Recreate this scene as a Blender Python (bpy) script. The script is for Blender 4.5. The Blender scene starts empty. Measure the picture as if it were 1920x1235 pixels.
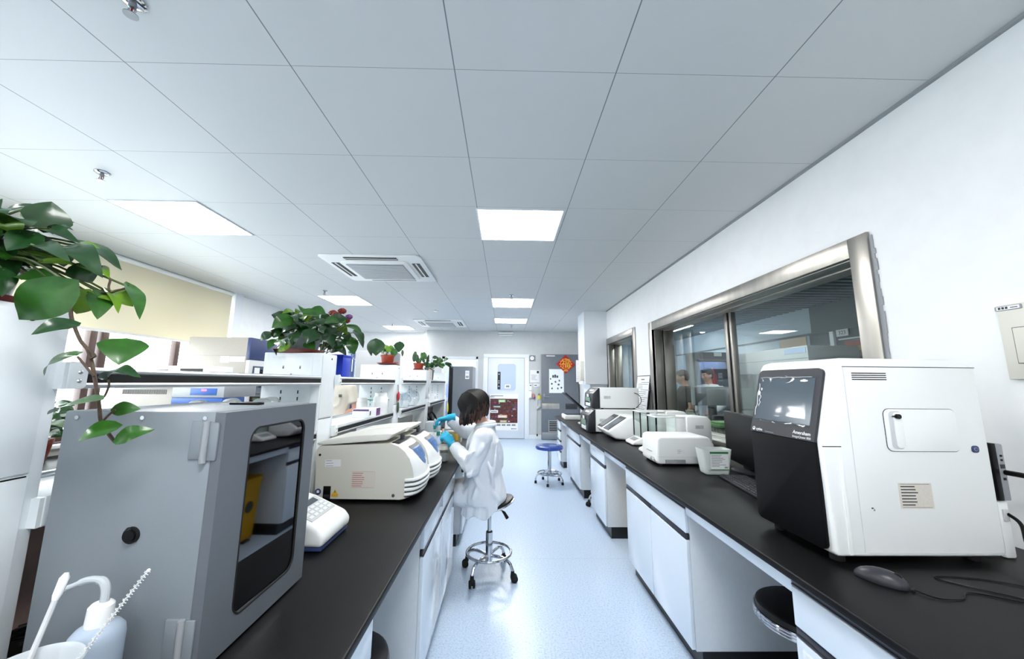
import bpy, bmesh, math, random
from mathutils import Vector, Matrix, noise
random.seed(7)
S = bpy.context.scene
COL = S.collection
# ---------------------------------------------------------------- camera
def make_camera():
    cd = bpy.data.cameras.new('camera'); co = bpy.data.objects.new('camera', cd); COL.objects.link(co)
    pitch, roll, yaw = math.radians(8.41), math.radians(.5), math.radians(.93)
    f = Vector((math.sin(yaw)*math.cos(pitch), math.cos(yaw)*math.cos(pitch), math.sin(pitch)))
    r0 = Vector((math.cos(yaw), -math.sin(yaw), 0)); u0 = r0.cross(f)
    r = r0*math.cos(roll)+u0*math.sin(roll); u = -r0*math.sin(roll)+u0*math.cos(roll)
    m = Matrix((r, u, -f)).transposed().to_4x4(); m.translation = (0, 0, 1.43)
    co.matrix_world = m
    cd.sensor_width = 36; cd.sensor_fit = 'HORIZONTAL'; cd.lens = 36*678/1920; cd.clip_start = .02
    S.camera = co
make_camera()
# ---------------------------------------------------------------- daylight, exposure
W = bpy.data.worlds.new('daylight'); S.world = W; W.use_nodes = True
bg = W.node_tree.nodes['Background']; bg.inputs[0].default_value = (.92, .96, 1, 1); bg.inputs[1].default_value = 3.2
S.view_settings.view_transform = 'Standard'; S.view_settings.look = 'None'
S.view_settings.gamma = 1; S.view_settings.exposure = 1.88; S.view_settings.use_curve_mapping = False
S.cycles.use_denoising = True
S.cycles.max_bounces = 10; S.cycles.diffuse_bounces = 5; S.cycles.glossy_bounces = 5
S.cycles.transmission_bounces = 8; S.cycles.transparent_max_bounces = 16
S.cycles.caustics_reflective = False; S.cycles.caustics_refractive = False; S.cycles.sample_clamp_indirect = 6
LAMP = 9.0
# ---------------------------------------------------------------- materials
def lin(c):
    return tuple(((v/255)/12.92 if v/255 <= .04045 else ((v/255+.055)/1.055)**2.4) for v in c)+(1,)
MATS = {}
def M(name, c, rough=.5, metal=0., grain=0., gscale=60., bump=0., bscale=80., emit=0., alpha=1., trans=0., spec=.5, ior=1.45, coat=0., sub=0., stretch=None):
    """procedural Principled material; c is sRGB 0-255; grain = colour variation"""
    m = bpy.data.materials.new(name); m.use_nodes = True; nt = m.node_tree; N = nt.nodes; L = nt.links
    p = N['Principled BSDF']; p.inputs['Base Color'].default_value = lin(c)
    p.inputs['Roughness'].default_value = rough; p.inputs['Metallic'].default_value = metal
    p.inputs['Specular IOR Level'].default_value = spec; p.inputs['IOR'].default_value = ior
    p.inputs['Alpha'].default_value = alpha; p.inputs['Transmission Weight'].default_value = trans
    p.inputs['Coat Weight'].default_value = coat; p.inputs['Coat Roughness'].default_value = .08
    if sub: p.inputs['Subsurface Weight'].default_value = sub; p.inputs['Subsurface Radius'].default_value = (.02, .01, .006)
    if emit:
        p.inputs['Emission Color'].default_value = lin(c); p.inputs['Emission Strength'].default_value = emit
    if grain or bump:
        tc = N.new('ShaderNodeTexCoord'); mp = N.new('ShaderNodeMapping'); L.new(tc.outputs['Object'], mp.inputs[0])
        if stretch: mp.inputs['Scale'].default_value = stretch
        if grain:
            nz = N.new('ShaderNodeTexNoise'); nz.inputs['Scale'].default_value = gscale; nz.inputs['Detail'].default_value = 4
            L.new(mp.outputs[0], nz.inputs['Vector'])
            cr = N.new('ShaderNodeValToRGB'); a = lin(c)
            cr.color_ramp.elements[0].color = tuple(max(0, v*(1-grain)) for v in a[:3])+(1,)
            cr.color_ramp.elements[1].color = tuple(min(1, v*(1+grain)) for v in a[:3])+(1,)
            cr.color_ramp.elements[0].position = .35; cr.color_ramp.elements[1].position = .65
            L.new(nz.outputs[0], cr.inputs[0]); L.new(cr.outputs[0], p.inputs['Base Color'])
        if bump:
            nb = N.new('ShaderNodeTexNoise'); nb.inputs['Scale'].default_value = bscale; L.new(mp.outputs[0], nb.inputs['Vector'])
            b = N.new('ShaderNodeBump'); b.inputs['Strength'].default_value = bump; b.inputs['Distance'].default_value = .002
            L.new(nb.outputs[0], b.inputs['Height']); L.new(b.outputs[0], p.inputs['Normal'])
    MATS[name] = m
    return m
def glass_mat(name, tint, refl=1.0, rough=0.0):
    """thin pane: transparent seen straight on, mirror-like at a slant (Fresnel)"""
    m = bpy.data.materials.new(name); m.use_nodes = True; nt = m.node_tree; N = nt.nodes; L = nt.links
    N.remove(N['Principled BSDF']); out = N['Material Output']
    t = N.new('ShaderNodeBsdfTransparent'); t.inputs[0].default_value = lin(tint)
    g = N.new('ShaderNodeBsdfGlossy'); g.inputs['Roughness'].default_value = rough; g.inputs[0].default_value = (1, 1, 1, 1)
    f = N.new('ShaderNodeLayerWeight'); f.inputs[0].default_value = .5
    pw = N.new('ShaderNodeMath'); pw.operation = 'POWER'; pw.inputs[1].default_value = 4; L.new(f.outputs['Facing'], pw.inputs[0])
    mu = N.new('ShaderNodeMath'); mu.operation = 'MULTIPLY_ADD'; mu.inputs[1].default_value = .8*min(refl, 1.2); mu.inputs[2].default_value = .035*refl; mu.use_clamp = True
    mx = N.new('ShaderNodeMixShader'); L.new(pw.outputs[0], mu.inputs[0]); L.new(mu.outputs[0], mx.inputs[0])
    L.new(t.outputs[0], mx.inputs[1]); L.new(g.outputs[0], mx.inputs[2]); L.new(mx.outputs[0], out.inputs[0])
    MATS[name] = m
    return m
# ---------------------------------------------------------------- mesh builder
class B:
    def __init__(s): s.v = []; s.f = []; s.m = []; s.mats = []
    def _m(s, mat):
        if isinstance(mat, str): mat = MATS[mat]
        if mat not in s.mats: s.mats.append(mat)
        return s.mats.index(mat)
    def add(s, vs, fs, mat):
        o = len(s.v); k = s._m(mat); s.v += [Vector(v) for v in vs]
        for f in fs: s.f.append([i+o for i in f]); s.m.append(k)
        return s
    def bm(s, bm, mat, mtx=None):
        bm.verts.index_update(); vs = [(mtx @ v.co if mtx else v.co.copy()) for v in bm.verts]
        s.add(vs, [[v.index for v in f.verts] for f in bm.faces], mat); bm.free(); return s
    def box(s, x0, x1, y0, y1, z0, z1, mat, r=0., seg=2, rot=None, piv=None):
        x0, x1 = min(x0, x1), max(x0, x1); y0, y1 = min(y0, y1), max(y0, y1); z0, z1 = min(z0, z1), max(z0, z1)
        bm = bmesh.new(); bmesh.ops.create_cube(bm, size=1)
        c = Vector(((x0+x1)/2, (y0+y1)/2, (z0+z1)/2))
        for v in bm.verts: v.co = Vector((v.co.x*(x1-x0), v.co.y*(y1-y0), v.co.z*(z1-z0)))+c
        if r: bmesh.ops.bevel(bm, geom=list(bm.edges), offset=min(r, .48*min(x1-x0, y1-y0, z1-z0)), segments=seg, affect='EDGES', profile=.5)
        mt = None
        if rot is not None:
            p = Vector(piv) if piv is not None else c
            mt = Matrix.Translation(p) @ rot @ Matrix.Translation(-p)
        return s.bm(bm, mat, mt)
    def prism(s, pts, axis, a0, a1, mat, r=0., seg=2):
        """profile extruded along axis; pts = (y,z) for x, (x,z) for y, (x,y) for z"""
        def P(p, a): return {'x': (a, p[0], p[1]), 'y': (p[0], a, p[1]), 'z': (p[0], p[1], a)}[axis]
        bm = bmesh.new(); n = len(pts)
        A = [bm.verts.new(P(p, a0)) for p in pts]; C = [bm.verts.new(P(p, a1)) for p in pts]
        bm.faces.new(A); bm.faces.new(list(reversed(C)))
        for i in range(n): bm.faces.new((A[i], C[i], C[(i+1) % n], A[(i+1) % n]))
        bmesh.ops.recalc_face_normals(bm, faces=list(bm.faces))
        if r:
            ed = [e for e in bm.edges if e.calc_face_angle(0) > .35]
            bmesh.ops.bevel(bm, geom=ed, offset=r, segments=seg, affect='EDGES', profile=.5)
        return s.bm(bm, mat)
    def tube(s, path, rad, mat, n=10, cap=True, squash=None):
        P = [Vector(p) for p in path]; R = rad if isinstance(rad, (list, tuple)) else [rad]*len(P)
        vs = []; fs = []; up = None
        for i, p in enumerate(P):
            t = (P[min(i+1, len(P)-1)]-P[max(i-1, 0)])
            if t.length < 1e-9: t = Vector((0, 0, 1))
            t.normalize()
            if up is None: up = t.orthogonal().normalized()
            else:
                up = up-t*up.dot(t)
                up = up.normalized() if up.length > 1e-6 else t.orthogonal().normalized()
            w = t.cross(up)
            for k in range(n):
                a = 2*math.pi*k/n; vs.append(p+(up*math.cos(a)+w*math.sin(a))*R[i])
        for i in range(len(P)-1):
            for k in range(n): fs.append((i*n+k, i*n+(k+1) % n, (i+1)*n+(k+1) % n, (i+1)*n+k))
        if cap: fs.append(tuple(reversed(range(n)))); fs.append(tuple(range((len(P)-1)*n, len(P)*n)))
        return s.add(vs, fs, mat)
    def lathe(s, prof, c, mat, n=24, sx=1., sy=1.):
        """(r,z) profile turned about the vertical through c"""
        c = Vector(c); vs = []; fs = []; m = len(prof)
        for r, z in prof:
            for k in range(n):
                a = 2*math.pi*k/n; vs.append(c+Vector((math.cos(a)*r*sx, math.sin(a)*r*sy, z)))
        for i in range(m-1):
            for k in range(n): fs.append((i*n+k, i*n+(k+1) % n, (i+1)*n+(k+1) % n, (i+1)*n+k))
        if prof[0][0] > 1e-5: fs.append(tuple(reversed(range(n))))
        if prof[-1][0] > 1e-5: fs.append(tuple(range((m-1)*n, m*n)))
        return s.add(vs, fs, mat)
    def ring(s, c, R, r, mat, n=32, k=8, z=0):
        c = Vector(c); vs = []; fs = []
        for i in range(n):
            a = 2*math.pi*i/n
            for j in range(k):
                b = 2*math.pi*j/k; q = R+r*math.cos(b); vs.append(c+Vector((q*math.cos(a), q*math.sin(a), r*math.sin(b))))
        for i in range(n):
            for j in range(k): fs.append((i*k+j, ((i+1) % n)*k+j, ((i+1) % n)*k+(j+1) % k, i*k+(j+1) % k))
        return s.add(vs, fs, mat)
    def ball(s, c, r, mat, n=16, m=10, rot=None):
        c = Vector(c); r = Vector((r, r, r)) if not hasattr(r, '__len__') else Vector(r); vs = []; fs = []
        for i in range(m+1):
            t = math.pi*i/m
            for k in range(n):
                a = 2*math.pi*k/n
                d = Vector((r.x*math.sin(t)*math.cos(a), r.y*math.sin(t)*math.sin(a), r.z*math.cos(t)))
                if rot: d = rot @ d
                vs.append(c+d)
        for i in range(m):
            for k in range(n): fs.append((i*n+k, (i+1)*n+k, (i+1)*n+(k+1) % n, i*n+(k+1) % n))
        return s.add(vs, fs, mat)
    def quad(s, a, b, c, d, mat): return s.add([a, b, c, d], [(0, 1, 2, 3)], mat)
    def disc(s, c, nrm, r, h, mat, n=20):
        """short cylinder from c along nrm"""
        nv = Vector(nrm).normalized(); c = Vector(c); return s.tube([c, c+nv*h], r, mat, n)
    def build(s, name, parent=None, ang=35, kind=None, label=None):
        me = bpy.data.meshes.new(name); o = bpy.data.objects.new(name, me); COL.objects.link(o)
        off = Vector((0, 0, 0))
        if parent is not None:
            o.parent = parent; q = parent
            while q is not None: off += q.location; q = q.parent
        me.from_pydata([tuple(v-off) for v in s.v], [], s.f)
        for m in s.mats: me.materials.append(m)
        me.polygons.foreach_set('material_index', s.m)
        b = bmesh.new(); b.from_mesh(me); bmesh.ops.remove_doubles(b, verts=list(b.verts), dist=1e-6)
        bmesh.ops.recalc_face_normals(b, faces=list(b.faces)); b.to_mesh(me); b.free()
        if ang:
            me.polygons.foreach_set('use_smooth', [True]*len(me.polygons)); me.set_sharp_from_angle(angle=math.radians(ang))
        me.update()
        if kind: o['kind'] = kind
        if label: o['label'] = label
        return o
def thing(name, label, cat, loc, group=None):
    o = bpy.data.objects.new(name, None); COL.objects.link(o); o.location = loc; o.empty_display_size = .05
    o['label'] = label; o['category'] = cat
    if group: o['group'] = group
    return o
def tag(o, label, cat, group=None):
    o['label'] = label; o['category'] = cat
    if group: o['group'] = group
    return o
def rebase(o, p):
    """put a single-mesh thing's origin at p"""
    p = Vector(p); o.data.transform(Matrix.Translation(-p)); o.location = p; return o
def dup(root, loc, label, group=None, rz=0.):
    """copy of a thing with its parts and sub-parts"""
    r = root.copy(); COL.objects.link(r); r.location = loc; r.rotation_euler = (0, 0, rz); r['label'] = label
    if group: r['group'] = group
    def rec(a, b):
        for ch in list(a.children):
            c = ch.copy(); COL.objects.link(c); c.parent = b; rec(ch, c)
    rec(root, r); return r
def text(s, at, right, up, size, mat, parent, name='lettering', align='LEFT', depth=.0006, xs=1.0):
    """lettering as a thin mesh; right/up give its plane"""
    cu = bpy.data.curves.new('t', 'FONT'); cu.body = s; cu.size = size; cu.align_x = align; cu.align_y = 'CENTER'; cu.extrude = depth; cu.resolution_u = 3
    t = bpy.data.objects.new('t', cu); COL.objects.link(t); dg = bpy.context.evaluated_depsgraph_get()
    me = bpy.data.meshes.new_from_object(t.evaluated_get(dg)); bpy.data.objects.remove(t)
    R = Vector(right).normalized(); U = Vector(up).normalized(); Nn = R.cross(U)
    mt = Matrix((R*xs, U, Nn)).transposed().to_4x4(); mt.translation = Vector(at)
    me.transform(mt); me.materials.clear(); me.materials.append(MATS[mat] if isinstance(mat, str) else mat)
    o = bpy.data.objects.new(name, me); COL.objects.link(o)
    if parent is not None:
        o.parent = parent; q = parent; off = Vector((0, 0, 0))
        while q is not None: off += q.location; q = q.parent
        me.transform(Matrix.Translation(-off))
    return o
def arc(c, r, a0, a1, n, plane='xz'):
    out = []
    for i in range(n+1):
        a = math.radians(a0+(a1-a0)*i/n); u, v = r*math.cos(a), r*math.sin(a)
        out.append({'xz': (c[0]+u, c[1], c[2]+v), 'yz': (c[0], c[1]+u, c[2]+v), 'xy': (c[0]+u, c[1]+v, c[2])}[plane])
    return out
def rrect(w, h, r, n=5):
    """rounded rectangle outline centred on 0,0"""
    o = []
    for cx, cy, a in ((w/2-r, h/2-r, 0), (-w/2+r, h/2-r, 90), (-w/2+r, -h/2+r, 180), (w/2-r, -h/2+r, 270)):
        for i in range(n+1):
            t = math.radians(a+90*i/n); o.append((cx+r*math.cos(t), cy+r*math.sin(t)))
    return o
def smooth_path(P, n=6):
    """Catmull-Rom through the points"""
    P = [Vector(p) for p in P]; out = []
    for i in range(len(P)-1):
        a, b, c, d = P[max(i-1, 0)], P[i], P[i+1], P[min(i+2, len(P)-1)]
        for k in range(n):
            t = k/n; out.append(.5*((2*b)+(c-a)*t+(2*a-5*b+4*c-d)*t*t+(3*b-a-3*c+d)*t**3))
    out.append(P[-1]); return out
M('wall_white', (240, 241, 241), .55, grain=.015, gscale=9)
M('wall_grey', (200, 203, 203), .5, grain=.02, gscale=6)
M('paint_white', (232, 236, 240), .35)
M('steel_white', (230, 235, 238), .3, grain=.012, gscale=30)
M('door_white', (218, 224, 231), .4)
M('door_grey', (104, 110, 117), .4, grain=.03, gscale=12)
M('cab_white', (220, 229, 238), .12, coat=.5)
M('cab_side', (214, 219, 223), .3, grain=.015, gscale=40)
M('kick_black', (22, 22, 25), .35)
M('grip_dark', (58, 58, 66), .3, metal=.4)
M('top_black', (13, 13, 14), .42, spec=.24, grain=.12, gscale=420, bump=.12, bscale=500)
M('edge_black', (16, 16, 17), .4)
M('plastic_white', (243, 244, 242), .35)
M('plastic_grey', (150, 153, 156), .4)
M('plastic_light', (206, 208, 209), .4)
M('plastic_dark', (46, 47, 52), .35)
M('black', (9, 9, 10), .4, spec=.3)
M('black_gloss', (10, 10, 13), .12)
M('rubber', (18, 18, 18), .75)
M('leather', (14, 14, 15), .42, bump=.2, bscale=300)
M('chrome', (205, 207, 210), .12, metal=1)
M('steel', (176, 172, 164), .34, metal=1, grain=.08, gscale=14, stretch=(1, 1, .06))
M('steel_dull', (150, 152, 154), .35, metal=1)
M('alu', (196, 200, 204), .35, metal=.8)
M('incu_grey', (131, 138, 144), .42, bump=.1, bscale=400)
M('incu_dark', (100, 105, 112), .42, bump=.1, bscale=400)
M('beige', (166, 161, 153), .5, grain=.02, gscale=60)
M('cream', (216, 214, 203), .38)
M('cream_dark', (196, 194, 183), .42)
M('navy', (52, 66, 108), .4)
M('blue', (46, 88, 160), .4)
M('blue_panel', (74, 116, 176), .3)
M('blue_seat', (22, 62, 146), .25, coat=.4)
M('blue_box', (26, 58, 190), .4)
M('paper', (238, 239, 240), .7)
M('paper_warm', (214, 207, 196), .7, grain=.04, gscale=200)
M('ink', (60, 62, 68), .7)
M('ink_grey', (140, 143, 148), .7)
M('ink_red', (186, 132, 126), .7)
M('terracotta', (150, 58, 36), .55, grain=.08, gscale=50)
M('saucer_red', (112, 34, 24), .4)
M('pot_grey', (110, 118, 120), .35)
M('soil', (46, 34, 26), .9, grain=.3, gscale=150)
M('leaf_dark', (26, 62, 26), .32, grain=.22, gscale=40, coat=.25)
M('leaf_mid', (44, 92, 26), .34, grain=.2, gscale=35, coat=.2)
M('leaf_lime', (98, 138, 34), .38, grain=.2, gscale=30, coat=.15)
M('leaf_dull', (62, 82, 58), .5, grain=.2, gscale=40)
M('stem_green', (74, 92, 44), .5, grain=.2, gscale=60)
M('stem_brown', (92, 74, 58), .6, grain=.25, gscale=60)
M('petal_red', (128, 42, 34), .55, grain=.2, gscale=90)
M('petal_purple', (110, 66, 120), .55, grain=.2, gscale=90)
M('bin_yellow', (214, 158, 12), .4)
M('yellow', (232, 222, 60), .5)
M('red', (178, 24, 30), .5)
M('red_tape', (196, 46, 54), .45)
M('fu_red', (176, 18, 26), .55, grain=.1, gscale=60)
M('gold', (224, 176, 44), .45)
M('green_label', (58, 128, 78), .5)
M('mint', (150, 200, 132), .5)
M('teal', (46, 150, 130), .4)
M('glove', (48, 176, 214), .38, bump=.25, bscale=150)
M('coat', (221, 225, 231), .8, bump=.25, bscale=160)
M('trousers', (206, 205, 206), .8, bump=.2, bscale=160)
M('tee', (222, 215, 200), .85, bump=.25, bscale=140)
M('dark_cloth', (32, 33, 40), .85, bump=.2, bscale=140)
M('skin', (206, 156, 132), .5, sub=.15)
M('hair', (13, 11, 11), .6, spec=.3, grain=.35, gscale=60, stretch=(1, 1, .08))
M('hair_tip', (64, 40, 30), .45, grain=.4, gscale=70, stretch=(1, 1, .08))
M('eye_white', (235, 235, 232), .3)
M('lips', (176, 104, 98), .5)
M('shoe', (60, 60, 66), .6)
M('frosted', (228, 234, 238), .35, trans=.35, ior=1.2)
M('bottle_blue', (206, 222, 240), .3, trans=.35, ior=1.2)
M('milky', (238, 245, 241), .3, trans=.3, ior=1.15)
M('amber', (196, 178, 120), .25, trans=.35, ior=1.2)
M('blind', (226, 220, 196), .8, grain=.02, gscale=120)
def translucent(name, w):
    m = MATS[name]; nt = m.node_tree; N = nt.nodes; L = nt.links; t = N.new('ShaderNodeBsdfTranslucent'); t.inputs[0].default_value = lin((226, 216, 186)); mx = N.new('ShaderNodeMixShader'); mx.inputs[0].default_value = w
    L.new(N['Principled BSDF'].outputs[0], mx.inputs[1]); L.new(t.outputs[0], mx.inputs[2]); L.new(mx.outputs[0], N['Material Output'].inputs[0])
translucent('blind', .14)
M('door_black', (7, 7, 10), .5, spec=.18)
M('screen_black', (13, 14, 17), .3, spec=.25)
M('cream_light', (233, 231, 222), .35)
M('frame_brown', (74, 56, 54), .4)
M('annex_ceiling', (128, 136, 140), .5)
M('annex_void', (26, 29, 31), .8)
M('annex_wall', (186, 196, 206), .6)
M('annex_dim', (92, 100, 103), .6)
M('peach', (224, 196, 170), .6)
M('plate_blue', (184, 200, 228), .6)
M('tint_mirror', (112, 114, 118), .03, metal=1)
M('screen', (92, 100, 108), .16)
M('film', (176, 184, 190), .12, metal=.35, bump=.5, bscale=22)
M('lcd', (118, 150, 128), .3)
M('sign_orange', (146, 78, 52), .6)
M('poster_maroon', (84, 40, 42), .5, grain=.6, gscale=26)
M('kraft', (236, 208, 196), .6, grain=.03, gscale=40)
M('lamp_face', (255, 255, 255), .5, emit=LAMP)
M('display_red', (255, 70, 90), .4, emit=1.2)
glass_mat('glass', (236, 244, 242), 1.3)
glass_mat('glass_thin', (247, 250, 249), .9)
glass_mat('glass_smoke', (70, 74, 80), 1.6)
glass_mat('glass_black', (24, 26, 30), 2.2)
glass_mat('clear_plastic', (240, 244, 246), .8, .05)
def ceiling_mat():
    m = M('ceiling_panel', (209, 211, 210), .5); nt = m.node_tree; N = nt.nodes; L = nt.links; p = N['Principled BSDF']
    tc = N.new('ShaderNodeTexCoord'); sp = N.new('ShaderNodeSeparateXYZ'); L.new(tc.outputs['Object'], sp.inputs[0])
    def line(o, org, sc, w):
        a = N.new('ShaderNodeMath'); a.operation = 'SUBTRACT'; L.new(o, a.inputs[0]); a.inputs[1].default_value = org
        b = N.new('ShaderNodeMath'); b.operation = 'PINGPONG'; L.new(a.outputs[0], b.inputs[0]); b.inputs[1].default_value = sc/2
        c = N.new('ShaderNodeMath'); c.operation = 'LESS_THAN'; L.new(b.outputs[0], c.inputs[0]); c.inputs[1].default_value = w
        return c.outputs[0]
    a = line(sp.outputs[0], -.245, .7285, .0026); b = line(sp.outputs[1], 1.44, .64, .0011)
    mx = N.new('ShaderNodeMath'); mx.operation = 'MAXIMUM'; L.new(a, mx.inputs[0]); L.new(b, mx.inputs[1])
    mc = N.new('ShaderNodeMix'); mc.data_type = 'RGBA'; mc.inputs[6].default_value = lin((209, 211, 210)); mc.inputs[7].default_value = lin((120, 125, 130))
    L.new(mx.outputs[0], mc.inputs[0]); L.new(mc.outputs[2], p.inputs['Base Color'])
ceiling_mat()
def floor_mat():
    m = M('vinyl_floor', (196, 212, 230), .28); nt = m.node_tree; N = nt.nodes; L = nt.links; p = N['Principled BSDF']
    tc = N.new('ShaderNodeTexCoord'); nz = N.new('ShaderNodeTexNoise'); nz.inputs['Scale'].default_value = 90; nz.inputs['Detail'].default_value = 6; nz.inputs['Roughness'].default_value = .8
    L.new(tc.outputs['Object'], nz.inputs['Vector']); cr = N.new('ShaderNodeValToRGB'); e = cr.color_ramp.elements
    e[0].position = .36; e[0].color = lin((150, 172, 200)); e[1].position = .62; e[1].color = lin((204, 219, 236)); x = e.new(.48); x.color = lin((190, 208, 228))
    L.new(nz.outputs[0], cr.inputs[0])
    sp = N.new('ShaderNodeSeparateXYZ'); L.new(tc.outputs['Object'], sp.inputs[0])
    a = N.new('ShaderNodeMath'); a.operation = 'SUBTRACT'; L.new(sp.outputs[1], a.inputs[0]); a.inputs[1].default_value = 3.22
    b = N.new('ShaderNodeMath'); b.operation = 'PINGPONG'; L.new(a.outputs[0], b.inputs[0]); b.inputs[1].default_value = 1.0
    c = N.new('ShaderNodeMath'); c.operation = 'LESS_THAN'; L.new(b.outputs[0], c.inputs[0]); c.inputs[1].default_value = .0022
    mc = N.new('ShaderNodeMix'); mc.data_type = 'RGBA'; L.new(c.outputs[0], mc.inputs[0]); L.new(cr.outputs[0], mc.inputs[6]); mc.inputs[7].default_value = lin((170, 186, 204))
    L.new(mc.outputs[2], p.inputs['Base Color'])
floor_mat()
# ================================================================ the setting
CZ = 2.82; RW = 1.94; LW = -4.42; BY = 9.7
def struct(b, name, ang=0): return b.build(name, None, ang, kind='structure')
b = B(); b.box(LW-.2, 6.2, -4, 11.2, -.1, 0, 'vinyl_floor'); struct(b, 'floor')
b = B(); b.box(LW-.2, RW+.28, -4, 11.2, CZ, CZ+.1, 'ceiling_panel'); struct(b, 'ceiling')
# shadow-gap angle trim between ceiling and right wall
b = B(); b.box(RW-.018, RW, -3.4, 6.83, CZ-.014, CZ, 'plastic_grey'); struct(b, 'trim_1')
# right wall with two openings
b = B(); w = 'wall_white'
for y0, y1, z0, z1 in ((-3.4, 1.92, 0, CZ), (1.92, 4.71, 0, .93), (1.92, 4.71, 2.14, CZ), (4.71, 5.45, 0, CZ), (5.45, 6.85, 0, .93), (5.45, 6.85, 2.17, CZ), (6.85, BY, 0, CZ)):
    b.box(RW, RW+.28, y0, y1, z0, z1, w)
struct(b, 'wall_right')
# pier with bulkhead at the far end of the right wall
b = B(); b.box(1.50, RW, 6.86, 7.45, 1.42, CZ, 'paint_white'); b.box(1.60, RW, 6.90, 7.45, 0, 1.42, 'paint_white'); b.box(1.575, 1.60, 7.0, 7.12, .95, 1.3, 'steel_white'); struct(b, 'wall_pier')
# back wall with a doorway on the left
b = B(); w = 'wall_grey'
b.box(-2.13, -1.62, BY, BY+.18, 0, CZ, w); b.box(-1.62, -.80, BY, BY+.18, 2.05, CZ, w); b.box(-.80, RW+.28, BY, BY+.18, 0, CZ, w)
for x in (-1.06, .69): b.box(x-.003, x+.003, BY-.002, BY, 0, CZ, 'plastic_light')
struct(b, 'wall_back')
b = B(); b.box(-1.62, -.80, BY+1.2, BY+1.3, 0, CZ, 'plate_blue'); b.box(-1.8, -1.62, BY+.18, BY+1.2, 0, CZ, 'plate_blue'); b.box(-.8, -.62, BY+.18, BY+1.2, 0, CZ, 'plate_blue'); b.box(-1.62, -.8, BY+.18, BY+1.2, 2.7, 2.8, 'paint_white'); struct(b, 'wall_beyond')
b = B(); b.box(LW, -2.13, 10.25, 10.4, 0, CZ, 'wall_white'); b.box(-2.25, -2.13, BY+.18, 10.25, 0, CZ, 'wall_white'); struct(b, 'wall_alcove')
# doorway trim
b = B()
for x0, x1 in ((-1.70, -1.62), (-.80, -.74)): b.box(x0, x1, BY-.02, BY, 0, 2.12, 'paint_white', .004)
b.box(-1.70, -.74, BY-.02, BY, 2.05, 2.12, 'paint_white', .004); struct(b, 'trim_2')
# left wall with window openings
b = B(); w = 'wall_white'
for y0, y1, z0, z1 in ((-3.4, 1.2, 0, CZ), (1.2, 5.72, 0, .80), (1.2, 5.72, 2.74, CZ), (5.72, 10.25, 0, CZ)):
    b.box(LW-.2, LW, y0, y1, z0, z1, w)
b.box(LW, LW+.09, 5.74, 5.9, 0, CZ, 'paint_white')
struct(b, 'wall_left')
b = B(); b.box(LW-.2, RW+.28, -3.5, -3.4, 0, CZ, 'wall_white'); struct(b, 'wall_rear')
b = B(); b.box(.60, RW, BY-.015, BY, 0, .1, 'paint_white', .003); struct(b, 'baseboard_back')
# ---------------------------------------------------------------- left window, brown frames under a roller blind
win = thing('window_1', '', '', (LW, 3.5, .8)); del win['label']; del win['category']; win['kind'] = 'structure'
b = B()
for y in (1.22, 2.6, 3.98, 4.10, 5.0, 5.68): b.box(LW-.13, LW-.06, y-.035, y+.035, .8, 2.74, 'frame_brown', .006)
for z in (.83, 2.70): b.box(LW-.13, LW-.06, 1.2, 5.72, z-.035, z+.035, 'frame_brown', .006)
b.build('window_frame', win)
b = B(); b.box(LW-.10, LW-.095, 1.2, 5.72, .8, 2.74, 'glass_thin'); b.build('pane', win, 0)
b = B(); b.box(LW-.06, LW+.10, 1.15, 5.72, .765, .80, 'paint_white', .006); b.box(LW-.055, LW+.02, 1.2, 5.7, .80, .815, 'frame_brown'); b.build('sill', win)
bl = thing('roller_blind', 'pale yellow roller blind drawn half way down the bright left window', 'blind', (LW+.05, 4.2, CZ))
b = B(); vs = []; n = 24
b.box(LW+.045, LW+.049, 1.15, 5.70, 1.96, CZ-.04, 'blind'); b.build('fabric', bl, 0)
b = B(); b.tube([(LW+.05, 1.15, CZ-.03), (LW+.05, 5.70, CZ-.03)], .028, 'plastic_white', 12); b.build('roller_tube', bl)
b = B(); b.box(LW+.037, LW+.057, 1.15, 5.70, 1.94, 1.965, 'plastic_light', .004); b.build('bottom_bar', bl)
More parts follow.
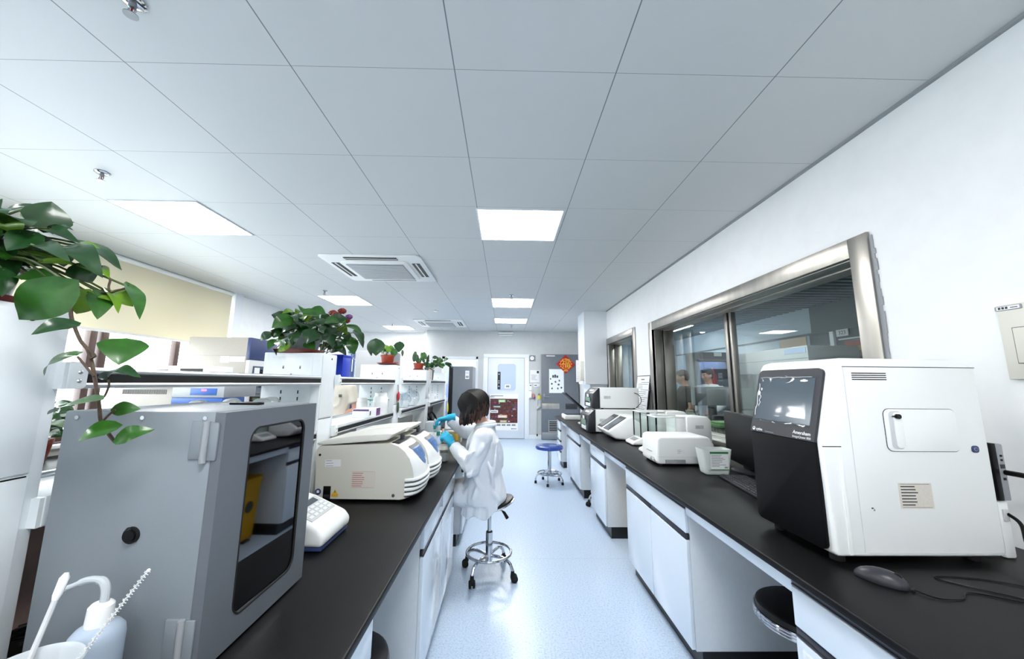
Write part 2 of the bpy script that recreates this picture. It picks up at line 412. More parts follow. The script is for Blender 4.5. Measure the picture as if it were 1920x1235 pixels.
# ---------------------------------------------------------------- steel framed windows in the right wall
def steel_window(name, y0, y1, z0, z1, mulls):
    w = bpy.data.objects.new(name, None); COL.objects.link(w); w.location = (RW, (y0+y1)/2, z0); w['kind'] = 'structure'
    f = .11; X = RW
    b = B(); m = 'steel'
    b.box(X-.016, X+.02, y0, y0+f, z0, z1, m, .003); b.box(X-.016, X+.02, y1-f, y1, z0, z1, m, .003)
    b.box(X-.016, X+.02, y0+f, y1-f, z1-f, z1, m, .003); b.box(X-.016, X+.02, y0+f, y1-f, z0, z0+f*.7, m, .003)
    b.build('frame_face', w)
    b = B()
    for a0, a1 in ((X+.02, X+.125), (X+.14, X+.27)):
        t = .004 if a0 < X+.1 else .010
        b.box(a0, a1, y0+f-.012, y0+f+t, z0+.05, z1-f+.012, m, .002); b.box(a0, a1, y1-f-t, y1-f+.012, z0+.05, z1-f+.012, m, .002)
        b.box(a0, a1, y0+f, y1-f, z1-f-t, z1-f+.012, m, .002); b.box(a0, a1, y0+f, y1-f, z0+f*.7-.012, z0+f*.7+t, m, .002)
    b.box(X+.125, X+.14, y0+f-.012, y0+f+.001, z0+.05, z1-.1, 'kick_black'); b.box(X+.125, X+.14, y1-f-.001, y1-f+.012, z0+.05, z1-.1, 'kick_black')
    b.build('frame_reveal', w)
    ys = [y0+f]+mulls+[y1-f]
    for i in range(len(ys)-1):
        xx = X+.262 if i % 2 else X+.25
        b = B(); b.box(xx, xx+.006, ys[i]-.02, ys[i+1]+.02, z0+.06, z1-f, 'glass'); b.build('pane', w, 0)
    for y in mulls:
        b = B(); b.box(X+.235, X+.285, y-.085, y+.035, z0+.06, z1-f, m, .004); b.box(X+.225, X+.236, y-.045, y-.03, z0+.06, z1-f, 'kick_black'); b.build('mullion', w)
    return w
steel_window('window_2', 1.81, 4.82, .85, 2.25, [3.50])
steel_window('window_3', 5.34, 6.96, .85, 2.28, [6.2])
# smear of sealant along the near edge of the big window frame
b = B(); random.seed(3)
zz = .9
while zz < 2.22:
    h = random.uniform(.02, .05); b.box(RW-.006, RW, 1.795-random.uniform(.002, .012), 1.812, zz, zz+h, 'plastic_grey', .002); zz += h*.9
b.build('trim_3', None, 0, kind='structure')
# ---------------------------------------------------------------- room seen through the right windows
AX = 5.2
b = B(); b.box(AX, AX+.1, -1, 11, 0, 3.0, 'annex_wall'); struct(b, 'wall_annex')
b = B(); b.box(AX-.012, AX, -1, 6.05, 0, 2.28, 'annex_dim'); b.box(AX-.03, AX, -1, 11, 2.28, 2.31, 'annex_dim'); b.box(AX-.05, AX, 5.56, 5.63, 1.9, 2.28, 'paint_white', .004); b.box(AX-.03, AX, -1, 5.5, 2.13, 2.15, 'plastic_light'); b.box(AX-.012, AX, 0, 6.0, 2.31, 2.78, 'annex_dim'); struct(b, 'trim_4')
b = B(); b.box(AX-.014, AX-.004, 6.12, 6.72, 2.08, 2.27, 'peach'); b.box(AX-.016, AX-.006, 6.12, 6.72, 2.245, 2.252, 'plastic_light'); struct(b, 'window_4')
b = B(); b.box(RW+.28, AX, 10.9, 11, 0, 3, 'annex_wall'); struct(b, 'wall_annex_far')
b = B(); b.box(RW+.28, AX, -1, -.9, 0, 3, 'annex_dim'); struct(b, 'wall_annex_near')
b = B(); b.box(RW+.22, AX+.1, -1, 11, 2.9, 3.0, 'annex_void')
y = -.9
while y < 10.9:
    b.box(RW+.28, AX, y, y+.075, 2.75, 2.79, 'annex_ceiling'); y += .15
struct(b, 'ceiling_annex')
# ================================================================ ceiling lamps and fittings
def ceiling_light(x0, x1, y0, y1, label):
    t = thing('ceiling_light', label, 'ceiling light', ((x0+x1)/2, (y0+y1)/2, CZ), 'square LED panels in the ceiling')
    b = B(); w = .014
    for a in ((x0, x1, y0, y0+w), (x0, x1, y1-w, y1), (x0, x0+w, y0+w, y1-w), (x1-w, x1, y0+w, y1-w)): b.box(*a, CZ-.008, CZ, 'paint_white', .002)
    b.build('frame', t)
    b = B(); b.box(x0+w, x1-w, y0+w, y1-w, CZ-.006, CZ-.001, 'lamp_face'); b.build('diffuser', t, 0)
for a in ((-.255, .465, 2.745, 3.385, 'square ceiling light nearest the camera, above the aisle'),
          (-3.135, -2.44, 2.70, 3.36, 'large-looking square ceiling light at upper left, above the leafy plant'),
          (-.255, .465, 5.86, 6.56, 'square ceiling light above the aisle, farther of the two in front of the seated person'),
          (-3.10, -2.44, 5.82, 6.54, 'square ceiling light on the left above the red flowers'),
          (-.265, .465, 7.76, 8.36, 'square ceiling light nearest the white door'),
          (-3.10, -2.44, 9.0, 9.62, 'square ceiling light at far left beyond the second air conditioner'),
          (-.255, .465, -.44, .20, 'square ceiling light over the camera'), (-3.135, -2.44, -.44, .20, 'square ceiling light behind the leafy plant'),
          (-.255, .465, -2.9, -2.26, 'square ceiling light near the rear wall'), (-3.135, -2.44, -2.9, -2.26, 'square ceiling light in the rear left corner')):
    ceiling_light(*a)
def cassette(cx, cy, w, d, label):
    t = thing('air_conditioner', label, 'air conditioner', (cx, cy, CZ), 'ceiling cassette air conditioners')
    x0, x1, y0, y1 = cx-w/2, cx+w/2, cy-d/2, cy+d/2; z = CZ
    b = B()
    pts = rrect(w, d, .06); b.prism([(cx+p[0], cy+p[1]) for p in pts], 'z', z-.018, z, 'plastic_white', .008)
    pts = rrect(w*.68, d*.68, .05); b.prism([(cx+p[0], cy+p[1]) for p in pts], 'z', z-.045, z-.016, 'plastic_white', .014)
    b.build('panel', t)
    b = B(); g = w*.29; h = d*.29
    b.box(cx-g, cx+g, cy-h, cy+h, z-.051, z-.044, 'plastic_grey', .004)
    for i in range(-7, 8):
        b.box(cx-g+.01, cx+g-.01, cy+i*h/8-.006, cy+i*h/8+.006, z-.054, z-.05, 'plastic_light')
    b.build('intake_grille', t)
    for k, (sx, sy) in enumerate(((0, -1), (0, 1), (-1, 0), (1, 0))):
        b = B(); L = .26*w
        if sx == 0:
            yy = cy+sy*d*.41; b.box(cx-L, cx+L, yy-.042, yy+.042, z-.0215, z-.017, 'black'); b.box(cx-L, cx+L, yy-.005, yy+.005, z-.026, z-.02, 'plastic_white', .002)
        else:
            xx = cx+sx*w*.41; b.box(xx-.045, xx+.045, cy-L*.9, cy+L*.9, z-.0215, z-.017, 'black'); b.box(xx-.008, xx+.008, cy-L*.9, cy+L*.9, z-.026, z-.02, 'plastic_white', .002)
        b.build('air_outlet', t)
cassette(-1.535, 4.36, 1.14, 1.02, 'white square air conditioner set in the ceiling, the nearer of two')
cassette(-1.54, 8.48, 1.10, 1.04, 'white square air conditioner set in the ceiling near the far grey wall')
def sprinkler(x, y, label):
    t = thing('sprinkler', label, 'sprinkler', (x, y, CZ), 'fire sprinklers in the ceiling')
    b = B(); b.lathe([(.0, 0), (.038, 0), (.04, -.004), (.03, -.012), (.012, -.014), (0, -.014)], (x, y, CZ), 'chrome', 20); b.build('escutcheon', t)
    b = B(); b.lathe([(.012, -.01), (.012, -.03), (.007, -.033), (0, -.033)], (x, y, CZ), 'steel_dull', 12)
    for s in (-1, 1): b.tube([(x+s*.010, y, CZ-.03), (x+s*.016, y, CZ-.042), (x+s*.006, y, CZ-.056)], .0028, 'steel_dull', 6)
    b.build('body', t)
    b = B(); b.lathe([(0, -.058), (.022, -.058), (.022, -.061), (0, -.061)], (x, y, CZ), 'steel_dull', 16); b.tube([(x, y, CZ-.033), (x, y, CZ-.058)], .003, 'red', 6); b.build('deflector', t)
for x, y, l in ((-2.753, 2.321, 'chrome fire sprinkler at upper left of the leafy plant, before the first lamp'), (-1.398, 1.175, 'chrome fire sprinkler nearest the camera at the top of the picture'),
                (-2.823, 5.517, 'chrome fire sprinkler just before the light above the red flowers'), (.078, 5.64, 'small sprinkler just before the second aisle light'),
                (.128, 8.75, 'small sprinkler between the last aisle light and the emergency lamp'), (-2.76, 8.7, 'small sprinkler in front of the far left ceiling light')): sprinkler(x, y, l)
t = thing('smoke_detector', 'round white smoke detector on the ceiling between the two air conditioners', 'smoke detector', (-1.364, 6.873, CZ))
b = B(); b.lathe([(0, 0), (.055, 0), (.055, -.02), (.048, -.034), (.03, -.042), (0, -.044)], (-1.364, 6.873, CZ), 'plastic_white', 24); b.build('housing', t)
b = B(); b.lathe([(.052, -.022), (.0535, -.024), (.0505, -.03)], (-1.364, 6.873, CZ), 'plastic_dark', 24); b.build('slot_ring', t)
# ================================================================ laboratory benches
BT = .835   # bench top
def worktop(name, label, x0, x1, y0, y1, edge_x):
    t = thing(name, label, 'worktop', ((x0+x1)/2, (y0+y1)/2, BT-.03))
    b = B(); b.box(x0, x1, y0, y1, BT-.026, BT, 'top_black', .006, 3); b.build('slab', t)
    return t
def cabinet(name, label, side, xf, xb, y0, y1, cols, fittings=True, sticker=None):
    """side=+1: front faces -x (right bench); side=-1: front faces +x (left bench)"""
    zt = BT-.027; s = side; g = 'bench cabinets'
    t = thing('bench_cabinet', label, 'cabinet', (xf, (y0+y1)/2, 0), g)
    xi = xf+s*.022
    b = B(); b.box(xi, xb, y0, y1, .10, zt, 'cab_side', .002); b.build('body', t)
    b = B(); b.box(xi+s*.03, xb, y0+.001, y1-.001, 0, .10, 'kick_black'); b.build('plinth', t)
    n = len(cols); w = (y1-y0)/n
    def front(nm, a0, a1, z0, z1):
        p = B(); p.box(xf, xi, a0+.003, a1-.003, z0, z1, 'cab_white', .005, 3); o = p.build(nm, t)
        q = B(); q.box(xf+s*.004, xi, a0+.003, a1-.003, z1+.002, z1+.03, 'grip_dark', .003); q.box(xf+s*.0005, xf+s*.006, a0+.003, a1-.003, z1+.002, z1+.008, 'grip_dark', .002)
        q.build('grip', o); return o
    a = y0
    drw = [c for c in cols if c == 'D']
    if cols == ['W']:                       # one wide drawer over two doors
        d = front('drawer', y0, y1, .655, zt-.034); ym = (y0+y1)/2
        front('door', y0, ym, .105, .622); front('door', ym, y1, .105, .622)
    else:
        for c in cols:
            if c == 'S':                    # drawer over door
                front('drawer', a, a+w, .655, zt-.034); front('door', a, a+w, .105, .622)
            else:                           # four drawers
                zz = .105
                for k in range(4): h = (zt-.034-.105-3*.034)/4; front('drawer', a, a+w, zz, zz+h); zz += h+.034
            a += w
    return t
XR = .955
wr = worktop('bench_worktop', 'long black worktop of the right bench under the steel windows', .925, RW-.004, -.9, 6.845, .925)
for y0, y1 in ((1.30, 2.02), (2.98, 3.61), (4.19, 4.80), (5.78, 6.45)):
    b = B(); b.box(XR+.005, XR+.025, y0+.001, y1-.001, BT-.085, BT-.027, 'cab_white', .002); b.build('apron', wr)
cabinet('', 'right bench cabinet nearest the camera, white drawer front at bottom right corner', 1, XR, 1.90, .38, 1.30, ['W'])
cabinet('', 'right bench cabinet with one wide drawer over two doors, in full view beside the aisle', 1, XR, 1.90, 2.02, 2.98, ['W'])
cabinet('', 'narrow right bench cabinet below the white square reader, one drawer and one door', 1, XR, 1.90, 3.61, 4.19, ['S'])
cabinet('', 'right bench cabinet behind the blue stool, one drawer and one door', 1, XR, 1.90, 4.80, 5.78, ['S'])
cabinet('', 'farthest right bench cabinet with four small drawers by the grey door', 1, XR, 1.90, 6.45, 6.84, ['4'])
# a taped paper slip on the nearest cabinet door
sl = B(); sl.box(XR-.0012, XR-.0002, 1.05, 1.27, .47, .60, 'paper'); sl.box(XR-.0018, XR-.0012, 1.06, 1.26, .475, .595, 'steel_white')
for k in range(7): sl.box(XR-.0022, XR-.0018, 1.09, 1.24-(k % 3)*.02, .585-k*.015, .588-k*.015, 'ink_grey')
tag(rebase(sl.build('paper_slip', None, 0), (XR, 1.16, .54)), 'paper slip in a clear sleeve stuck on the nearest right cabinet door', 'notice')
XL = -.372
wl = worktop('bench_worktop', 'black worktop of the left island bench with the reagent shelves', -1.98, -.342, -.9, 6.32, -.342)
for y0, y1 in ((1.16, 1.83), (2.85, 3.44), (4.3, 5.0)):
    b = B(); b.box(XL-.025, XL-.005, y0+.001, y1-.001, BT-.05, BT-.027, 'cab_white', .002); b.build('apron', wl)
cabinet('', 'left bench cabinet nearest the camera, only its white drawer corner showing at the bottom', -1, XL, -1.14, .24, 1.16, ['S'])
cabinet('', 'glossy left bench cabinet with two drawers and two doors reflecting the stool', -1, XL, -1.14, 1.83, 2.85, ['S', 'S'])
cabinet('', 'left bench cabinet beyond the seated person with a black plinth', -1, XL, -1.14, 3.44, 4.3, ['S'])
cabinet('', 'left bench cabinet at the far end of the island bench', -1, XL, -1.14, 5.0, 6.25, ['S', 'S'])
# back half of the island
b = B(); b.box(-1.18, -1.16, -.8, 6.25, .0, BT-.027, 'cab_side'); b.build('centre_panel', wl)
for y0, y1, l in ((.0, 1.2, 'first'), (1.9, 2.9, 'second'), (3.6, 4.6, 'third'), (5.1, 6.2, 'fourth')):
    cabinet('', 'cabinet on the hidden window side of the island bench, %s from the camera' % l, 1, -1.95, -1.20, y0, y1, ['S', 'S'])
# ---------------------------------------------------------------- reagent columns and shelves
SX0, SX1 = -1.31, -1.0; CT = 1.583
cols_y = [(.655, .838), (1.985, 2.165), (3.30, 3.48), (4.60, 4.78), (6.03, 6.21)]
def column(y0, y1, label):
    t = thing('shelf_post', label, 'shelf post', ((SX0+SX1)/2, (y0+y1)/2, BT), 'white posts of the reagent shelf')
    b = B(); b.box(SX0, SX1, y0, y1, BT, CT, 'steel_white', .004)
    b.build('body', t)
    b = B()   # raised inner panel on the broad faces with slot rows
    for yy, s in ((y0, -1), (y1, 1)):
        b.box(SX0+.045, SX1-.045, yy, yy+s*.004, BT+.30, CT-.022, 'steel_white', .002)
        for xx in (-1.20, -1.11):
            for k in range(17):
                z = BT+.36+k*.0355
                if z > 1.40: continue
                b.box(xx-.0028, xx+.0028, yy+s*.0035, yy+s*.0052, z-.009, z+.009, 'black')
            b.box(xx-.004, xx+.004, yy+s*.0035, yy+s*.005, 1.495, 1.512, 'steel_dull'); b.box(xx-.002, xx+.002, yy+s*.004, yy+s*.0056, 1.498, 1.504, 'black')
        b.disc((-1.155, yy, 1.467), (0, s, 0), .0045, .006, 'steel_dull', 10)
    b.build('slotted_panel', t)
    b = B(); b.box(SX1, SX1+.003, y0+.012, y1-.026, BT+.40, CT-.012, 'steel_white', .001); b.box(SX1, SX1+.003, y0+.012, y1-.026, BT+.01, BT+.392, 'steel_white', .001)
    b.box(SX1+.001, SX1+.0035, y0+.012, y1-.03, BT+.392, BT+.3945, 'black')
    b.disc((SX1+.001, (y0+y1)/2+.02, 1.556), (1, 0, 0), .006, .003, 'black', 14)
    b.build('cover_plate', t)
    for z in (1.438, 1.15):
        b = B(); yy = y1
        b.prism([(yy-.004, z-.03), (yy+.028, z-.03), (yy+.034, z-.024), (yy+.034, z+.012), (yy+.012, z+.032), (yy-.004, z+.032)], 'x', SX1+.017, SX1+.0215, 'steel_white', .002); b.box(SX1, SX1+.019, yy-.012, yy-.002, z-.03, z+.03, 'steel_white')
        for dz in (-.012, .008): b.ball((SX1+.0215, yy+.018, z+dz), (.003, .005, .005), 'chrome', 8, 6)
        b.build('bracket', t)
    return t
for (y0, y1), l in zip(cols_y, ('white steel shelf post at the left edge of the picture, nearest of five', 'white steel shelf post under the big pothos with red flowers', 'white steel shelf post with the heart-leaved plant in a terracotta pot on top', 'white steel shelf post carrying the small cactus pot', 'thin-looking white shelf post at the far end of the island bench')):
    column(y0, y1, l)
def shelf(y0, y1, z, label, g):
    t = thing('reagent_shelf', label, 'shelf', ((SX0+SX1)/2, (y0+y1)/2, z), g)
    b = B(); b.box(SX0+.01, SX1-.02, y0, y1, z-.008, z+.006, 'steel_white', .002); b.build('board', t)
    for s, x in ((1, SX1), (-1, SX0)):
        b = B(); e = x+s*.010
        b.tube([(e-s*.006, y0, z+.012), (e-s*.006, y1, z+.012)], .0085, 'alu', 10); b.tube([(e-s*.006, y0, z-.022), (e-s*.006, y1, z-.022)], .0075, 'alu', 10)
        b.box(min(x-s*.014, e-s*.004), max(x-s*.014, e-s*.004), y0, y1, z-.022, z+.012, 'alu'); b.build('edge_rail', t)
        b = B(); b.box(e-s*.004, e-s*.0005, y0, y1, z-.016, z+.004, 'rubber'); b.build('bumper_strip', t)
gu, gl = 'upper reagent shelves', 'lower reagent shelves'
for (a, c), lu, ll in zip(((.846, 1.977), (2.173, 3.292), (3.488, 4.592), (4.788, 6.022)),
        ('upper shelf between the nearest post and the pothos post, running behind the grey box', 'upper shelf holding the blue box beside the pothos post', 'upper shelf between the heart-leaved plant and the cactus', 'upper shelf with magazines at the far end'),
        ('lower shelf with white jerrycans behind the grey box', 'lower shelf holding the glove box and white jars', 'lower shelf holding clear plastic bags', 'lower shelf with stacked boxes at the far end')):
    shelf(a, c, 1.438, lu, gu); shelf(a, c, 1.15, ll, gl)
# ================================================================ on the right bench
random.seed(11)
def sticker(parent, o, r, u, w, h, base='paper', lines=4, ink='ink_grey', box=True, name='sticker', t=.0008):
    """small printed label lying on a surface: o lower-left corner, r/u unit axes; printed lines too small to read; the square code is left out"""
    o = Vector(o); r = Vector(r); u = Vector(u); n = r.cross(u); b = B()
    def q(x0, x1, y0, y1, k, m):
        b.add([o+r*x+u*y+n*z for z in (0, k) for x, y in ((x0, y0), (x1, y0), (x1, y1), (x0, y1))],
              [(0, 1, 2, 3), (7, 6, 5, 4), (0, 4, 5, 1), (1, 5, 6, 2), (2, 6, 7, 3), (3, 7, 4, 0)], m)
    q(0, w, 0, h, t, base)
    for i in range(lines):
        y = h*(.86-.72*i/max(1, lines-1)); e = random.uniform(.35, .52)
        q(w*.06, w*(.06+e), y-h*.022, y+h*.022, t*1.4, ink)
    if box: q(w*.06, w*.94, h*.95, h*.962, t*1.4, ink); q(w*.06, w*.94, h*.04, h*.052, t*1.4, ink)
    return b.build(name, parent, 0)
# ---------------------------------------------------------------- gel imager
Y0, Y1 = 1.29, 1.65
t = thing('gel_imager', 'large white gel imaging cabinet with black front and touch screen on the right bench', 'gel imager', (1.4, 1.45, BT))
z0 = .862
prof = [(1.112, z0+.012), (1.124, z0), (1.69, z0), (1.703, z0+.014), (1.705, 1.20), (1.703, 1.49), (1.69, 1.518), (1.66, 1.528), (1.215, 1.530), (1.182, 1.522), (1.168, 1.500), (1.104, 1.24), (1.103, 1.22)]
b = B(); b.prism(prof, 'y', Y0, Y1, 'plastic_white', .010, 3)
for x in (1.16, 1.64):
    for y in (Y0+.05, Y1-.05): b.lathe([(.022, -.0255), (.022, 0), (.018, .003)], (x, y, z0-.001), 'rubber', 14)
b.build('housing', t)
# lower black door and upper black bezel, following the front slope
b = B(); cy = (Y0+Y1)/2; hwd = (Y1-Y0-.026)/2; rc = [(cy-hwd+.022-.022*math.sin(a*math.pi/12), .876+.022-.022*math.cos(a*math.pi/12)) for a in range(7)]
b.prism(rc+[(cy-hwd, 1.2298), (cy+hwd, 1.2298)]+[(2*cy-y, z) for y, z in reversed(rc)], 'x', 1.094, 1.108, 'door_black', .002)
b.build('front_door', t)
sl = Vector((1.168-1.104, 0, 1.500-1.24)).normalized(); nrm = Vector((-sl.z, 0, sl.x)); org = Vector((1.104, 0, 1.24))
def on_slope(y, s, d=0.): return Vector((org.x, y, org.z))+sl*s+nrm*d
def slab(b, outline, d0, d1, m):
    n = len(outline); vs = [on_slope(y, s, d0) for y, s in outline]+[on_slope(y, s, d1) for y, s in outline]
    b.add(vs, [tuple(range(n-1, -1, -1)), tuple(range(n, 2*n))]+[(i, (i+1) % n, n+(i+1) % n, n+i) for i in range(n)], m)
rc = [(cy-hwd+.024-.024*math.sin(a*math.pi/12), .26-.024+.024*math.cos(a*math.pi/12)) for a in range(7)]; o = [(cy+hwd, -.0105), (cy-hwd, -.0105)]+list(reversed(rc))+[(2*cy-y, s) for y, s in rc]; b = B(); slab(b, o, -.004, .010, 'plastic_dark'); bez = b.build('screen_bezel', t)
b = B(); slab(b, [(1.33, .045), (1.617, .045), (1.617, .222), (1.33, .222)], .009, .0108, 'screen'); b.build('touch_screen', bez, 0)
# wrinkled clear protective film on the screen
b = B(); NX, NY = 26, 18; vs = []; fs = []
for j in range(NY+1):
    for i in range(NX+1):
        y = 1.322+(1.626-1.322)*i/NX; s = .036+.196*j/NY
        e = min(i, NX-i, j, NY-j); k = .0035 if e > 1 else .0055
        vs.append(on_slope(y, s, .0115+k*.35*(noise.noise(Vector((y*18, s*18, 3)))+.6)*(1.8 if e < 2 else .5)))
for j in range(NY):
    for i in range(NX): a = j*(NX+1)+i; fs.append((a, a+1, a+NX+2, a+NX+1))
b.add(vs, fs, 'clear_plastic')
for j, yy, s0, s1 in ((0, 1.618, .06, .20), (1, 1.602, .10, .15), (2, 1.60, .17, .18)):
    b.tube(smooth_path([on_slope(yy+.004*math.sin(k*2.1+j), s0+(s1-s0)*k/6, .0135) for k in range(7)], 3), .0014, 'paper', 5)
b.tube([on_slope(1.345+.27*k/8, .226+.002*math.sin(k*3), .0125) for k in range(9)], .0012, 'plastic_light', 5)
b.build('protective_film', t, 60)
# side panel seams, slots, hatch, power button
b = B(); e = Y0-.0006
b.box(1.212, 1.70, e, Y0+.002, 1.4975, 1.5, 'plastic_dark'); b.box(1.214, 1.216, e, Y0+.002, .876, 1.497, 'plastic_light'); b.box(1.224, 1.69, e, Y0+.002, .875, .8765, 'plastic_light')
b.box(1.109, 1.175, e, Y0+.002, 1.2185, 1.2215, 'plastic_dark'); b.build('panel_seam', t, 0)
for k in range(4):
    b = B(); z = 1.476-.0075*k; b.box(1.244, 1.37, Y0-.0008, Y0+.004, z-.0017, z+.0017, 'black'); b.build('vent_slot', t, 0)
b = B(); b.prism([(1.166+p[0], 1.04+p[1]) for p in rrect(.014, .345, .006)], 'y', Y0-.003, Y0+.001, 'plastic_white', .002); b.build('grip_rib', t)
o = rrect(.262, .148, .022, 6); hx, hz = 1.469, 1.278
b = B(); b.prism([(hx+p[0], hz+p[1]) for p in o], 'y', Y0-.0012, Y0+.001, 'plastic_dark'); o2 = rrect(.2585, .1445, .0205, 6); b.prism([(hx+p[0], hz+p[1]) for p in o2], 'y', Y0-.0035, Y0, 'plastic_white', .001); ht = b.build('hatch', t)
b = B(); b.prism([(1.378+p[0], hz+p[1]) for p in rrect(.046, .13, .014)], 'y', Y0-.0042, Y0-.003, 'plastic_light', .0008); b.prism([(1.386+p[0], hz+p[1]) for p in rrect(.03, .122, .01)], 'y', Y0-.0062, Y0-.003, 'plastic_white', .001); b.build('recessed_pull', ht)
b = B(); b.disc((1.382, Y0-.005, 1.325), (0, -1, 0), .0085, .010, 'black', 16); b.box(1.366, 1.378, Y0-.01, Y0-.006, 1.3235, 1.3275, 'black'); b.build('key_knob', ht)
b = B(); b.prism([(1.652+p[0], 1.214+p[1]) for p in rrect(.026, .024, .009)], 'y', Y0-.002, Y0+.001, 'navy', .0006); b.disc((1.652, Y0-.0018, 1.214), (0, -1, 0), .006, .0014, 'plastic_grey', 14); b.disc((1.652, Y0-.003, 1.214), (0, -1, 0), .0042, .001, 'navy', 14); b.build('power_button', t)
sticker(t, (1.358, Y0-.0002, 1.017), (1, 0, 0), (0, 0, 1), .116, .083, 'paper_warm', 7, 'ink', True, 'asset_label')
b = B(); b.ball((1.257, Y0-.002, 1.018), (.004, .002, .0022), 'black', 8, 6); b.ball((1.263, Y0-.002, 1.012), (.003, .001, .0035), 'ink_grey', 8, 6); tag(rebase(b.build('insect', None), (1.257, Y0, 1.018)), 'tiny dark insect on the white side of the gel imager, left of its paper label', 'insect')
cI = on_slope(1.617, .002, .0101); b = B(); b.disc(cI, nrm, .0078, .0012, 'paper', 18); b.disc(cI+nrm*.001+sl*.002, nrm, .0032, .001, 'plastic_dark', 12); b.build('emblem', t)
text('cytiva', on_slope(1.603, .001, .0105), (0, -1, 0), sl, .0165, 'paper', t)
text('Amersham', on_slope(1.402, .0135, .0105), (0, -1, 0), sl, .0185, 'paper', t)
text('ImageQuant 800', on_slope(1.402, -.002, .0105), (0, -1, 0), sl, .0125, 'plastic_light', t)
b = B(); b.add([on_slope(1.55, -.004, .0105), on_slope(1.50, -.0045, .0105), on_slope(1.50, -.003, .0105), on_slope(1.55, -.0025, .0105)], [(0, 1, 2, 3)], 'plastic_grey'); b.build('indicator_bar', t, 0)
# ---------------------------------------------------------------- mini computer, charger and cables behind it
t = thing('mini_computer', 'small dark and grey mini computer standing on edge behind the white imager', 'computer', (1.785, 1.42, 1.03))
b = B(); b.box(1.763, 1.782, 1.33, 1.52, 1.03, 1.228, 'black', .003); b.box(1.782, 1.808, 1.33, 1.52, 1.03, 1.226, 'plastic_grey', .005); b.build('case', t)
b = B()
for z, w, m in ((1.185, .004, 'black'), (1.17, .004, 'black'), (1.148, .008, 'plastic_dark'), (1.105, .005, 'black')): b.box(1.794-w, 1.794+w, 1.3288, 1.331, z-w*.9, z+w*.9, m)
b.build('front_ports', t, 0)
t = thing('power_adapter', 'white power adapter block under the mini computer behind the imager', 'power adapter', (1.785, 1.42, BT))
b = B(); b.box(1.765, 1.805, 1.34, 1.50, BT, 1.028, 'plastic_white', .008); b.build('body', t); b = B(); b.box(1.775, 1.795, 1.335, 1.341, .96, 1.0, 'plastic_light', .002); b.build('plug_face', t)
b = B(); b.tube(smooth_path([(1.795, 1.326, 1.128), (1.80, 1.27, 1.127), (1.83, 1.15, 1.118), (1.87, .9, 1.05), (1.88, .5, .9), (1.86, .3, BT+.004)]), [.009]*8+[.0045]*23, 'black', 8); tag(rebase(b.build('cable', None), (1.79, 1.32, 1.128)), 'black plug and cable stuck into the mini computer', 'cable')
b = B(); b.tube(smooth_path([(1.79, 1.337, .985), (1.795, 1.31, .96), (1.79, 1.30, .90), (1.785, 1.28, BT+.03), (1.80, 1.25, BT+.012), (1.89, 1.2, BT+.010), (1.90, 1.0, BT+.010)]), .0055, 'black', 8); tag(rebase(b.build('cable', None), (1.79, 1.33, .985)), 'dark power cable hanging down below the white adapter', 'cable')
b = B(); random.seed(5)
for k in range(6):
    c = Vector((1.79+random.uniform(-.02, .02), 1.12+random.uniform(-.03, .03), BT+.006+.008*k))
    b.tube([c+Vector((.055*math.cos(a*.5+k)*random.uniform(.8, 1.1), .05*math.sin(a*.5+k), .004*math.sin(a*1.3))) for a in range(14)], .0032, 'black', 6)
tag(rebase(b.build('cable_tangle', None), (1.80, 1.16, BT)), 'tangle of thin black cables on the bench at the right picture edge', 'cables')
# ---------------------------------------------------------------- mouse, keyboard, monitor
t = thing('computer_mouse', 'black computer mouse lying in front of the white imager', 'mouse', (1.165, 1.185, BT))
b = B(); R = Matrix.Rotation(math.radians(-52), 3, 'Z'); c = Vector((1.165, 1.187, BT)); bm = bmesh.new(); bmesh.ops.create_uvsphere(bm, u_segments=24, v_segments=14, radius=1)
for v in bm.verts:
    v.co.x *= .062*(1-.12*v.co.x); v.co.y *= .032; v.co.z = max(v.co.z, -.1)*.036*(1-.25*v.co.x)
    v.co = R @ v.co+c+Vector((0, 0, .005))
b.bm(bm, 'plastic_dark'); b.build('shell', t, 50)
b = B(); w = R @ Vector((.03, 0, 0)); b.tube([c+w+R @ Vector((0, -.005, .028)), c+w+R @ Vector((0, .005, .028))], .011, 'rubber', 14); b.build('scroll_wheel', t)
b = B(); b.tube([c+R @ Vector((.06, y, .004)) for y in (-.012, .012)], .004, 'black', 6); b.build('cable_boot', t)
b = B(); b.tube(smooth_path([c+R @ Vector((.062, 0, .006)), (1.23, 1.10, BT+.004), (1.30, 1.10, BT+.003), (1.36, 1.13, BT+.003), (1.46, 1.08, BT+.003), (1.475, 1.10, BT+.003), (1.40, 1.16, BT+.003), (1.36, 1.22, BT+.003), (1.5, 1.20, BT+.003), (1.62, 1.13, BT+.003), (1.75, 1.12, BT+.003)], 8), .002, 'black', 6); tag(rebase(b.build('mouse_cable', None), (1.23, 1.10, BT)), 'thin black mouse cable looped on the black worktop', 'cable')
t = thing('keyboard', 'black computer keyboard on the right bench beside the white imager', 'keyboard', (1.44, 2.21, BT))
KR = Matrix.Rotation(math.radians(-8), 4, 'Z'); kc = Vector((1.44, 2.21, BT))
b = B(); b.box(kc.x-.075, kc.x+.075, kc.y-.23, kc.y+.23, BT+.001, BT+.016, 'plastic_dark', .005, rot=KR, piv=kc); b.build('case', t)
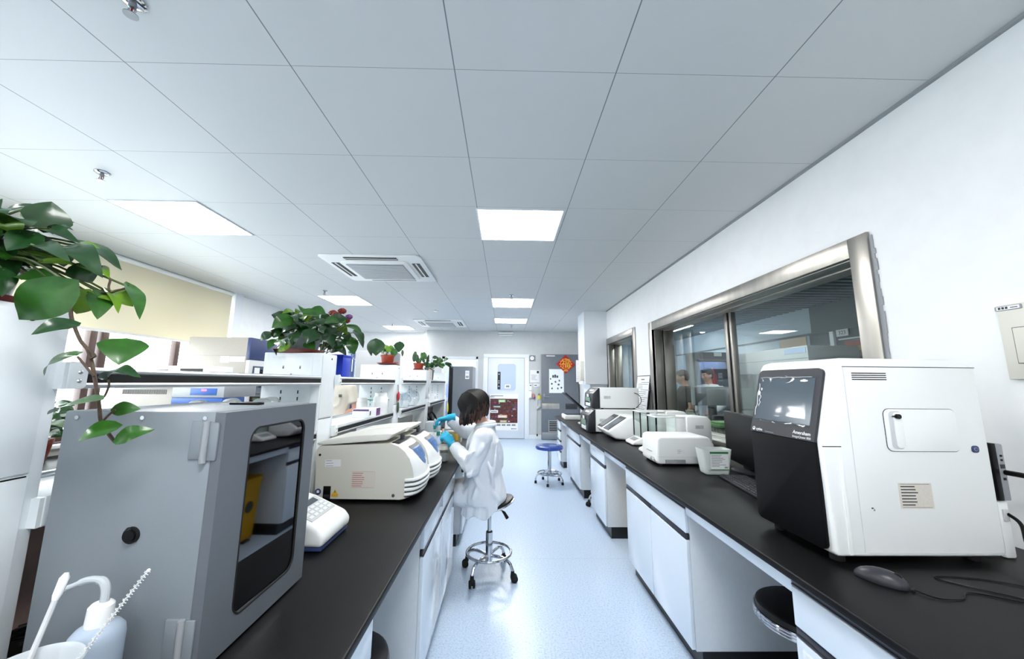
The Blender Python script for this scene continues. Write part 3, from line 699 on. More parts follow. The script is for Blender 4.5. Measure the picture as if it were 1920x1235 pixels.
for r in range(6):
    n = 15; 
    for k in range(n):
        if r == 0 and 4 <= k <= 9:
            if k != 4: continue
            y0, y1 = kc.y-.215+.43*4/n, kc.y-.215+.43*10/n
        else: y0, y1 = kc.y-.215+.43*k/n, kc.y-.215+.43*(k+1)/n
        x = kc.x-.062+.0245*r
        b = B(); b.box(x, x+.021, y0+.002, y1-.002, BT+.015, BT+.0225, 'plastic_dark', .0025, 1, rot=KR, piv=kc); b.build('key', t)
t = thing('monitor', 'black flat monitor seen at a slant behind the keyboard', 'monitor', (1.69, 2.6, BT))
MR = Matrix.Rotation(math.radians(-11), 4, 'Z'); mc = Vector((1.665, 2.605, 1.05))
b = B(); b.box(mc.x, mc.x+.035, mc.y-.29, mc.y+.29, .872, 1.228, 'black', .006, rot=MR, piv=mc); b.build('case', t)
b = B(); b.box(mc.x-.0015, mc.x+.001, mc.y-.277, mc.y+.277, .895, 1.215, 'screen_black', rot=MR, piv=mc); b.build('screen', t, 0)
b = B(); b.box(1.69, 1.73, 2.56, 2.65, BT+.012, 1.0, 'plastic_dark', .006); b.build('stand_neck', t)
b = B(); b.lathe([(.11, 0), (.11, .008), (.1, .014), (0, .014)], (1.70, 2.6, BT), 'plastic_dark', 28); b.build('stand_foot', t)
# ---------------------------------------------------------------- white reader box
t = thing('plate_reader', 'low white bench instrument with rounded edges behind the translucent tub', 'lab instrument', (1.34, 2.9, BT))
b = B(); b.prism([(1.12, .862), (1.135, .848), (1.555, .848), (1.565, .86), (1.555, .985), (1.528, 1.035), (1.50, 1.047), (1.15, 1.047), (1.125, 1.03)], 'y', 2.75, 3.05, 'plastic_white', .016, 4)
for x in (1.16, 1.52):
    for y in (2.79, 3.01): b.lathe([(.016, -.014), (.016, .002)], (x, y, .849), 'rubber', 12)
b.build('housing', t)
b = B(); b.box(1.118, 1.121, 2.84, 2.94, .925, .9275, 'plastic_dark'); b.box(1.1175, 1.121, 2.80, 2.87, .885, .888, 'plastic_grey'); b.box(1.13, 1.56, 2.7488, 2.751, .9, .9015, 'plastic_light'); b.build('seam', t, 0)
for y in (2.80, 2.86): b = B(); b.disc((1.1205, y, .868), (-1, 0, 0), .012, .004, 'plastic_grey', 14); b.build('port', t)
sticker(t, (1.27, 2.7498, .925), (1, 0, 0), (0, 0, 1), .055, .03, 'paper', 3, 'ink', False)
sticker(t, (1.18, 2.7498, .856), (1, 0, 0), (0, 0, 1), .15, .026, 'plastic_grey', 3, 'paper', False, 'rating_plate')
# translucent tub with green-topped label
t = thing('plastic_tub', 'translucent plastic jerrycan shaped tub with a green and grey label', 'plastic container', (1.42, 2.54, BT))
def shell(b, cx, cy, w0, d0, w1, d1, z0, z1, r, th, mat, rot=0.):
    Rz = Matrix.Rotation(math.radians(rot), 3, 'Z'); c = Vector((cx, cy, 0)); rings = []
    lv = [(0, .86, z0), (0, .96, z0+.006), (0, 1, z0+.02)]+[(k/5., 1, z0+.02+(z1-z0-.02)*k/5) for k in range(1, 6)]
    def ringpts(f, s, z, inset): 
        w = (w0+(w1-w0)*f)*s-2*inset; d = (d0+(d1-d0)*f)*s-2*inset
        return [c+Rz @ Vector((p[0], p[1], 0))+Vector((0, 0, z)) for p in rrect(w, d, max(.004, r*s-inset))]
    R = [ringpts(f, s, z, 0) for f, s, z in lv]+[ringpts(f, s, max(z, z0+th), th) for f, s, z in reversed(lv)]
    n = len(R[0]); vs = [v for q in R for v in q]; fs = [(i*n+k, i*n+(k+1) % n, (i+1)*n+(k+1) % n, (i+1)*n+k) for i in range(len(R)-1) for k in range(n)]
    fs.append(tuple(range(n-1, -1, -1))); fs.append(tuple(range((len(R)-1)*n, len(R)*n))); b.add(vs, fs, mat)
b = B(); shell(b, 1.425, 2.545, .165, .10, .20, .12, BT, 1.0, .022, .002, 'milky', -2); b.build('body', t, 50)
lb = B(); lb.box(1.368, 1.488, 2.4815, 2.4835, .872, .99, 'paper'); lb.box(1.366, 1.49, 2.481, 2.4815, .974, .988, 'green_label'); lb.box(1.366, 1.49, 2.481, 2.4815, .872, .876, 'green_label')
for k in range(9): lb.box(1.374, 1.374+random.uniform(.05, .10), 2.481, 2.4815, .964-.0088*k, .967-.0088*k, 'ink_grey')
for k in range(9): lb.box(1.46+.0024*k, 1.4612+.0024*k, 2.481, 2.4815, .882, .893, 'ink')
lo = lb.build('label', t, 0); lo['label'] = 'green and grey paper label'
# ---------------------------------------------------------------- analytical balances
def balance(x0, y0, y1, top, label):
    cy = (y0+y1)/2; t = thing('analytical_balance', label, 'balance', (x0+.25, cy, BT), 'glass cased balances')
    b = B(); b.prism([(x0-.09, BT+.012), (x0-.08, BT+.006), (x0+.47, BT+.006), (x0+.47, BT+.075), (x0+.02, BT+.075), (x0-.085, BT+.032)], 'y', y0, y1, 'plastic_white', .01, 3)
    for x in (x0-.05, x0+.43):
        for y in (y0+.03, y1-.03): b.lathe([(.014, 0), (.014, .008)], (x, y, BT), 'rubber', 12)
    b.build('base', t)
    b = B(); n = Vector((-.043, 0, .105)).normalized()
    for sgn, z in ((0, 0),): b.box(x0-.06, x0-.005, cy-.07, cy+.07, BT+.051, BT+.055, 'plastic_grey', .001, rot=Matrix.Rotation(math.radians(-22), 4, 'Y'))
    b.build('display', t)
    b = B(); z0, z1 = BT+.078, top-.012; x1 = x0+.17
    b.box(x0, x1, y0+.012, y0+.015, z0, z1, 'glass_thin'); b.box(x0, x1, y1-.015, y1-.012, z0, z1, 'glass_thin'); b.box(x0, x0+.003, y0+.015, y1-.015, z0, z1, 'glass_thin'); b.box(x0, x1+.13, y0+.015, y1-.015, z1-.003, z1, 'glass_thin')
    b.build('draft_shield', t, 0)
    b = B()
    for y in (y0+.010, y1-.022): b.box(x0-.004, x0+.36, y, y+.012, z1, z1+.012, 'plastic_white', .003); b.box(x0-.003, x0+.007, y+.001, y+.011, z0, z1, 'glass_smoke')
    b.box(x0-.004, x0+.01, y0+.02, y1-.02, z1, z1+.012, 'plastic_white', .003); b.build('frame', t)
    b = B(); b.box(x1, x1+.085, y0+.012, y1-.012, z0-.004, z1, 'plastic_white', .008); b.build('pillar', t)
    b = B(); b.prism([(x1+.086, z0-.004), (x1+.30, z0-.004), (x1+.30, top-.03), (x1+.27, top), (x1+.086, top)], 'y', y0, y1, 'plastic_white', .01, 3); h = b.build('housing', t)
    sticker(h, (x1+.16, y0-.0004, top-.10), (1, 0, 0), (0, 0, 1), .07, .028, 'plastic_light', 3, 'ink', False)
    b = B(); b.lathe([(0, 0), (.04, 0), (.043, .004), (.04, .006), (0, .006)], (x0+.085, cy, z0+.012), 'chrome', 24); b.tube([(x0+.085, cy, z0-.006), (x0+.085, cy, z0+.012)], .007, 'steel_dull', 10); b.build('weighing_pan', t)
balance(1.29, 3.14, 3.36, 1.158, 'white balance with glass draft shield right behind the low white instrument')
balance(1.33, 3.62, 3.84, 1.165, 'glass cased balance farther from the camera, beside the sloping touch screens')
# ---------------------------------------------------------------- sloping touch screen instruments
def sloped(y0, y1, x, label):
    t = thing('touch_instrument', label, 'lab instrument', (x+.2, (y0+y1)/2, BT), 'sloping touch screen instruments')
    prof = [(x+.03, .905), (x+.02, .935), (x+.235, 1.075), (x+.27, 1.085), (x+.56, 1.07), (x+.60, 1.03), (x+.61, .90), (x+.58, .845), (x+.20, .842), (x+.10, .85)]
    b = B(); b.prism(prof, 'y', y0, y1, 'plastic_white', .022, 4); b.box(x+.22, x+.55, y0+.03, y1-.03, BT, .846, 'rubber'); b.build('housing', t)
    d = Vector((.215, 0, .14)).normalized(); n = Vector((-d.z, 0, d.x)); o = Vector((x+.02, 0, .935))
    def pl(b, s0, s1, a0, a1, h0, h1, m):
        P = [o+d*s+Vector((0, y, 0)) for s, y in ((s0, a0), (s1, a0), (s1, a1), (s0, a1))]
        vs = [p+n*h0 for p in P]+[p+n*h1 for p in P]; b.add(vs, [(3, 2, 1, 0), (4, 5, 6, 7), (0, 1, 5, 4), (1, 2, 6, 5), (2, 3, 7, 6), (3, 0, 4, 7)], m)
    b = B(); pl(b, .012, .25, y0+.02, y1-.02, -.002, .004, 'plastic_dark'); bz = b.build('screen_bezel', t)
    b = B(); pl(b, .035, .205, y0+.032, y1-.032, .004, .005, 'screen'); b.build('screen', bz, 0)
sloped(3.93, 4.17, 1.07, 'white instrument with sloping grey screen, nearer of the twin pair')
sloped(4.20, 4.42, 1.07, 'white instrument with sloping grey screen, farther of the twin pair')
# ---------------------------------------------------------------- stacked cyclers with black fronts
def cycler(x0, x1, y0, y1, z0, z1, label):
    t = thing('thermal_cycler', label, 'lab instrument', ((x0+x1)/2, (y0+y1)/2, z0), 'stacked black fronted instruments')
    b = B(); b.box(x0+.10, x1, y0, y1, z0+.012, z1, 'plastic_white', .014, 3)
    for x in (x0+.14, x1-.05):
        for y in (y0+.05, y1-.05): b.lathe([(.016, 0), (.016, .014)], (x, y, z0), 'rubber', 10)
    b.build('housing', t)
    b = B(); b.prism([(x0, z0+.02), (x0+.02, z0+.008), (x0+.10, z0+.008), (x0+.10, z1-.003), (x0+.085, z1-.003), (x0+.012, z1-.075)], 'y', y0-.004, y1+.004, 'plastic_dark', .006); f = b.build('front_panel', t)
    h = z1-z0
    b = B(); b.box(x0-.003, x0+.002, y0+.10, y1-.10, z0+h*.26, z0+h*.52, 'lcd', .001); b.build('display', f)
    b = B(); b.box(x0-.004, x0+.002, y0+.17, y0+.26, z0+h*.54, z0+h*.68, 'paper', .001); b.build('button', f); b = B(); b.box(x0-.003, x0+.002, y0+.09, y0+.34, z0+.03, z0+.085, 'paper', .001); b.build('name_strip', f)
    b = B(); R = Matrix.Rotation(math.radians(-45), 4, 'Y'); b.box(x0+.035, x0+.062, y0+.10, y0+.30, z1-.040, z1-.034, 'paper', rot=R); b.build('sticker', f)
    sticker(t, (x0+.15, y0-.0004, z0+h*.48), (1, 0, 0), (0, 0, 1), .085, .035, 'plastic_light', 3, 'ink', False)
cycler(1.005, 1.68, 4.52, 4.97, BT, 1.118, 'lower of two stacked instruments, black front with small green display')
cycler(1.07, 1.66, 4.54, 4.98, 1.120, 1.382, 'upper of two stacked instruments, white body with black front')
b = B(); b.tube(smooth_path([(1.6, 4.537, 1.32), (1.64, 4.50, 1.30), (1.665, 4.48, 1.24), (1.65, 4.49, 1.19), (1.61, 4.515, 1.14)]), .004, 'black', 8); tag(rebase(b.build('cable', None), (1.62, 4.54, 1.3)), 'short black cable curving at the back of the upper stacked instrument', 'cable')
# ---------------------------------------------------------------- scanner, tray
t = thing('flatbed_scanner', 'flat scanner with its thin black lid standing open at the far bench end', 'scanner', (1.2, 6.3, BT))
b = B(); b.box(.99, 1.42, 6.12, 6.5, BT+.002, BT+.075, 'plastic_white', .01); b.box(1.02, 1.40, 6.14, 6.48, BT+.073, BT+.078, 'black_gloss'); b.build('bed', t)
b = B(); R = Matrix.Rotation(math.radians(40), 4, 'Y'); b.box(.88, 1.42, 6.13, 6.49, BT+.08, BT+.10, 'black', .004, rot=R, piv=(1.42, 6.3, BT+.09)); b.build('lid', t)
t = thing('sample_tray', 'small flat white tray on the right bench in front of the scanner', 'tray', (1.18, 5.5, BT))
b = B(); b.box(1.10, 1.34, 5.42, 5.60, BT, BT+.02, 'plastic_light', .004); b.build('tray', t); b = B(); b.box(1.12, 1.32, 5.44, 5.58, BT+.02, BT+.024, 'plastic_white', .002); b.build('liner', t)
# ---------------------------------------------------------------- things on the right wall
t = thing('notice_board', 'white printed sheet on a black board leaning against the wall between the windows', 'notice', (1.85, 5.0, BT+.0))
R = Matrix.Rotation(math.radians(8), 4, 'Y'); pv = (1.835, 5.0, BT)
b = B(); b.box(1.835, 1.847, 4.84, 5.32, BT, 1.555, 'black', .002, rot=R, piv=pv); b.build('board', t)
b = B(); b.box(1.8335, 1.835, 4.86, 5.31, BT+.02, 1.545, 'paper', rot=R, piv=pv); random.seed(2)
for k in range(22):
    z = 1.46-k*.026; y1 = 5.24-(0 if k % 4 else .1); b.box(1.8328, 1.8335, y1-random.uniform(.15, .36), y1, z-.0035, z+.0035, 'ink_grey', rot=R, piv=pv)
b.box(1.8328, 1.8335, 5.03, 5.15, 1.495, 1.507, 'ink', rot=R, piv=pv); b.build('printed_sheet', t, 0)
t = thing('wall_cabinet_box', 'flat white electric distribution box on the right wall at the picture edge', 'electric box', (RW, 1.16, 1.6))
b = B(); b.box(RW-.022, RW, .90, 1.357, 1.46, 1.744, 'cream', .003); b.build('case', t)
b = B(); b.box(RW-.0245, RW-.021, .97, 1.322, 1.518, 1.654, 'plastic_dark'); b.box(RW-.026, RW-.022, .972, 1.32, 1.520, 1.652, 'cream', .001); b.build('door', t)
b = B(); b.prism([(1.322+p[0], 1.731+p[1]) for p in rrect(.075, .018, .004)], 'x', RW-.0245, RW-.0215, 'plastic_grey', .0006); b.box(RW-.025, RW-.0244, 1.29, 1.354, 1.7245, 1.7375, 'paper')
for k in range(3): b.box(RW-.0256, RW-.025, 1.349-k*.010-.007, 1.349-k*.010, 1.727, 1.7355, 'ink')
b.box(RW-.0256, RW-.025, 1.295, 1.315, 1.729, 1.732, 'ink'); b.build('name_plate', t, 0)
# ================================================================ stools and bin
def stool_base(t, c, R, hub, mat='chrome', legs=5, cast=True, rot=20., ring=.0, rz=.15, foot=.0):
    cx, cy = c
    for k in range(legs):
        a = math.radians(rot+360/legs*k); d = Vector((math.cos(a), math.sin(a), 0)); o = Vector((cx, cy, 0))
        b = B(); zf = .075 if cast else .03
        b.tube(smooth_path([o+d*.02+Vector((0, 0, hub)), o+d*(R*.55)+Vector((0, 0, hub+.008)), o+d*(R*.86)+Vector((0, 0, hub-.012)), o+d*(R*.98)+Vector((0, 0, hub-.05)), o+d*R+Vector((0, 0, zf))], 4), .0115, mat, 10); lg = b.build('leg', t)
        b = B(); e = o+d*R
        if cast:
            n = Vector((-d.y, d.x, 0)); w = Vector((math.cos(a+.7), math.sin(a+.7), 0)); q = Vector((-w.y, w.x, 0)); ct = e+w*.012+Vector((0, 0, .026))
            for s in (-1, 1): b.tube([ct+q*s*.006, ct+q*s*.008, ct+q*s*.02, ct+q*s*.023], [.020, .0255, .0255, .02], 'rubber', 16)
            b.tube([e+Vector((0, 0, .045)), e+Vector((0, 0, .078))], [.016, .012], 'rubber', 10); b.ball(ct+Vector((0, 0, .012)), (.022, .022, .022), 'rubber', 12, 8); b.build('caster', lg)
        else:
            b.lathe([(.018, 0), (.018, .02), (.014, .038), (.0, .038)], (e.x, e.y, 0), 'rubber', 14); b.build('rubber_foot', lg)
    if ring:
        b = B(); b.ring((cx, cy, rz), ring, .0105, mat, 40, 10); b.build('foot_ring', t)
def round_seat(t, c, R, z, mat, rim):
    b = B(); b.lathe([(0, -.012), (R*.96, -.012), (R, 0), (R, .012), (R*.97, .03), (R*.9, .038), (R*.5, .04), (0, .04)], (c[0], c[1], z), mat, 40); b.build('seat', t)
    if rim:
        b = B()
        for dz in (-.014, -.003, .008): b.ring((c[0], c[1], z+dz), R+.001, .0065, 'chrome', 44, 8)
        b.build('seat_rim', t)
# stool the seated person uses: chrome, caster base, saddle-ish black seat with back lip
t = thing('lab_stool', 'chrome caster stool with black seat under the seated person in the white coat', 'stool', (-.112, 2.975, 0), 'round laboratory stools')
stool_base(t, (-.112, 2.975), .21, .135, ring=.168, rz=.158, rot=58, legs=4)
b = B(); b.tube([(-.112, 2.975, .10), (-.112, 2.975, .30)], .0265, 'chrome', 20); b.tube([(-.112, 2.975, .30), (-.112, 2.975, .306)], .023, 'rubber', 16); b.tube([(-.112, 2.975, .30), (-.112, 2.975, .50)], .0145, 'chrome', 14); b.build('column', t)
b = B()
b.lathe([(0, 0), (.15, 0), (.172, .004), (.178, .014), (.172, .026), (.15, .036), (.08, .030), (0, .026)], (-.108, 2.975, .498), 'leather', 40)
for v in b.v:
    x = v.x+.108; v.z += .9*x*x*(1 if x > 0 else .25)+.05*max(0, x)
b.build('seat', t)
b = B(); b.ring((-.108, 2.975, .503), .179, .0075, 'chrome', 44, 8)
for v in b.v:
    x = v.x+.108; v.z += .9*x*x*(1 if x > 0 else .25)+.05*max(0, x)
b.build('seat_rim', t)
b = B(); b.tube([(-.09, 2.965, .485), (-.01, 2.955, .455)], .004, 'chrome', 8); b.tube([(-.015, 2.955, .457), (.0, 2.953, .445), (.026, 2.95, .405)], [.006, .011, .013], 'rubber', 10); b.build('height_lever', t)
# blue stool
t = thing('lab_stool', 'stool with round blue seat and chrome foot ring standing in the far aisle', 'stool', (.655, 5.51, 0), 'round laboratory stools')
stool_base(t, (.655, 5.51), .205, .125, cast=False, rot=40, ring=.172, rz=.138, legs=5)
b = B(); b.tube([(.655, 5.51, .12), (.655, 5.51, .44)], .027, 'chrome', 18); b.tube([(.655, 5.51, .42), (.655, 5.51, .49)], .016, 'chrome', 14); b.build('column', t)
round_seat(t, (.655, 5.51), .205, .49, 'blue_seat', False)
# black stool under the right bench
def black_stool(x, y, z, label, rot, R=.175, rim=True):
    t = thing('lab_stool', label, 'stool', (x, y, 0), 'round laboratory stools')
    stool_base(t, (x, y), .2, .135, ring=.165, rz=.155, rot=rot)
    b = B(); b.tube([(x, y, .10), (x, y, .32)], .0265, 'chrome', 18); b.tube([(x, y, .32), (x, y, z)], .0145, 'chrome', 14); b.build('column', t)
    round_seat(t, (x, y), R, z, 'leather', rim)
black_stool(1.235, 1.61, .495, 'black round stool with ribbed chrome rim pushed under the right bench near the camera', 10)
black_stool(-.575, 1.42, .44, 'black round stool tucked under the left bench at the bottom edge', 30, rim=False)
black_stool(1.20, 4.50, .45, 'caster stool hidden under the right bench behind the blue stool, one black caster showing', 178)
t = thing('waste_bin', 'yellow pedal waste bin standing under the right bench', 'waste bin', (1.305, 3.44, 0))
b = B(); shell(b, 1.305, 3.44, .24, .25, .29, .30, .002, .51, .04, .004, 'bin_yellow'); b.build('body', t, 50)
b = B(); b.prism([(1.305+p[0], 3.44+p[1]) for p in rrect(.30, .31, .045)], 'z', .511, .55, 'bin_yellow', .01); b.build('lid', t)
b = B(); b.box(1.155, 1.20, 3.40, 3.48, .004, .02, 'plastic_dark', .004); b.build('pedal', t)
b = B(); b.disc((1.17, 3.44, .3), (-1, 0, -.06), .05, .003, 'plastic_dark', 24); b.build('warning_mark', t)
# ================================================================ on the left island bench
random.seed(21)
# ---------------------------------------------------------------- grey incubator shaker box with smoked door
t = thing('incubator', 'grey metal incubator box with smoked glass door in the left foreground', 'incubator', (-.79, 1.01, BT))
x0, x1, y0, y1, z0, z1 = -.958, -.634, .822, 1.207, BT+.006, 1.362
b = B(); b.box(x0, x1, y0, y1, z0, z1, 'incu_grey', .004)
for x in (x0+.04, x1-.04):
    for y in (y0+.04, y1-.04): b.lathe([(.015, -.006), (.015, .002)], (x, y, z0), 'rubber', 12)
b.build('body', t)
dx = -.612
b = B(); o = rrect(.236, .418, .032, 6); cy, cz = 1.029, 1.107
P = [(y0+.001, z0+.002), (y1-.001, z0+.002), (y1-.001, z1-.002), (y0+.001, z1-.002)]
bm = bmesh.new(); ov = [bm.verts.new((dx, p[0], p[1])) for p in P]; iv = [bm.verts.new((dx, cy+p[0], cz+p[1])) for p in o]
eo = [bm.edges.new((ov[i], ov[(i+1) % 4])) for i in range(4)]; ei = [bm.edges.new((iv[i], iv[(i+1) % len(iv)])) for i in range(len(iv))]
bmesh.ops.triangle_fill(bm, edges=eo+ei, use_beauty=True)
r = bmesh.ops.extrude_face_region(bm, geom=list(bm.faces)); 
for v in [g for g in r['geom'] if isinstance(g, bmesh.types.BMVert)]: v.co.x = x1+.001
bmesh.ops.recalc_face_normals(bm, faces=list(bm.faces)); b.bm(bm, 'incu_dark'); dr = b.build('door', t, 30)
b = B(); o2 = rrect(.25, .432, .036, 6); b.prism([(cy+p[0], cz+p[1]) for p in o2], 'x', x1+.002, dx-.006, 'tint_mirror'); b.v = [v+Vector((.020*(v.y-cy), 0, 0)) for v in b.v]; b.build('door_glass', dr, 0)
b = B(); n = len(o)
loop = [Vector((dx-.0015, cy+p[0], cz+p[1])) for p in rrect(.236, .418, .032, 8)]; loop.append(loop[0]); b.tube(loop, .003, 'rubber', 6, cap=False); b.build('gasket', dr)
for z in (1.302, .912):
    b = B(); b.box(x1-.046, x1-.012, y0-.004, y0+.002, z-.04, z+.04, 'incu_grey', .002); b.box(x1-.012, x1+.012, y0-.0035, y0+.002, z-.043, z+.037, 'incu_grey', .002)
    b.tube([(x1-.012, y0-.006, z-.047), (x1-.012, y0-.006, z+.04)], .0065, 'plastic_grey', 12); b.build('hinge', t)
b = B(); b.disc((-.775, y0, 1.11), (0, -1, 0), .0165, .004, 'rubber', 24); b.disc((-.775, y0-.003, 1.11), (0, -1, 0), .012, .006, 'black', 20); b.ball((-.779, y0-.005, 1.121), (.006, .005, .006), 'black', 8, 6); b.build('cable_grommet', t)
for x in (-.93, -.79, -.655):
    b = B(); b.disc((x, y0+.0005, 1.348), (0, -1, 0), .0045, .0022, 'chrome', 12); b.build('screw', t)
b = B(); b.box(-.785, -.70, 1.06, 1.085, z1-.001, z1+.007, 'black', .003); b.build('carry_handle', t)
b = B(); b.disc((-.83, 1.08, z1-.0005), (0, 0, 1), .006, .002, 'chrome', 12); b.build('top_screw', t)
# ---------------------------------------------------------------- balance with blue foot
t = thing('laboratory_scale', 'white instrument with sloping keypad and blue base line, half hidden behind the grey box', 'scale', (-.79, 1.49, BT))
b = B(); b.prism([(-.637, .852), (-.632, .885), (-.655, .912), (-.78, .968), (-.84, .985), (-.96, .985), (-.97, .852)], 'y', 1.372, 1.60, 'plastic_white', .014, 4); b.build('housing', t)
b = B(); b.box(-.965, -.640, 1.377, 1.595, BT+.004, .853, 'navy', .004)
b.build('base', t)
b = B(); d = Vector((-.125, 0, .056)).normalized(); nn = Vector((-d.z, 0, d.x))*-1; o = Vector((-.672, 0, .9205)); nn = Vector((.056, 0, .125)).normalized()
def kp(b, s0, s1, a0, a1, h0, h1, m):
    Pp = [o+d*s+Vector((0, y, 0)) for s, y in ((s0, a0), (s1, a0), (s1, a1), (s0, a1))]
    b.add([p+nn*h0 for p in Pp]+[p+nn*h1 for p in Pp], [(3, 2, 1, 0), (4, 5, 6, 7), (0, 1, 5, 4), (1, 2, 6, 5), (2, 3, 7, 6), (3, 0, 4, 7)], m)
kp(b, .02, .115, 1.40, 1.575, -.001, .002, 'plastic_light'); k_ = b.build('keypad', t, 0)
for i in range(3):
    for j in range(5):
        b = B(); kp(b, .03+i*.018, .042+i*.018, 1.41+j*.033, 1.434+j*.033, .0015, .0035, 'paper'); b.build('key', k_, 0)
b = B(); kp(b, .085, .11, 1.42, 1.555, .0015, .003, 'screen'); b.build('display', k_, 0)
# ---------------------------------------------------------------- centrifuges
def centrifuge(lbl):
    cx, ya, yb = 0., 1.92, 2.20; yc = (ya+yb)/2; hw = (yb-ya)/2
    t = thing('centrifuge', lbl, 'centrifuge', (-.68, yc, BT), 'bench centrifuges')
    prof = [(-.905, .852), (-.945, .875), (-.955, 1.085), (-.94, 1.105), (-.62, 1.118), (-.575, 1.117), (-.535, 1.105), (-.50, 1.08), (-.474, 1.045), (-.457, 1.0), (-.449, .955), (-.449, .91), (-.462, .875), (-.49, .853), (-.515, .849)]
    front = 5
    def fx(x, y):
        u = (y-yc)/hw; w = min(1, max(0, (x+.60)/.10)); w = w*w*(3-2*w)
        return x+(.046*math.sqrt(max(0, 1-.92*u*u))-.022)*w
    N = 16; st = [ya+(yb-ya)*k/N for k in range(N+1)]
    b = B(); n = len(prof)
    vs = [(fx(x, y), y, z) for y in st for x, z in prof]
    b.add(vs, [tuple(range(n-1, -1, -1))], 'cream'); 
    b.add([vs[N*n+i] for i in range(n)], [tuple(range(n))], 'cream')
    side = [i for i in range(n) if not (front <= i < n-2)]; frt = [i for i in range(n) if front <= i < n-2]
    b.add(vs, [(k*n+i, k*n+(i+1) % n, (k+1)*n+(i+1) % n, (k+1)*n+i) for k in range(N) for i in side], 'cream'); b.add(vs, [(k*n+i, k*n+(i+1) % n, (k+1)*n+(i+1) % n, (k+1)*n+i) for k in range(N) for i in frt], 'plastic_white')
    for x in (-.9, -.54):
        for y in (ya+.05, yb-.05): b.lathe([(.018, 0), (.018, .02)], (x, y, BT), 'rubber', 12)
    b.build('housing', t, 28)
    b = B(); b.prism([(-.952, 1.108), (-.957, 1.120), (-.90, 1.140), (-.78, 1.156), (-.585, 1.169), (-.572, 1.165), (-.598, 1.137), (-.62, 1.133), (-.88, 1.112)], 'y', ya+.002, yb-.002, 'cream_light', .006, 3); b.build('lid', t, 30)
    b = B(); b.box(-.572, -.552, yc-.015, yc+.015, 1.10, 1.148, 'plastic_dark', .003); b.build('lid_latch', t)
    b = B(); b.box(-.585, -.545, ya+.03, yb-.03, 1.117, 1.121, 'plastic_dark', .001); b.build('lid_gasket', t)
    # control panel on the front slope
    fr = [Vector((x, 0, z)) for x, z in prof[6:11]]; L = [0]
    for i in range(1, len(fr)): L.append(L[-1]+(fr[i]-fr[i-1]).length)
    def on(y, s, h):
        for i in range(1, len(fr)):
            if s <= L[i] or i == len(fr)-1:
                q = (s-L[i-1])/(L[i]-L[i-1]); p = fr[i-1].lerp(fr[i], q); tn = (fr[i]-fr[i-1]).normalized(); break
        return Vector((fx(p.x, y), y, p.z))+Vector((-tn.z, 0, tn.x))*-h*-1 if False else Vector((fx(p.x, y), y, p.z))+Vector((-tn.z, 0, tn.x))*h
    def patch(name, wfun, s0, s1, h, m, par):
        b = B(); ns, ny = 12, 10; vs = []; fs = []
        for a in range(ns+1):
            s = s0+(s1-s0)*a/ns; c, w = wfun(a/ns)
            for k in range(ny+1): vs.append(on(c-w+2*w*k/ny, s, h))
        for a in range(ns):
            for k in range(ny): i = a*(ny+1)+k; fs.append((i, i+1, i+ny+2, i+ny+1))
        b.add(vs, fs, m); return b.build(name, par, 60)
    pn = patch('control_panel', lambda q: (yc+.0, .082*(1-q**2.2*.96)**.8), .032, .138, .0022, 'blue_panel', t)
    patch('display', lambda q: (yc, .084), .016, .036, .0026, 'black', pn)
    for k in (-1, 0, 1): patch('digit_window', lambda q, k=k: (yc+k*.052, .019), .021, .031, .003, 'black', pn)
    for k in range(3): patch('key', lambda q, k=k: (yc-.042+k*.042, .012), .05, .058, .003, 'plastic_grey', pn)
    patch('key', lambda q: (yc-.01, .009), .078, .085, .003, 'plastic_grey', pn); patch('key', lambda q: (yc+.018, .005), .105, .122, .003, 'paper', pn)
    for k in range(4):
        b = B(); z = .945-.0225*k; pts = []
        pr = [(x, zz) for x, zz in prof[10:]]
        def px(zq):
            for i in range(len(pr)-1):
                if pr[i+1][1] <= zq <= pr[i][1]: return pr[i][0]+(pr[i+1][0]-pr[i][0])*(pr[i][1]-zq)/(pr[i][1]-pr[i+1][1])
            return pr[-1][0]
        for j in range(15):
            y = ya-.002+(yb-ya+.004)*j/14; pts.append((fx(px(z), min(max(y, ya), yb))+.004, y, z))
        pts = [(-.50, ya-.0035, z-.004)]+pts+[(-.50, yb+.0035, z-.004)]
        b.tube(pts, .0085, 'plastic_white', 8); b.tube([(p[0]+.001, p[1], p[2]-.0105) for p in pts], .0022, 'plastic_dark', 6); b.build('vent_rib', t, 50)
    b = B(); b.box(-.905, -.868, ya-.001, ya+.002, .852, .912, 'black', .001); b.box(-.90, -.873, ya-.003, ya, .856, .872, 'plastic_dark', .001); b.build('power_inlet', t)
    b = B(); b.disc((-.935, ya+.0005, 1.062), (0, -1, 0), .006, .002, 'black', 14); b.build('side_plug', t); b = B(); b.disc((-.556, ya+.0005, .868), (0, -1, 0), .008, .003, 'steel_dull', 14); b.build('side_bolt', t)
    sticker(t, (-.905, ya-.0003, 1.004), (1, 0, .03), (-.03, 0, 1), .078, .034, 'paper', 3, 'ink', False, 'white_sticker')
    sticker(t, (-.772, ya-.0003, .902), (1, 0, .0), (0, 0, 1), .122, .084, 'paper_warm', 7, 'ink_red', True, 'asset_label')
    b = B(); b.box(-.862, -.83, ya-.001, ya+.001, .862, .876, 'gold'); b.prism([(-.857, .8775), (-.835, .8775), (-.846, .897)], 'y', ya-.001, ya+.001, 'gold'); b.box(-.847, -.845, ya-.0015, ya, .882, .890, 'black'); b.build('warning_sticker', t, 0)
    b = B(); b.disc((-.93, ya+.0004, .885), (0, -1, 0), .015, .0014, 'navy', 20); b.box(-.936, -.924, ya-.0016, ya, .880, .892, 'paper'); b.build('blue_sticker', t)
    return t
c1 = centrifuge('cream centrifuge with blue control panel nearest the camera, beside the grey incubator box')
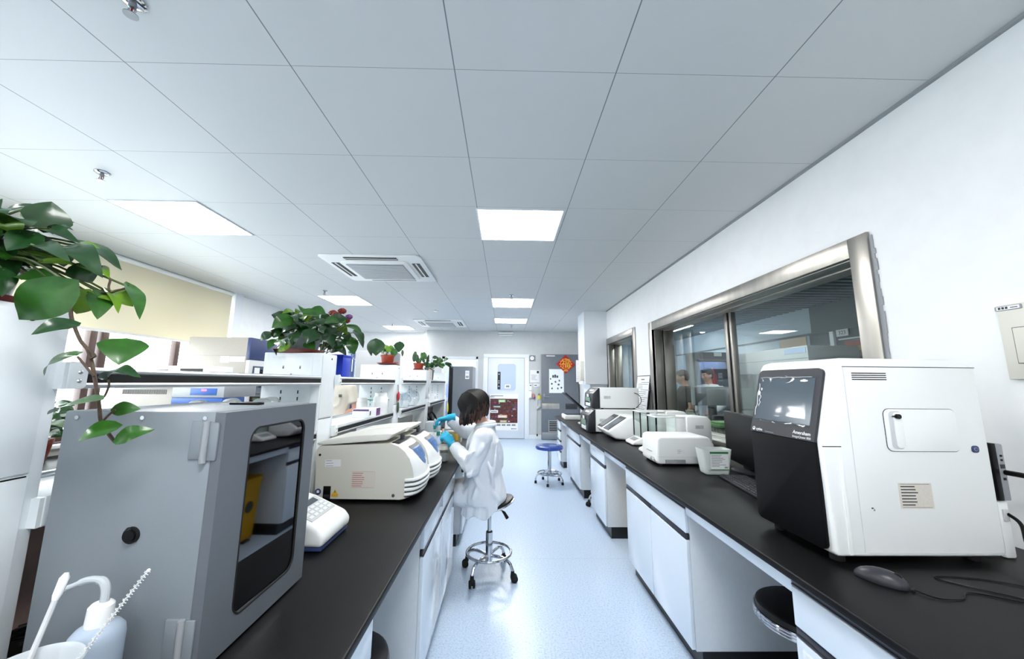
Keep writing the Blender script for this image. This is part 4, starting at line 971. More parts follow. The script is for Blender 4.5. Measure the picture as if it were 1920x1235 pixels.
dup(c1, (c1.location.x+.012, c1.location.y+.31, BT), 'cream centrifuge with blue control panel behind the first one, next to the seated person')
# ---------------------------------------------------------------- wash bottle, tub with brush
t = thing('wash_bottle', 'translucent squeeze wash bottle with bent spout at bottom left', 'wash bottle', (-.750, .757, BT))
c = (-.750, .757, BT)
b = B(); b.lathe([(0, 0), (.034, 0), (.038, .006), (.039, .02), (.039, .122), (.037, .134), (.030, .143), (.020, .147), (.018, .147), (.016, .15), (0, .15)], c, 'bottle_blue', 36); b.build('bottle', t, 50)
b = B(); b.lathe([(.0, .147), (.019, .147), (.0195, .152), (.018, .178), (.014, .183), (.008, .185), (.0, .186)], c, 'plastic_white', 30); b.build('cap', t)
b = B(); b.tube(smooth_path([(-.746, .757, BT+.18), (-.747, .757, BT+.205), (-.757, .757, BT+.220), (-.78, .755, BT+.222), (-.805, .752, BT+.213), (-.830, .750, BT+.2035)], 6), [.0068]*14+[.006]*8+[.0045]*6+[.003]*3, 'frosted', 10); b.build('spout', t)
t = thing('beaker', 'translucent plastic beaker in the bottom left corner holding a brush and a stick', 'beaker', (-.775, .655, BT))
b = B(); c = (-.735, .640, BT)
b.lathe([(0, .002), (.045, .002), (.049, .008), (.060, .146), (.064, .150), (.062, .152), (.057, .146), (.046, .012), (0, .010)], c, 'frosted', 36); b.build('wall', t, 50)
def stickobj(name, lab, cat, p, q, r, m, tipm):
    t = thing(name, lab, cat, p); p = Vector(p); q = Vector(q)
    b = B(); b.tube([p, p.lerp(q, .85)], r, m, 8); b.build('handle', t)
    return t, p, q
t, p, q = stickobj('test_tube_brush', 'thin wire brush with short white bristles leaning out of the beaker', 'brush', (-.765, .655, BT+.02), (-.633, .712, 1.094), .0012, 'steel_dull', None)
b = B(); d = (q-p).normalized(); u = d.orthogonal().normalized(); w = d.cross(u)
for k in range(150):
    s = .40+.6*k/150; a = k*2.4; b.tube([p.lerp(q, s), p.lerp(q, s)+(u*math.cos(a)+w*math.sin(a))*.0042], .0006, 'paper', 4, cap=False)
b.tube([p.lerp(q, .4), q], .0014, 'plastic_light', 6); b.ball(q, .003, 'paper', 8, 6); b.build('bristles', t, 0)
t, p, q = stickobj('stirring_stick', 'pale plastic stick with a white tip leaning out of the beaker on the left', 'stick', (-.770, .640, BT+.02), (-.762, .70, 1.096), .004, 'plastic_light', None)
b = B(); b.tube([p.lerp(q, .84), p.lerp(q, .87), p.lerp(q, .97), q], [.0042, .0062, .0066, .003], 'paper', 10); b.build('tip', t)
b = B(); random.seed(9)
for k in range(8):
    z = BT+.007+.011*k; ph = random.uniform(0, 1)
    b.tube(smooth_path([(-1.02+.02*math.sin(k), .868, z), (-.985, .90+.01*math.sin(ph*9), z+.004), (-.978, 1.0, z+.002), (-.985, 1.15, z+.006), (-1.03, 1.22, z), (-1.09, 1.1, z+.003), (-1.10, .95, z)], 5), .005, 'black', 8)
tag(rebase(b.build('cable_coil', None), (-1.03, 1.0, BT)), 'coil of thick black cables between the nearest shelf post and the grey box', 'cable')
t = thing('cardboard_box', 'long brownish pink cardboard box under the lower shelf behind the grey box', 'box', (-1.24, 1.3, BT))
b = B(); b.box(-1.30, -1.17, .87, 1.75, BT, 1.125, 'kraft', .003); b.build('carton', t); b = B(); b.box(-1.1695, -1.168, 1.28, 1.33, BT+.002, 1.12, 'paper_warm'); b.build('packing_tape', t)
# ---------------------------------------------------------------- things on the shelves
SZ1, SZ2 = 1.1565, 1.4445
def jerry(x, y, w, d, h, lab, rot=0):
    t = thing('jerrycan', lab, 'plastic container', (x, y, SZ1), 'white jerrycans on the lower shelf')
    b = B(); b.box(x-w/2, x+w/2, y-d/2, y+d/2, SZ1, SZ1+h*.78, 'milky', .012, 3); b.build('body', t)
    b = B(); b.tube(smooth_path([(x-w*.38, y, SZ1+h*.77), (x-w*.34, y, SZ1+h*.95), (x, y, SZ1+h), (x+w*.2, y, SZ1+h*.92), (x+w*.24, y, SZ1+h*.77)], 5), .011, 'plastic_white', 10); b.build('handle', t)
    b = B(); b.lathe([(.016, 0), (.016, .022), (0, .024)], (x+w*.36, y, SZ1+h*.78), 'plastic_white', 16); b.build('cap', t)
for x, y, l in ((-1.22, 1.50, 'white jerrycan on the lower shelf, leftmost of the row behind the grey box'), (-1.10, 1.52, 'white jerrycan second from left in the row behind the grey box'), (-1.22, 1.68, 'white jerrycan at the back of the row against the post panel'), (-1.10, 1.70, 'white jerrycan with loop handle just left of the pothos post'), (-1.16, 1.86, 'white jerrycan touching the slotted panel of the pothos post')):
    jerry(x, y, .12, .13, .185, l)
t = thing('storage_box', 'bright blue plastic box on the upper shelf beside the pothos post', 'box', (-1.15, 2.46, SZ2))
b = B(); b.box(-1.24, -1.07, 2.40, 2.52, SZ2, 1.592, 'blue_box', .004); b.build('body', t); b = B(); b.box(-1.245, -1.065, 2.395, 2.525, 1.592, 1.606, 'blue_box', .003); b.build('lid', t)
def bottle(name, x, y, z, prof, m, cap, capm, lab, cat='bottle', g=None):
    t = thing(name, lab, cat, (x, y, z), g); b = B(); b.lathe(prof, (x, y, z), m, 20); b.build('body', t, 40)
    if cap: b = B(); b.lathe(cap, (x, y, z), capm, 18); b.build('cap', t)
    return t
bottle('glass_bottle', -1.10, 2.585, SZ2, [(0, 0), (.034, 0), (.036, .006), (.036, .13), (.028, .15), (.014, .165), (.013, .19), (0, .19)], 'clear_plastic', [(.016, .185), (.019, .187), (.019, .197), (.012, .199), (.012, .235), (0, .236)], 'teal', 'clear glass bottle with green stopper standing right of the blue box')
t = thing('glove_box', 'white and purple cardboard glove box on the lower shelf beside the white jars', 'box', (-1.09, 2.97, SZ1))
b = B(); b.box(-1.17, -1.04, 2.85, 3.09, SZ1, SZ1+.065, 'paper', .002); b.build('carton', t); b = B(); b.box(-1.0395, -1.038, 3.0, 3.085, SZ1+.002, SZ1+.062, 'petal_purple'); b.box(-1.0395, -1.038, 2.86, 2.875, SZ1+.02, SZ1+.05, 'ink'); b.box(-1.165, -1.045, 2.849, 2.8505, SZ1+.05, SZ1+.063, 'petal_purple'); b.build('printed_band', t, 0)
bottle('jar', -1.20, 3.11, SZ1, [(0, 0), (.042, 0), (.044, .006), (.044, .10), (.036, .112), (0, .112)], 'plastic_white', [(.039, .11), (.039, .135), (.03, .138), (0, .138)], 'plastic_white', 'small white plastic jar behind the purple glove box', 'jar')
t = bottle('jar', -1.08, 3.205, SZ1, [(0, 0), (.058, 0), (.061, .008), (.061, .135), (.05, .152), (0, .152)], 'plastic_white', [(.05, .15), (.05, .18), (.04, .184), (0, .184)], 'plastic_white', 'large white plastic jar on the lower shelf right of the glove box', 'jar')
b = B(); b.lathe([(.0613, .05), (.0616, .052), (.0616, .10), (.0613, .102)], (-1.08, 3.205, SZ1), 'paper', 20); b.build('label', t)
for k, (x, y) in enumerate(((-1.045, 3.272), (-1.20, 3.265), (-1.16, 3.2))):
    t = bottle('measuring_cylinder', x, y, SZ1, [(0, 0), (.02, 0), (.02, .005), (.013, .01), (.013, .115), (.015, .118)], 'glass_thin', [(.014, .113), (.018, .115), (.018, .12), (.013, .121)], 'teal', 'slim glass cylinder with green rim, %s in the group beside the large white jar' % ('front one', 'middle one', 'rear one')[k], 'glass cylinder', 'glass cylinders on the lower shelf')
t = thing('hanging_tag', 'red tag hanging on the side of the shelf post with the heart-leaved plant', 'tag', (-.985, 3.40, 1.3))
b = B(); b.ball((-.984, 3.40, 1.30), (.010, .028, .044), 'red_tape', 14, 10); b.build('pouch', t); b = B(); b.tube([(-.988, 3.40, 1.34), (-.994, 3.40, 1.405)], .0025, 'ink', 6); b.ball((-.986, 3.41, 1.20), (.009, .022, .05), 'leaf_dull', 12, 8); b.build('cord', t)
def bag(x, y, w, d, h, lab, m='clear_plastic'):
    t = thing('plastic_bag', lab, 'plastic bag', (x, y, SZ1), 'plastic bags on the lower shelf'); b = B(); bm = bmesh.new(); bmesh.ops.create_icosphere(bm, subdivisions=4, radius=1)
    for v in bm.verts:
        q = v.co.copy(); k = 1+.28*noise.noise(q*2.2+Vector((x*9, y*7, 0)))+.12*noise.noise(q*6)
        v.co = Vector((q.x*w*k, q.y*d*k, (max(q.z, -.75)+.75)/1.75*h*(1+.25*noise.noise(q*2+Vector((3, x, y))))))
        if q.z > .6: v.co.x *= .6; v.co.y *= .6
        v.co += Vector((x, y, SZ1))
    b.bm(bm, m); b.build('film', t, 25)
    b = B(); b.box(x-w*.6, x+w*.6, y-d*.6, y+d*.6, SZ1+.004, SZ1+h*.45, 'paper', .012); b.build('contents', t)
bag(-1.13, 3.70, .10, .13, .19, 'clear plastic bag of white tubes on the lower shelf, left one'); bag(-1.12, 4.02, .09, .10, .16, 'clear plastic bag on the lower shelf, middle one', 'clear_plastic'); bag(-1.12, 4.36, .10, .13, .20, 'full clear plastic bag on the lower shelf against the cactus post')
t = thing('socket_strip', 'cream socket box with outlets on the bench under the bagged shelf', 'socket', (-1.14, 4.2, BT))
b = B(); b.box(-1.17, -1.13, 3.72, 4.55, BT, BT+.20, 'cream', .004); b.build('trunking', t)
for y in (3.85, 4.15, 4.42):
    b = B(); b.box(-1.1305, -1.124, y-.06, y+.06, BT+.06, BT+.15, 'plastic_white', .003)
    for dy, dz in ((-.012, -.01), (.012, -.01), (0, .012)): b.box(-1.1245, -1.1232, y+dy-.003, y+dy+.003, BT+.105+dz-.006, BT+.105+dz+.006, 'black')
    b.build('outlet', t)
for x, y, l in ((-1.05, 4.24, 'left'), (-1.04, 4.37, 'right')):
    bottle('reagent_bottle', x, y, BT, [(0, 0), (.036, 0), (.038, .006), (.038, .09), (.02, .118), (.016, .125), (0, .125)], 'black', [(.018, .12), (.018, .145), (0, .147)], 'black', 'small black reagent bottle in front of the cream sockets, %s one of two' % l, 'bottle', 'black reagent bottles')
for x, y, w, d, z, h, l, m in ((-1.13, 5.08, .13, .20, SZ1, .11, 'white carton box on the last lower shelf, lower one', 'paper'), (-1.13, 5.10, .11, .17, SZ1+.111, .09, 'grey printed carton stacked on the white one on the last lower shelf', 'paper_warm'), (-1.08, 5.45, .08, .12, SZ1, .10, 'white carton with blue end on the last lower shelf', 'paper')):
    t = thing('carton', l, 'box', (x, y, z), 'cartons on the last lower shelf'); b = B(); b.box(x-w/2, x+w/2, y-d/2, y+d/2, z, z+h, m, .002); b.build('box', t); b = B(); b.box(x+w/2, x+w/2+.001, y-d*.3, y+d*.3, z+h*.3, z+h*.7, 'ink_grey' if m != 'paper' else 'plate_blue'); b.build('printed_panel', t, 0)
b = B(); random.seed(4)
for k in range(9):
    y = 4.95+k*.07; b.tube(smooth_path([(-1.08, y, BT+.005), (-1.06, y+.08*random.uniform(-1, 1), BT+.08), (-1.1, y+.05, BT+.16), (-1.05, y+.12*random.uniform(-1, 1), BT+.10), (-1.02, y+.1, BT+.006)], 5), .006, 'black', 6)
tag(rebase(b.build('cable_tangle', None), (-1.06, 5.2, BT)), 'tangle of black cables under the last lower shelf', 'cables')
t = thing('equipment_rack', 'dark grey mesh equipment tray under the last lower shelf', 'tray', (-1.2, 5.3, BT)); b = B(); b.box(-1.29, -1.16, 4.82, 5.95, BT, BT+.24, 'plastic_grey', .004); b.build('case', t)
b = B()
for k in range(14): b.box(-1.1605, -1.157, 4.87+k*.078, 4.91+k*.078, BT+.03, BT+.21, 'plastic_dark')
b.build('mesh_front', t, 0)
random.seed(6); xs = 4.90
for k, (w, h, m, l) in enumerate(((.035, .19, 'paper_warm', 'beige'), (.02, .21, 'kraft', 'brown'), (.03, .18, 'paper', 'white'), (.025, .20, 'peach', 'peach'), (.03, .19, 'paper', 'plain white'))):
    t = thing('binder', '%s spine binder on the last upper shelf, number %s from the left' % (l, ('one', 'two', 'three', 'four', 'five')[k]), 'binder', (-1.12, xs+w/2, SZ2), 'binders on the last upper shelf')
    b = B(); b.box(-1.26, -1.04, xs, xs+w, SZ2, SZ2+h*.8, m, .002); b.build('cover', t); b = B(); b.box(-1.255, -1.045, xs+.004, xs+w-.004, SZ2+.004, SZ2+h*.8-.004+.005, 'paper'); b.build('pages', t); xs += w+.03
t = thing('pink_carton', 'small pinkish red carton on the last upper shelf left of the binders', 'box', (-1.06, 4.845, SZ2)); b = B(); b.box(-1.11, -1.02, 4.80, 4.88, SZ2, SZ2+.12, 'ink_red', .002); b.build('box', t); b = B(); b.box(-1.0195, -1.0185, 4.81, 4.87, SZ2+.03, SZ2+.08, 'paper'); b.build('label', t, 0)
b = B(); bm = bmesh.new(); bmesh.ops.create_uvsphere(bm, u_segments=16, v_segments=12, radius=1)
for v in bm.verts: v.co = Vector((-.972+.012*v.co.x*(1-.4*v.co.z), 6.235+.02*v.co.y*(1-.4*v.co.z), 1.02+.10*v.co.z))
b.bm(bm, 'yellow'); tag(rebase(b.build('duster', None), (-.972, 6.235, 1.02)), 'bright yellow cloth hanging at the far end of the island shelf', 'cloth')
# ================================================================ back wall
random.seed(31)
YB = BY
d1 = thing('door_1', '', '', (.01, YB, 0)); del d1['label']; del d1['category']; d1['kind'] = 'structure'
b = B()
for a in ((-.60, -.475, 0, 2.0945), (.503, .625, 0, 2.0945)): b.box(a[0], a[1], YB-.03, YB, a[2], a[3], 'paint_white', .004)
b.box(-.60, .625, YB-.03, YB, 2.095, 2.19, 'paint_white', .004); b.build('frame', d1)
b = B(); b.box(-.468, .496, YB-.022, YB, .012, 2.088, 'door_white', .002); lf = b.build('leaf', d1)
b = B(); b.box(-.475, .503, YB-.006, YB, .002, 2.095, 'kick_black'); b.build('gap', d1, 0)
b = B(); b.prism([(.03+p[0], 1.585+p[1]) for p in rrect(.53, .74, .09)], 'y', YB-.032, YB-.02, 'paint_white', .004); b.build('window_rim', lf)
b = B(); b.prism([(.03+p[0], 1.585+p[1]) for p in rrect(.49, .70, .075)], 'y', YB-.034, YB-.030, 'plate_blue'); b.build('pane', lf)
b = B(); b.box(-.215, -.135, YB-.0355, YB-.033, 1.26, 1.72, 'plastic_dark')
for z in (1.66, 1.48, 1.43, 1.34): b.box(-.19, -.165, YB-.0365, YB-.035, z-.012, z+.012, 'paper')
b.build('cabinet_glimpse', lf, 0)
b = B(); b.box(-.02, .13, YB-.036, YB-.033, 1.29, 1.39, 'paper', .0); b.box(.01, .10, YB-.037, YB-.036, 1.315, 1.365, 'ink_grey'); b.build('pane_notice', lf, 0)
b = B(); b.box(-.455, -.415, YB-.03, YB-.02, .98, 1.12, 'steel_dull', .003); b.tube([(-.435, YB-.03, 1.07), (-.435, YB-.07, 1.07), (-.32, YB-.07, 1.068)], .011, 'steel_dull', 10); b.build('handle', lf)
t = thing('door_poster', 'poster with a dark maroon picture of plants and pale captions on the white door', 'poster', (-.04, YB-.024, .68))
b = B(); b.box(-.42, .335, YB-.0245, YB-.0225, .215, 1.145, 'paper'); b.build('sheet', t, 0)
b = B(); b.box(-.40, .320, YB-.026, YB-.0245, .40, 1.02, 'poster_maroon')
for k in range(44):
    x, z = random.uniform(-.36, .29), random.uniform(.43, .99); m = random.choice(['leaf_mid', 'petal_red', 'petal_purple', 'ink_grey', 'paper_warm', 'terracotta', 'stem_brown']); r = random.uniform(.012, .04)
    b.prism([(x+r*math.cos(a*.9)*random.uniform(.7, 1.6), z+r*.7*math.sin(a*.9)) for a in range(7)], 'y', YB-.0266, YB-.026, m)
b.build('picture', t, 0)
b = B()
for x0, x1, z, m in ((-.18, .0, .96, 'mint'), (-.33, -.10, .815, 'leaf_dull'), (-.39, -.19, .69, 'paper'), (-.19, .05, .565, 'peach'), (-.14, .05, .44, 'amber')):
    b.box(x0, x1, YB-.0275, YB-.0266, z-.035, z+.035, m)
    n = 6
    for k in range(n): xx = x0+(x1-x0)*(.12+.76*k/n); b.box(xx, xx+(x1-x0)*.08, YB-.0282, YB-.0275, z-.016, z+.012, 'paper' if m != 'paper' else 'ink')
b.build('caption_strips', t, 0)
b = B(); b.box(-.39, -.06, YB-.0252, YB-.0245, 1.085, 1.10, 'ink'); b.box(-.39, -.28, YB-.0252, YB-.0245, 1.055, 1.068, 'ink_grey')
for k in range(4): b.box(-.22+.13*k, -.12+.13*k, YB-.0252, YB-.0245, .325, .37, 'ink_grey')
b.box(.16, .30, YB-.0252, YB-.0245, .245, .262, 'ink_grey'); b.disc((.175, YB-.0245, .253), (0, -1, 0), .012, .001, 'ink', 10); b.build('fine_print', t, 0)
t = thing('wall_clock', 'small square clock with round white face on the wall right of the white door', 'clock', (.70, YB, 2.09))
b = B(); b.box(.607, .793, YB-.03, YB, 2.012, 2.168, 'plastic_grey', .012); b.build('case', t)
b = B(); b.disc((.70, YB-.031, 2.09), (0, -1, 0), .068, .003, 'plastic_dark', 28); b.disc((.70, YB-.034, 2.09), (0, -1, 0), .056, .002, 'paper', 28); b.build('face', t)
b = B(); b.box(.698, .702, YB-.038, YB-.036, 2.09, 2.125, 'black'); b.box(.70, .727, YB-.038, YB-.036, 2.088, 2.092, 'black'); b.build('hands', t, 0)
t = thing('wall_notice', 'white notice sheet with a small dark square, on the wall left of the grey door', 'notice', (.78, YB, 1.6))
b = B(); b.box(.65, .905, YB-.004, YB, 1.455, 1.775, 'paper'); b.build('sheet', t, 0)
b = B()
for k in range(8): b.box(.68, .68+random.uniform(.08, .18), YB-.005, YB-.004, 1.65-.02*k, 1.656-.02*k, 'ink_grey')
b.box(.83, .885, YB-.005, YB-.004, 1.69, 1.755, 'plastic_dark'); b.build('print', t, 0)
t = thing('switch_panel', 'wide white light switch panel beside the grey door', 'light switch', (.84, YB, 1.36)); b = B(); b.box(.745, .915, YB-.02, YB, 1.335, 1.415, 'plastic_white', .004); b.build('plate', t); b = B(); b.box(.76, .83, YB-.023, YB-.019, 1.365, 1.385, 'black'); b.build('display', t, 0)
t = thing('thermostat', 'narrow white controller below the notice sheet', 'controller', (.665, YB, 1.32)); b = B(); b.box(.625, .70, YB-.025, YB, 1.24, 1.40, 'plastic_white', .005); b.build('case', t); b = B(); b.box(.64, .685, YB-.027, YB-.024, 1.36, 1.38, 'black'); b.build('display', t, 0)
t = thing('soap_dispenser', 'white dispenser hanging on the wall right of the white door', 'dispenser', (.645, YB, 1.1)); b = B(); b.box(.605, .69, YB-.07, YB, 1.03, 1.22, 'plastic_white', .012); b.build('case', t); b = B(); b.box(.63, .665, YB-.075, YB-.068, 1.035, 1.06, 'plastic_grey', .003); b.build('nozzle', t)
t = thing('hanging_pouch', 'pink and purple pouch hanging between the dispenser and the yellow tag', 'pouch', (.74, YB, 1.09)); b = B(); b.ball((.74, YB-.03, 1.09), (.045, .03, .075), 'ink_red', 14, 10); b.ball((.755, YB-.04, 1.05), (.03, .025, .03), 'petal_purple', 12, 8); b.build('pouch', t); b = B(); b.tube([(.73, YB-.01, 1.16), (.735, YB-.01, 1.25)], .004, 'mint', 6); b.disc((.735, YB, 1.25), (0, -1, 0), .008, .02, 'steel_dull', 8); b.build('strap', t)
t = thing('yellow_tag', 'yellow holder with black tops hanging left of the grey door handle', 'holder', (.89, YB, 1.08)); b = B(); b.prism([(.85, 1.02), (.925, 1.02), (.925, 1.07), (.90, 1.12), (.86, 1.11), (.85, 1.07)], 'y', YB-.04, YB, 'yellow', .004); b.build('pocket', t); b = B(); b.box(.862, .872, YB-.03, YB-.01, 1.10, 1.16, 'black', .002); b.build('pen', t); b = B(); b.box(.895, .905, YB-.03, YB-.01, 1.09, 1.165, 'black', .002); b.build('pen', t)
t = thing('mop_bracket', 'small white folded wiper hanging diagonally low on the wall by the grey door', 'wiper', (.86, YB, .82)); b = B(); R = Matrix.Rotation(math.radians(-38), 4, 'Y'); b.box(.79, .945, YB-.05, YB-.01, .79, .85, 'plastic_light', .006, rot=R, piv=(.87, YB, .82)); b.build('head', t); b = B(); b.tube([(.85, YB-.02, .82), (.85, YB-.02, .95), (.86, YB-.02, 1.0)], .006, 'plastic_grey', 8); b.build('hook', t)
b = B(); b.tube(smooth_path([(.84, YB-.012, .74), (.835, YB-.012, .5), (.835, YB-.012, .14)]), .004, 'plastic_grey', 6); b.ball((.835, YB-.02, .10), (.02, .018, .035), 'plastic_dark', 10, 8); tag(rebase(b.build('pull_cord', None), (.835, YB, .4)), 'thin cord with dark end hanging near the floor left of the grey door', 'cord')
t = thing('emergency_light', 'white twin bar emergency lamp high on the back wall above the white door', 'emergency light', (-.01, YB, 2.73)); b = B(); b.box(-.21, .19, YB-.06, YB, 2.735, 2.775, 'plastic_white', .008); b.build('upper_bar', t); b = B(); b.box(-.20, .18, YB-.05, YB, 2.69, 2.715, 'plastic_white', .006); b.build('lower_bar', t); b = B(); b.box(-.03, .01, YB-.03, YB, 2.70, 2.74, 'plastic_light', .002); b.build('bracket', t)
# grey door at the right end of the back wall, standing a little open
d2 = thing('door_2', '', '', (1.42, 9.5, 0)); del d2['label']; del d2['category']; d2['kind'] = 'structure'
g = 9.5
b = B(); b.box(.93, 1.90, g, g+.045, .008, 2.185, 'door_grey', .003); lf = b.build('leaf', d2)
b = B(); b.box(1.06, 1.29, g-.03, g, 2.125, 2.16, 'plastic_light', .006); b.build('closer', lf)
b = B(); b.box(1.13, 1.52, g-.006, g, 1.18, 1.80, 'plastic_light', .002); b.build('window_rim', lf); b = B(); b.box(1.14, 1.51, g-.008, g-.005, 1.19, 1.79, 'steel_white'); b.build('pane', lf, 0)
b = B(); 
for k in range(3): b.box(1.215+k*.055, 1.26+k*.055, g-.0095, g-.008, 1.575, 1.63+random.uniform(0, .03), 'ink')
for x, z in ((1.17, 1.545), (1.30, 1.47), (1.20, 1.42), (1.40, 1.50), (1.38, 1.40), (1.21, 1.30), (1.355, 1.30), (1.45, 1.32)): b.prism([(x+.028*math.cos(a*1.3+x*9)*random.uniform(.5, 1.2), z+.028*math.sin(a*1.3+x*9)) for a in range(5)], 'y', g-.0095, g-.008, random.choice(['ink', 'leaf_dull', 'petal_purple', 'plastic_dark']))
b.build('stickers', lf, 0)
b = B(); b.box(.985, 1.02, g-.008, g, .96, 1.16, 'steel_dull', .002); b.tube([(1.0, g-.006, 1.085), (1.0, g-.05, 1.085), (1.13, g-.05, 1.082)], .011, 'steel_dull', 10); b.build('handle', lf)
b = B(); b.box(.945, 1.395, g-.004, g, .775, .915, 'steel', .001); b.build('push_plate', lf); b = B(); b.box(1.555, 1.86, g-.004, g, .775, .915, 'plastic_dark', .001); b.build('dark_plate', lf)
b = B(); b.box(.94, 1.89, g-.004, g, .02, .19, 'steel_dull', .001); b.build('kick_plate', lf)
b = B(); b.box(1.105, 1.42, g-.008, g, .20, .49, 'plastic_grey', .002)
for k in range(6): b.box(1.13, 1.395, g-.0095, g-.0075, .225+.043*k, .25+.043*k, 'black')
b.build('vent_louvre', lf, 0)
t = thing('door_charm', 'red diamond paper charm with a gold character on the grey door', 'door decoration', (1.57, g-.012, 1.93))
b = B(); b.prism([(1.57, 1.685), (1.815, 1.93), (1.57, 2.175), (1.325, 1.93)], 'y', g-.016, g-.011, 'fu_red', .001); b.build('paper', t, 0)
b = B(); b.ring((0, 0, 0), .135, .006, 'gold', 36, 6); b.v = [Vector((1.57+v.x, g-.017+v.z*.4, 1.935+v.y)) for v in b.v]
for a in range(12): q = a*math.pi/6; b.ball((1.57+.158*math.cos(q), g-.017, 1.935+.14*math.sin(q)), (.012, .002, .009), 'gold', 8, 6)
b.build('gold_border', t)
text('福', (1.57, g-.0175, 1.93), (1, 0, 0), (0, 0, 1), .25, 'gold', t, 'gold_character', 'CENTER', .003)
b = B()
for k in range(4): b.box(1.515+.03*k, 1.537+.03*k, g-.0175, g-.0155, 1.745, 1.775, 'gold')
b.build('gold_print', t, 0)
# paper holders on the pier
t = thing('paper_rack', 'white paper sheets in a wall rack on the pier beside the grey door', 'paper rack', (1.46, 7.1, 1.7))
b = B(); b.box(1.43, 1.50, 6.93, 7.06, 1.48, 1.86, 'cream', .004); b.build('case', t)
b = B(); b.box(1.36, 1.428, 7.0, 7.015, 1.46, 1.88, 'paper'); b.box(1.37, 1.40, 6.9985, 7.0, 1.52, 1.525, 'ink_grey')
for z in (1.80, 1.72, 1.64, 1.56): b.box(1.375, 1.41, 6.9985, 7.0, z, z+.004, 'plate_blue')
b.build('sheet', t, 0)
t = thing('refrigerator', 'tall dark grey refrigerator standing in front of the blue doorway', 'refrigerator', (-1.11, 9.3, 0))
b = B(); b.box(-1.405, -.80, 9.04, 9.66, .02, 1.825, 'plastic_grey', .008); b.build('body', t)
b = B(); b.box(-1.30, -.815, 9.0, 9.038, .46, 1.825, 'door_grey', .006); b.box(-1.40, -1.302, 9.0, 9.038, .46, 1.825, 'black', .004); b.build('door', t)
b = B(); b.box(-1.40, -.815, 9.0, 9.038, .03, .45, 'black', .006); b.build('drawer', t)
b = B(); b.box(-.995, -.90, 8.997, 9.0, 1.52, 1.72, 'paper'); b.box(-.985, -.91, 8.9955, 8.997, 1.63, 1.70, 'plate_blue'); b.box(-.985, -.91, 8.9955, 8.997, 1.54, 1.60, 'ink_grey'); b.build('energy_label', t, 0)
# ================================================================ window side of the room
t = thing('window_bench', 'white bench with dark worktop under the left windows', 'bench', (-4.05, 3.5, 0))
b = B(); b.box(LW+.02, -3.62, .0, 6.6, .66, .69, 'top_black', .004); b.build('worktop', t); b = B(); b.box(LW+.04, -3.66, .02, 6.58, .0, .655, 'cab_side', .003); b.box(-3.66, -3.64, .02, 6.58, .10, .40, 'cab_white', .004); b.box(-3.66, -3.64, .02, 6.58, .43, .64, 'cab_white', .004); b.build('body', t)
t = thing('laboratory_incubator', 'tall beige incubator with navy top behind the leftmost plant vine', 'incubator', (-3.72, 5.05, 0))
X0, X1, A0, A1 = -4.10, -3.345, 4.72, 5.25
b = B(); b.box(X0, X1, A0, A1, .69, 1.985, 'beige', .006); b.box(X0, X1, A0-.001, A0+.01, 1.745, 1.749, 'ink_grey'); b.build('cabinet', t)
b = B(); b.box(X1, X1+.045, A0, A1, 1.70, 1.985, 'navy', .006); b.build('top_panel', t)
b = B(); b.box(X1, X1+.05, A0, A1, .70, 1.695, 'plastic_light', .008); b.box(X1+.045, X1+.054, A0+.07, A1-.07, .80, 1.62, 'tint_mirror'); b.box(X1+.05, X1+.056, A0+.10, A0+.20, 1.36, 1.6, 'paper'); b.build('door', t)
b = B(); b.box(-3.67, -3.56, A0-.0015, A0, 1.66, 1.74, 'paper'); b.box(-3.55, -3.36, A0-.0015, A0, 1.67, 1.735, 'paper'); 
for k in range(4): b.box(-3.65, -3.58, A0-.0022, A0-.0015, 1.675+.016*k, 1.68+.016*k, 'ink_grey')
for k in range(3): b.box(-3.53, -3.39, A0-.0022, A0-.0015, 1.685+.016*k, 1.69+.016*k, 'ink_red')
b.build('paper_notes', t, 0)
t = thing('water_bath', 'grey bench device with blue control panel and red display behind the upper shelf', 'lab instrument', (-3.2, 3.95, .69))
q0 = 3.7
b = B(); b.box(-3.88, -3.30, q0, q0+.45, .69, 1.372, 'beige', .008); b.build('body', t); b = B(); b.box(-3.30, -2.79, q0-.012, q0+.45, 1.26, 1.372, 'plastic_grey', .006); b.box(-3.30, -2.80, q0, q0+.45, .70, 1.2, 'beige', .006); b.build('front_unit', t)
b = B(); b.box(-3.30, -2.80, q0-.008, q0+.3, 1.20, 1.258, 'blue', .003); b.build('blue_band', t)
b = B()
for k in range(34): b.box(-3.79+.0128*k, -3.784+.0128*k, q0-.002, q0+.001, 1.29, 1.335, 'ink')
b.build('vent_grille', t, 0)
b = B(); b.box(-3.12, -2.86, q0-.016, q0-.011, 1.285, 1.352, 'blue', .003); p_ = b.build('control_panel', t); b = B(); b.box(-3.01, -2.96, q0-.018, q0-.0155, 1.325, 1.343, 'display_red'); b.build('display', p_, 0)
b = B(); b.box(-3.78, -3.1, q0-.02, q0+.02, 1.366, 1.384, 'black', .004); b.build('lid_edge', t)
for x0_, x1_, l in ((-3.66, -3.38, 'white box with a dark slot on the grey device, left one'), (-3.37, -3.03, 'white box with a wide dark opening on the grey device, right one')):
    t = thing('slotted_box', l, 'box', ((x0_+x1_)/2, q0+.2, 1.39), 'white boxes on the grey device'); b = B(); b.box(x0_, x1_, q0+.08, q0+.4, 1.378, 1.575, 'plastic_white', .008); b.build('case', t); b = B(); b.box(x0_+.04, x1_-.07, q0+.078, q0+.081, 1.52 if x0_ < -3.5 else 1.50, 1.535 if x0_ < -3.5 else 1.548, 'black'); b.build('slot', t, 0)
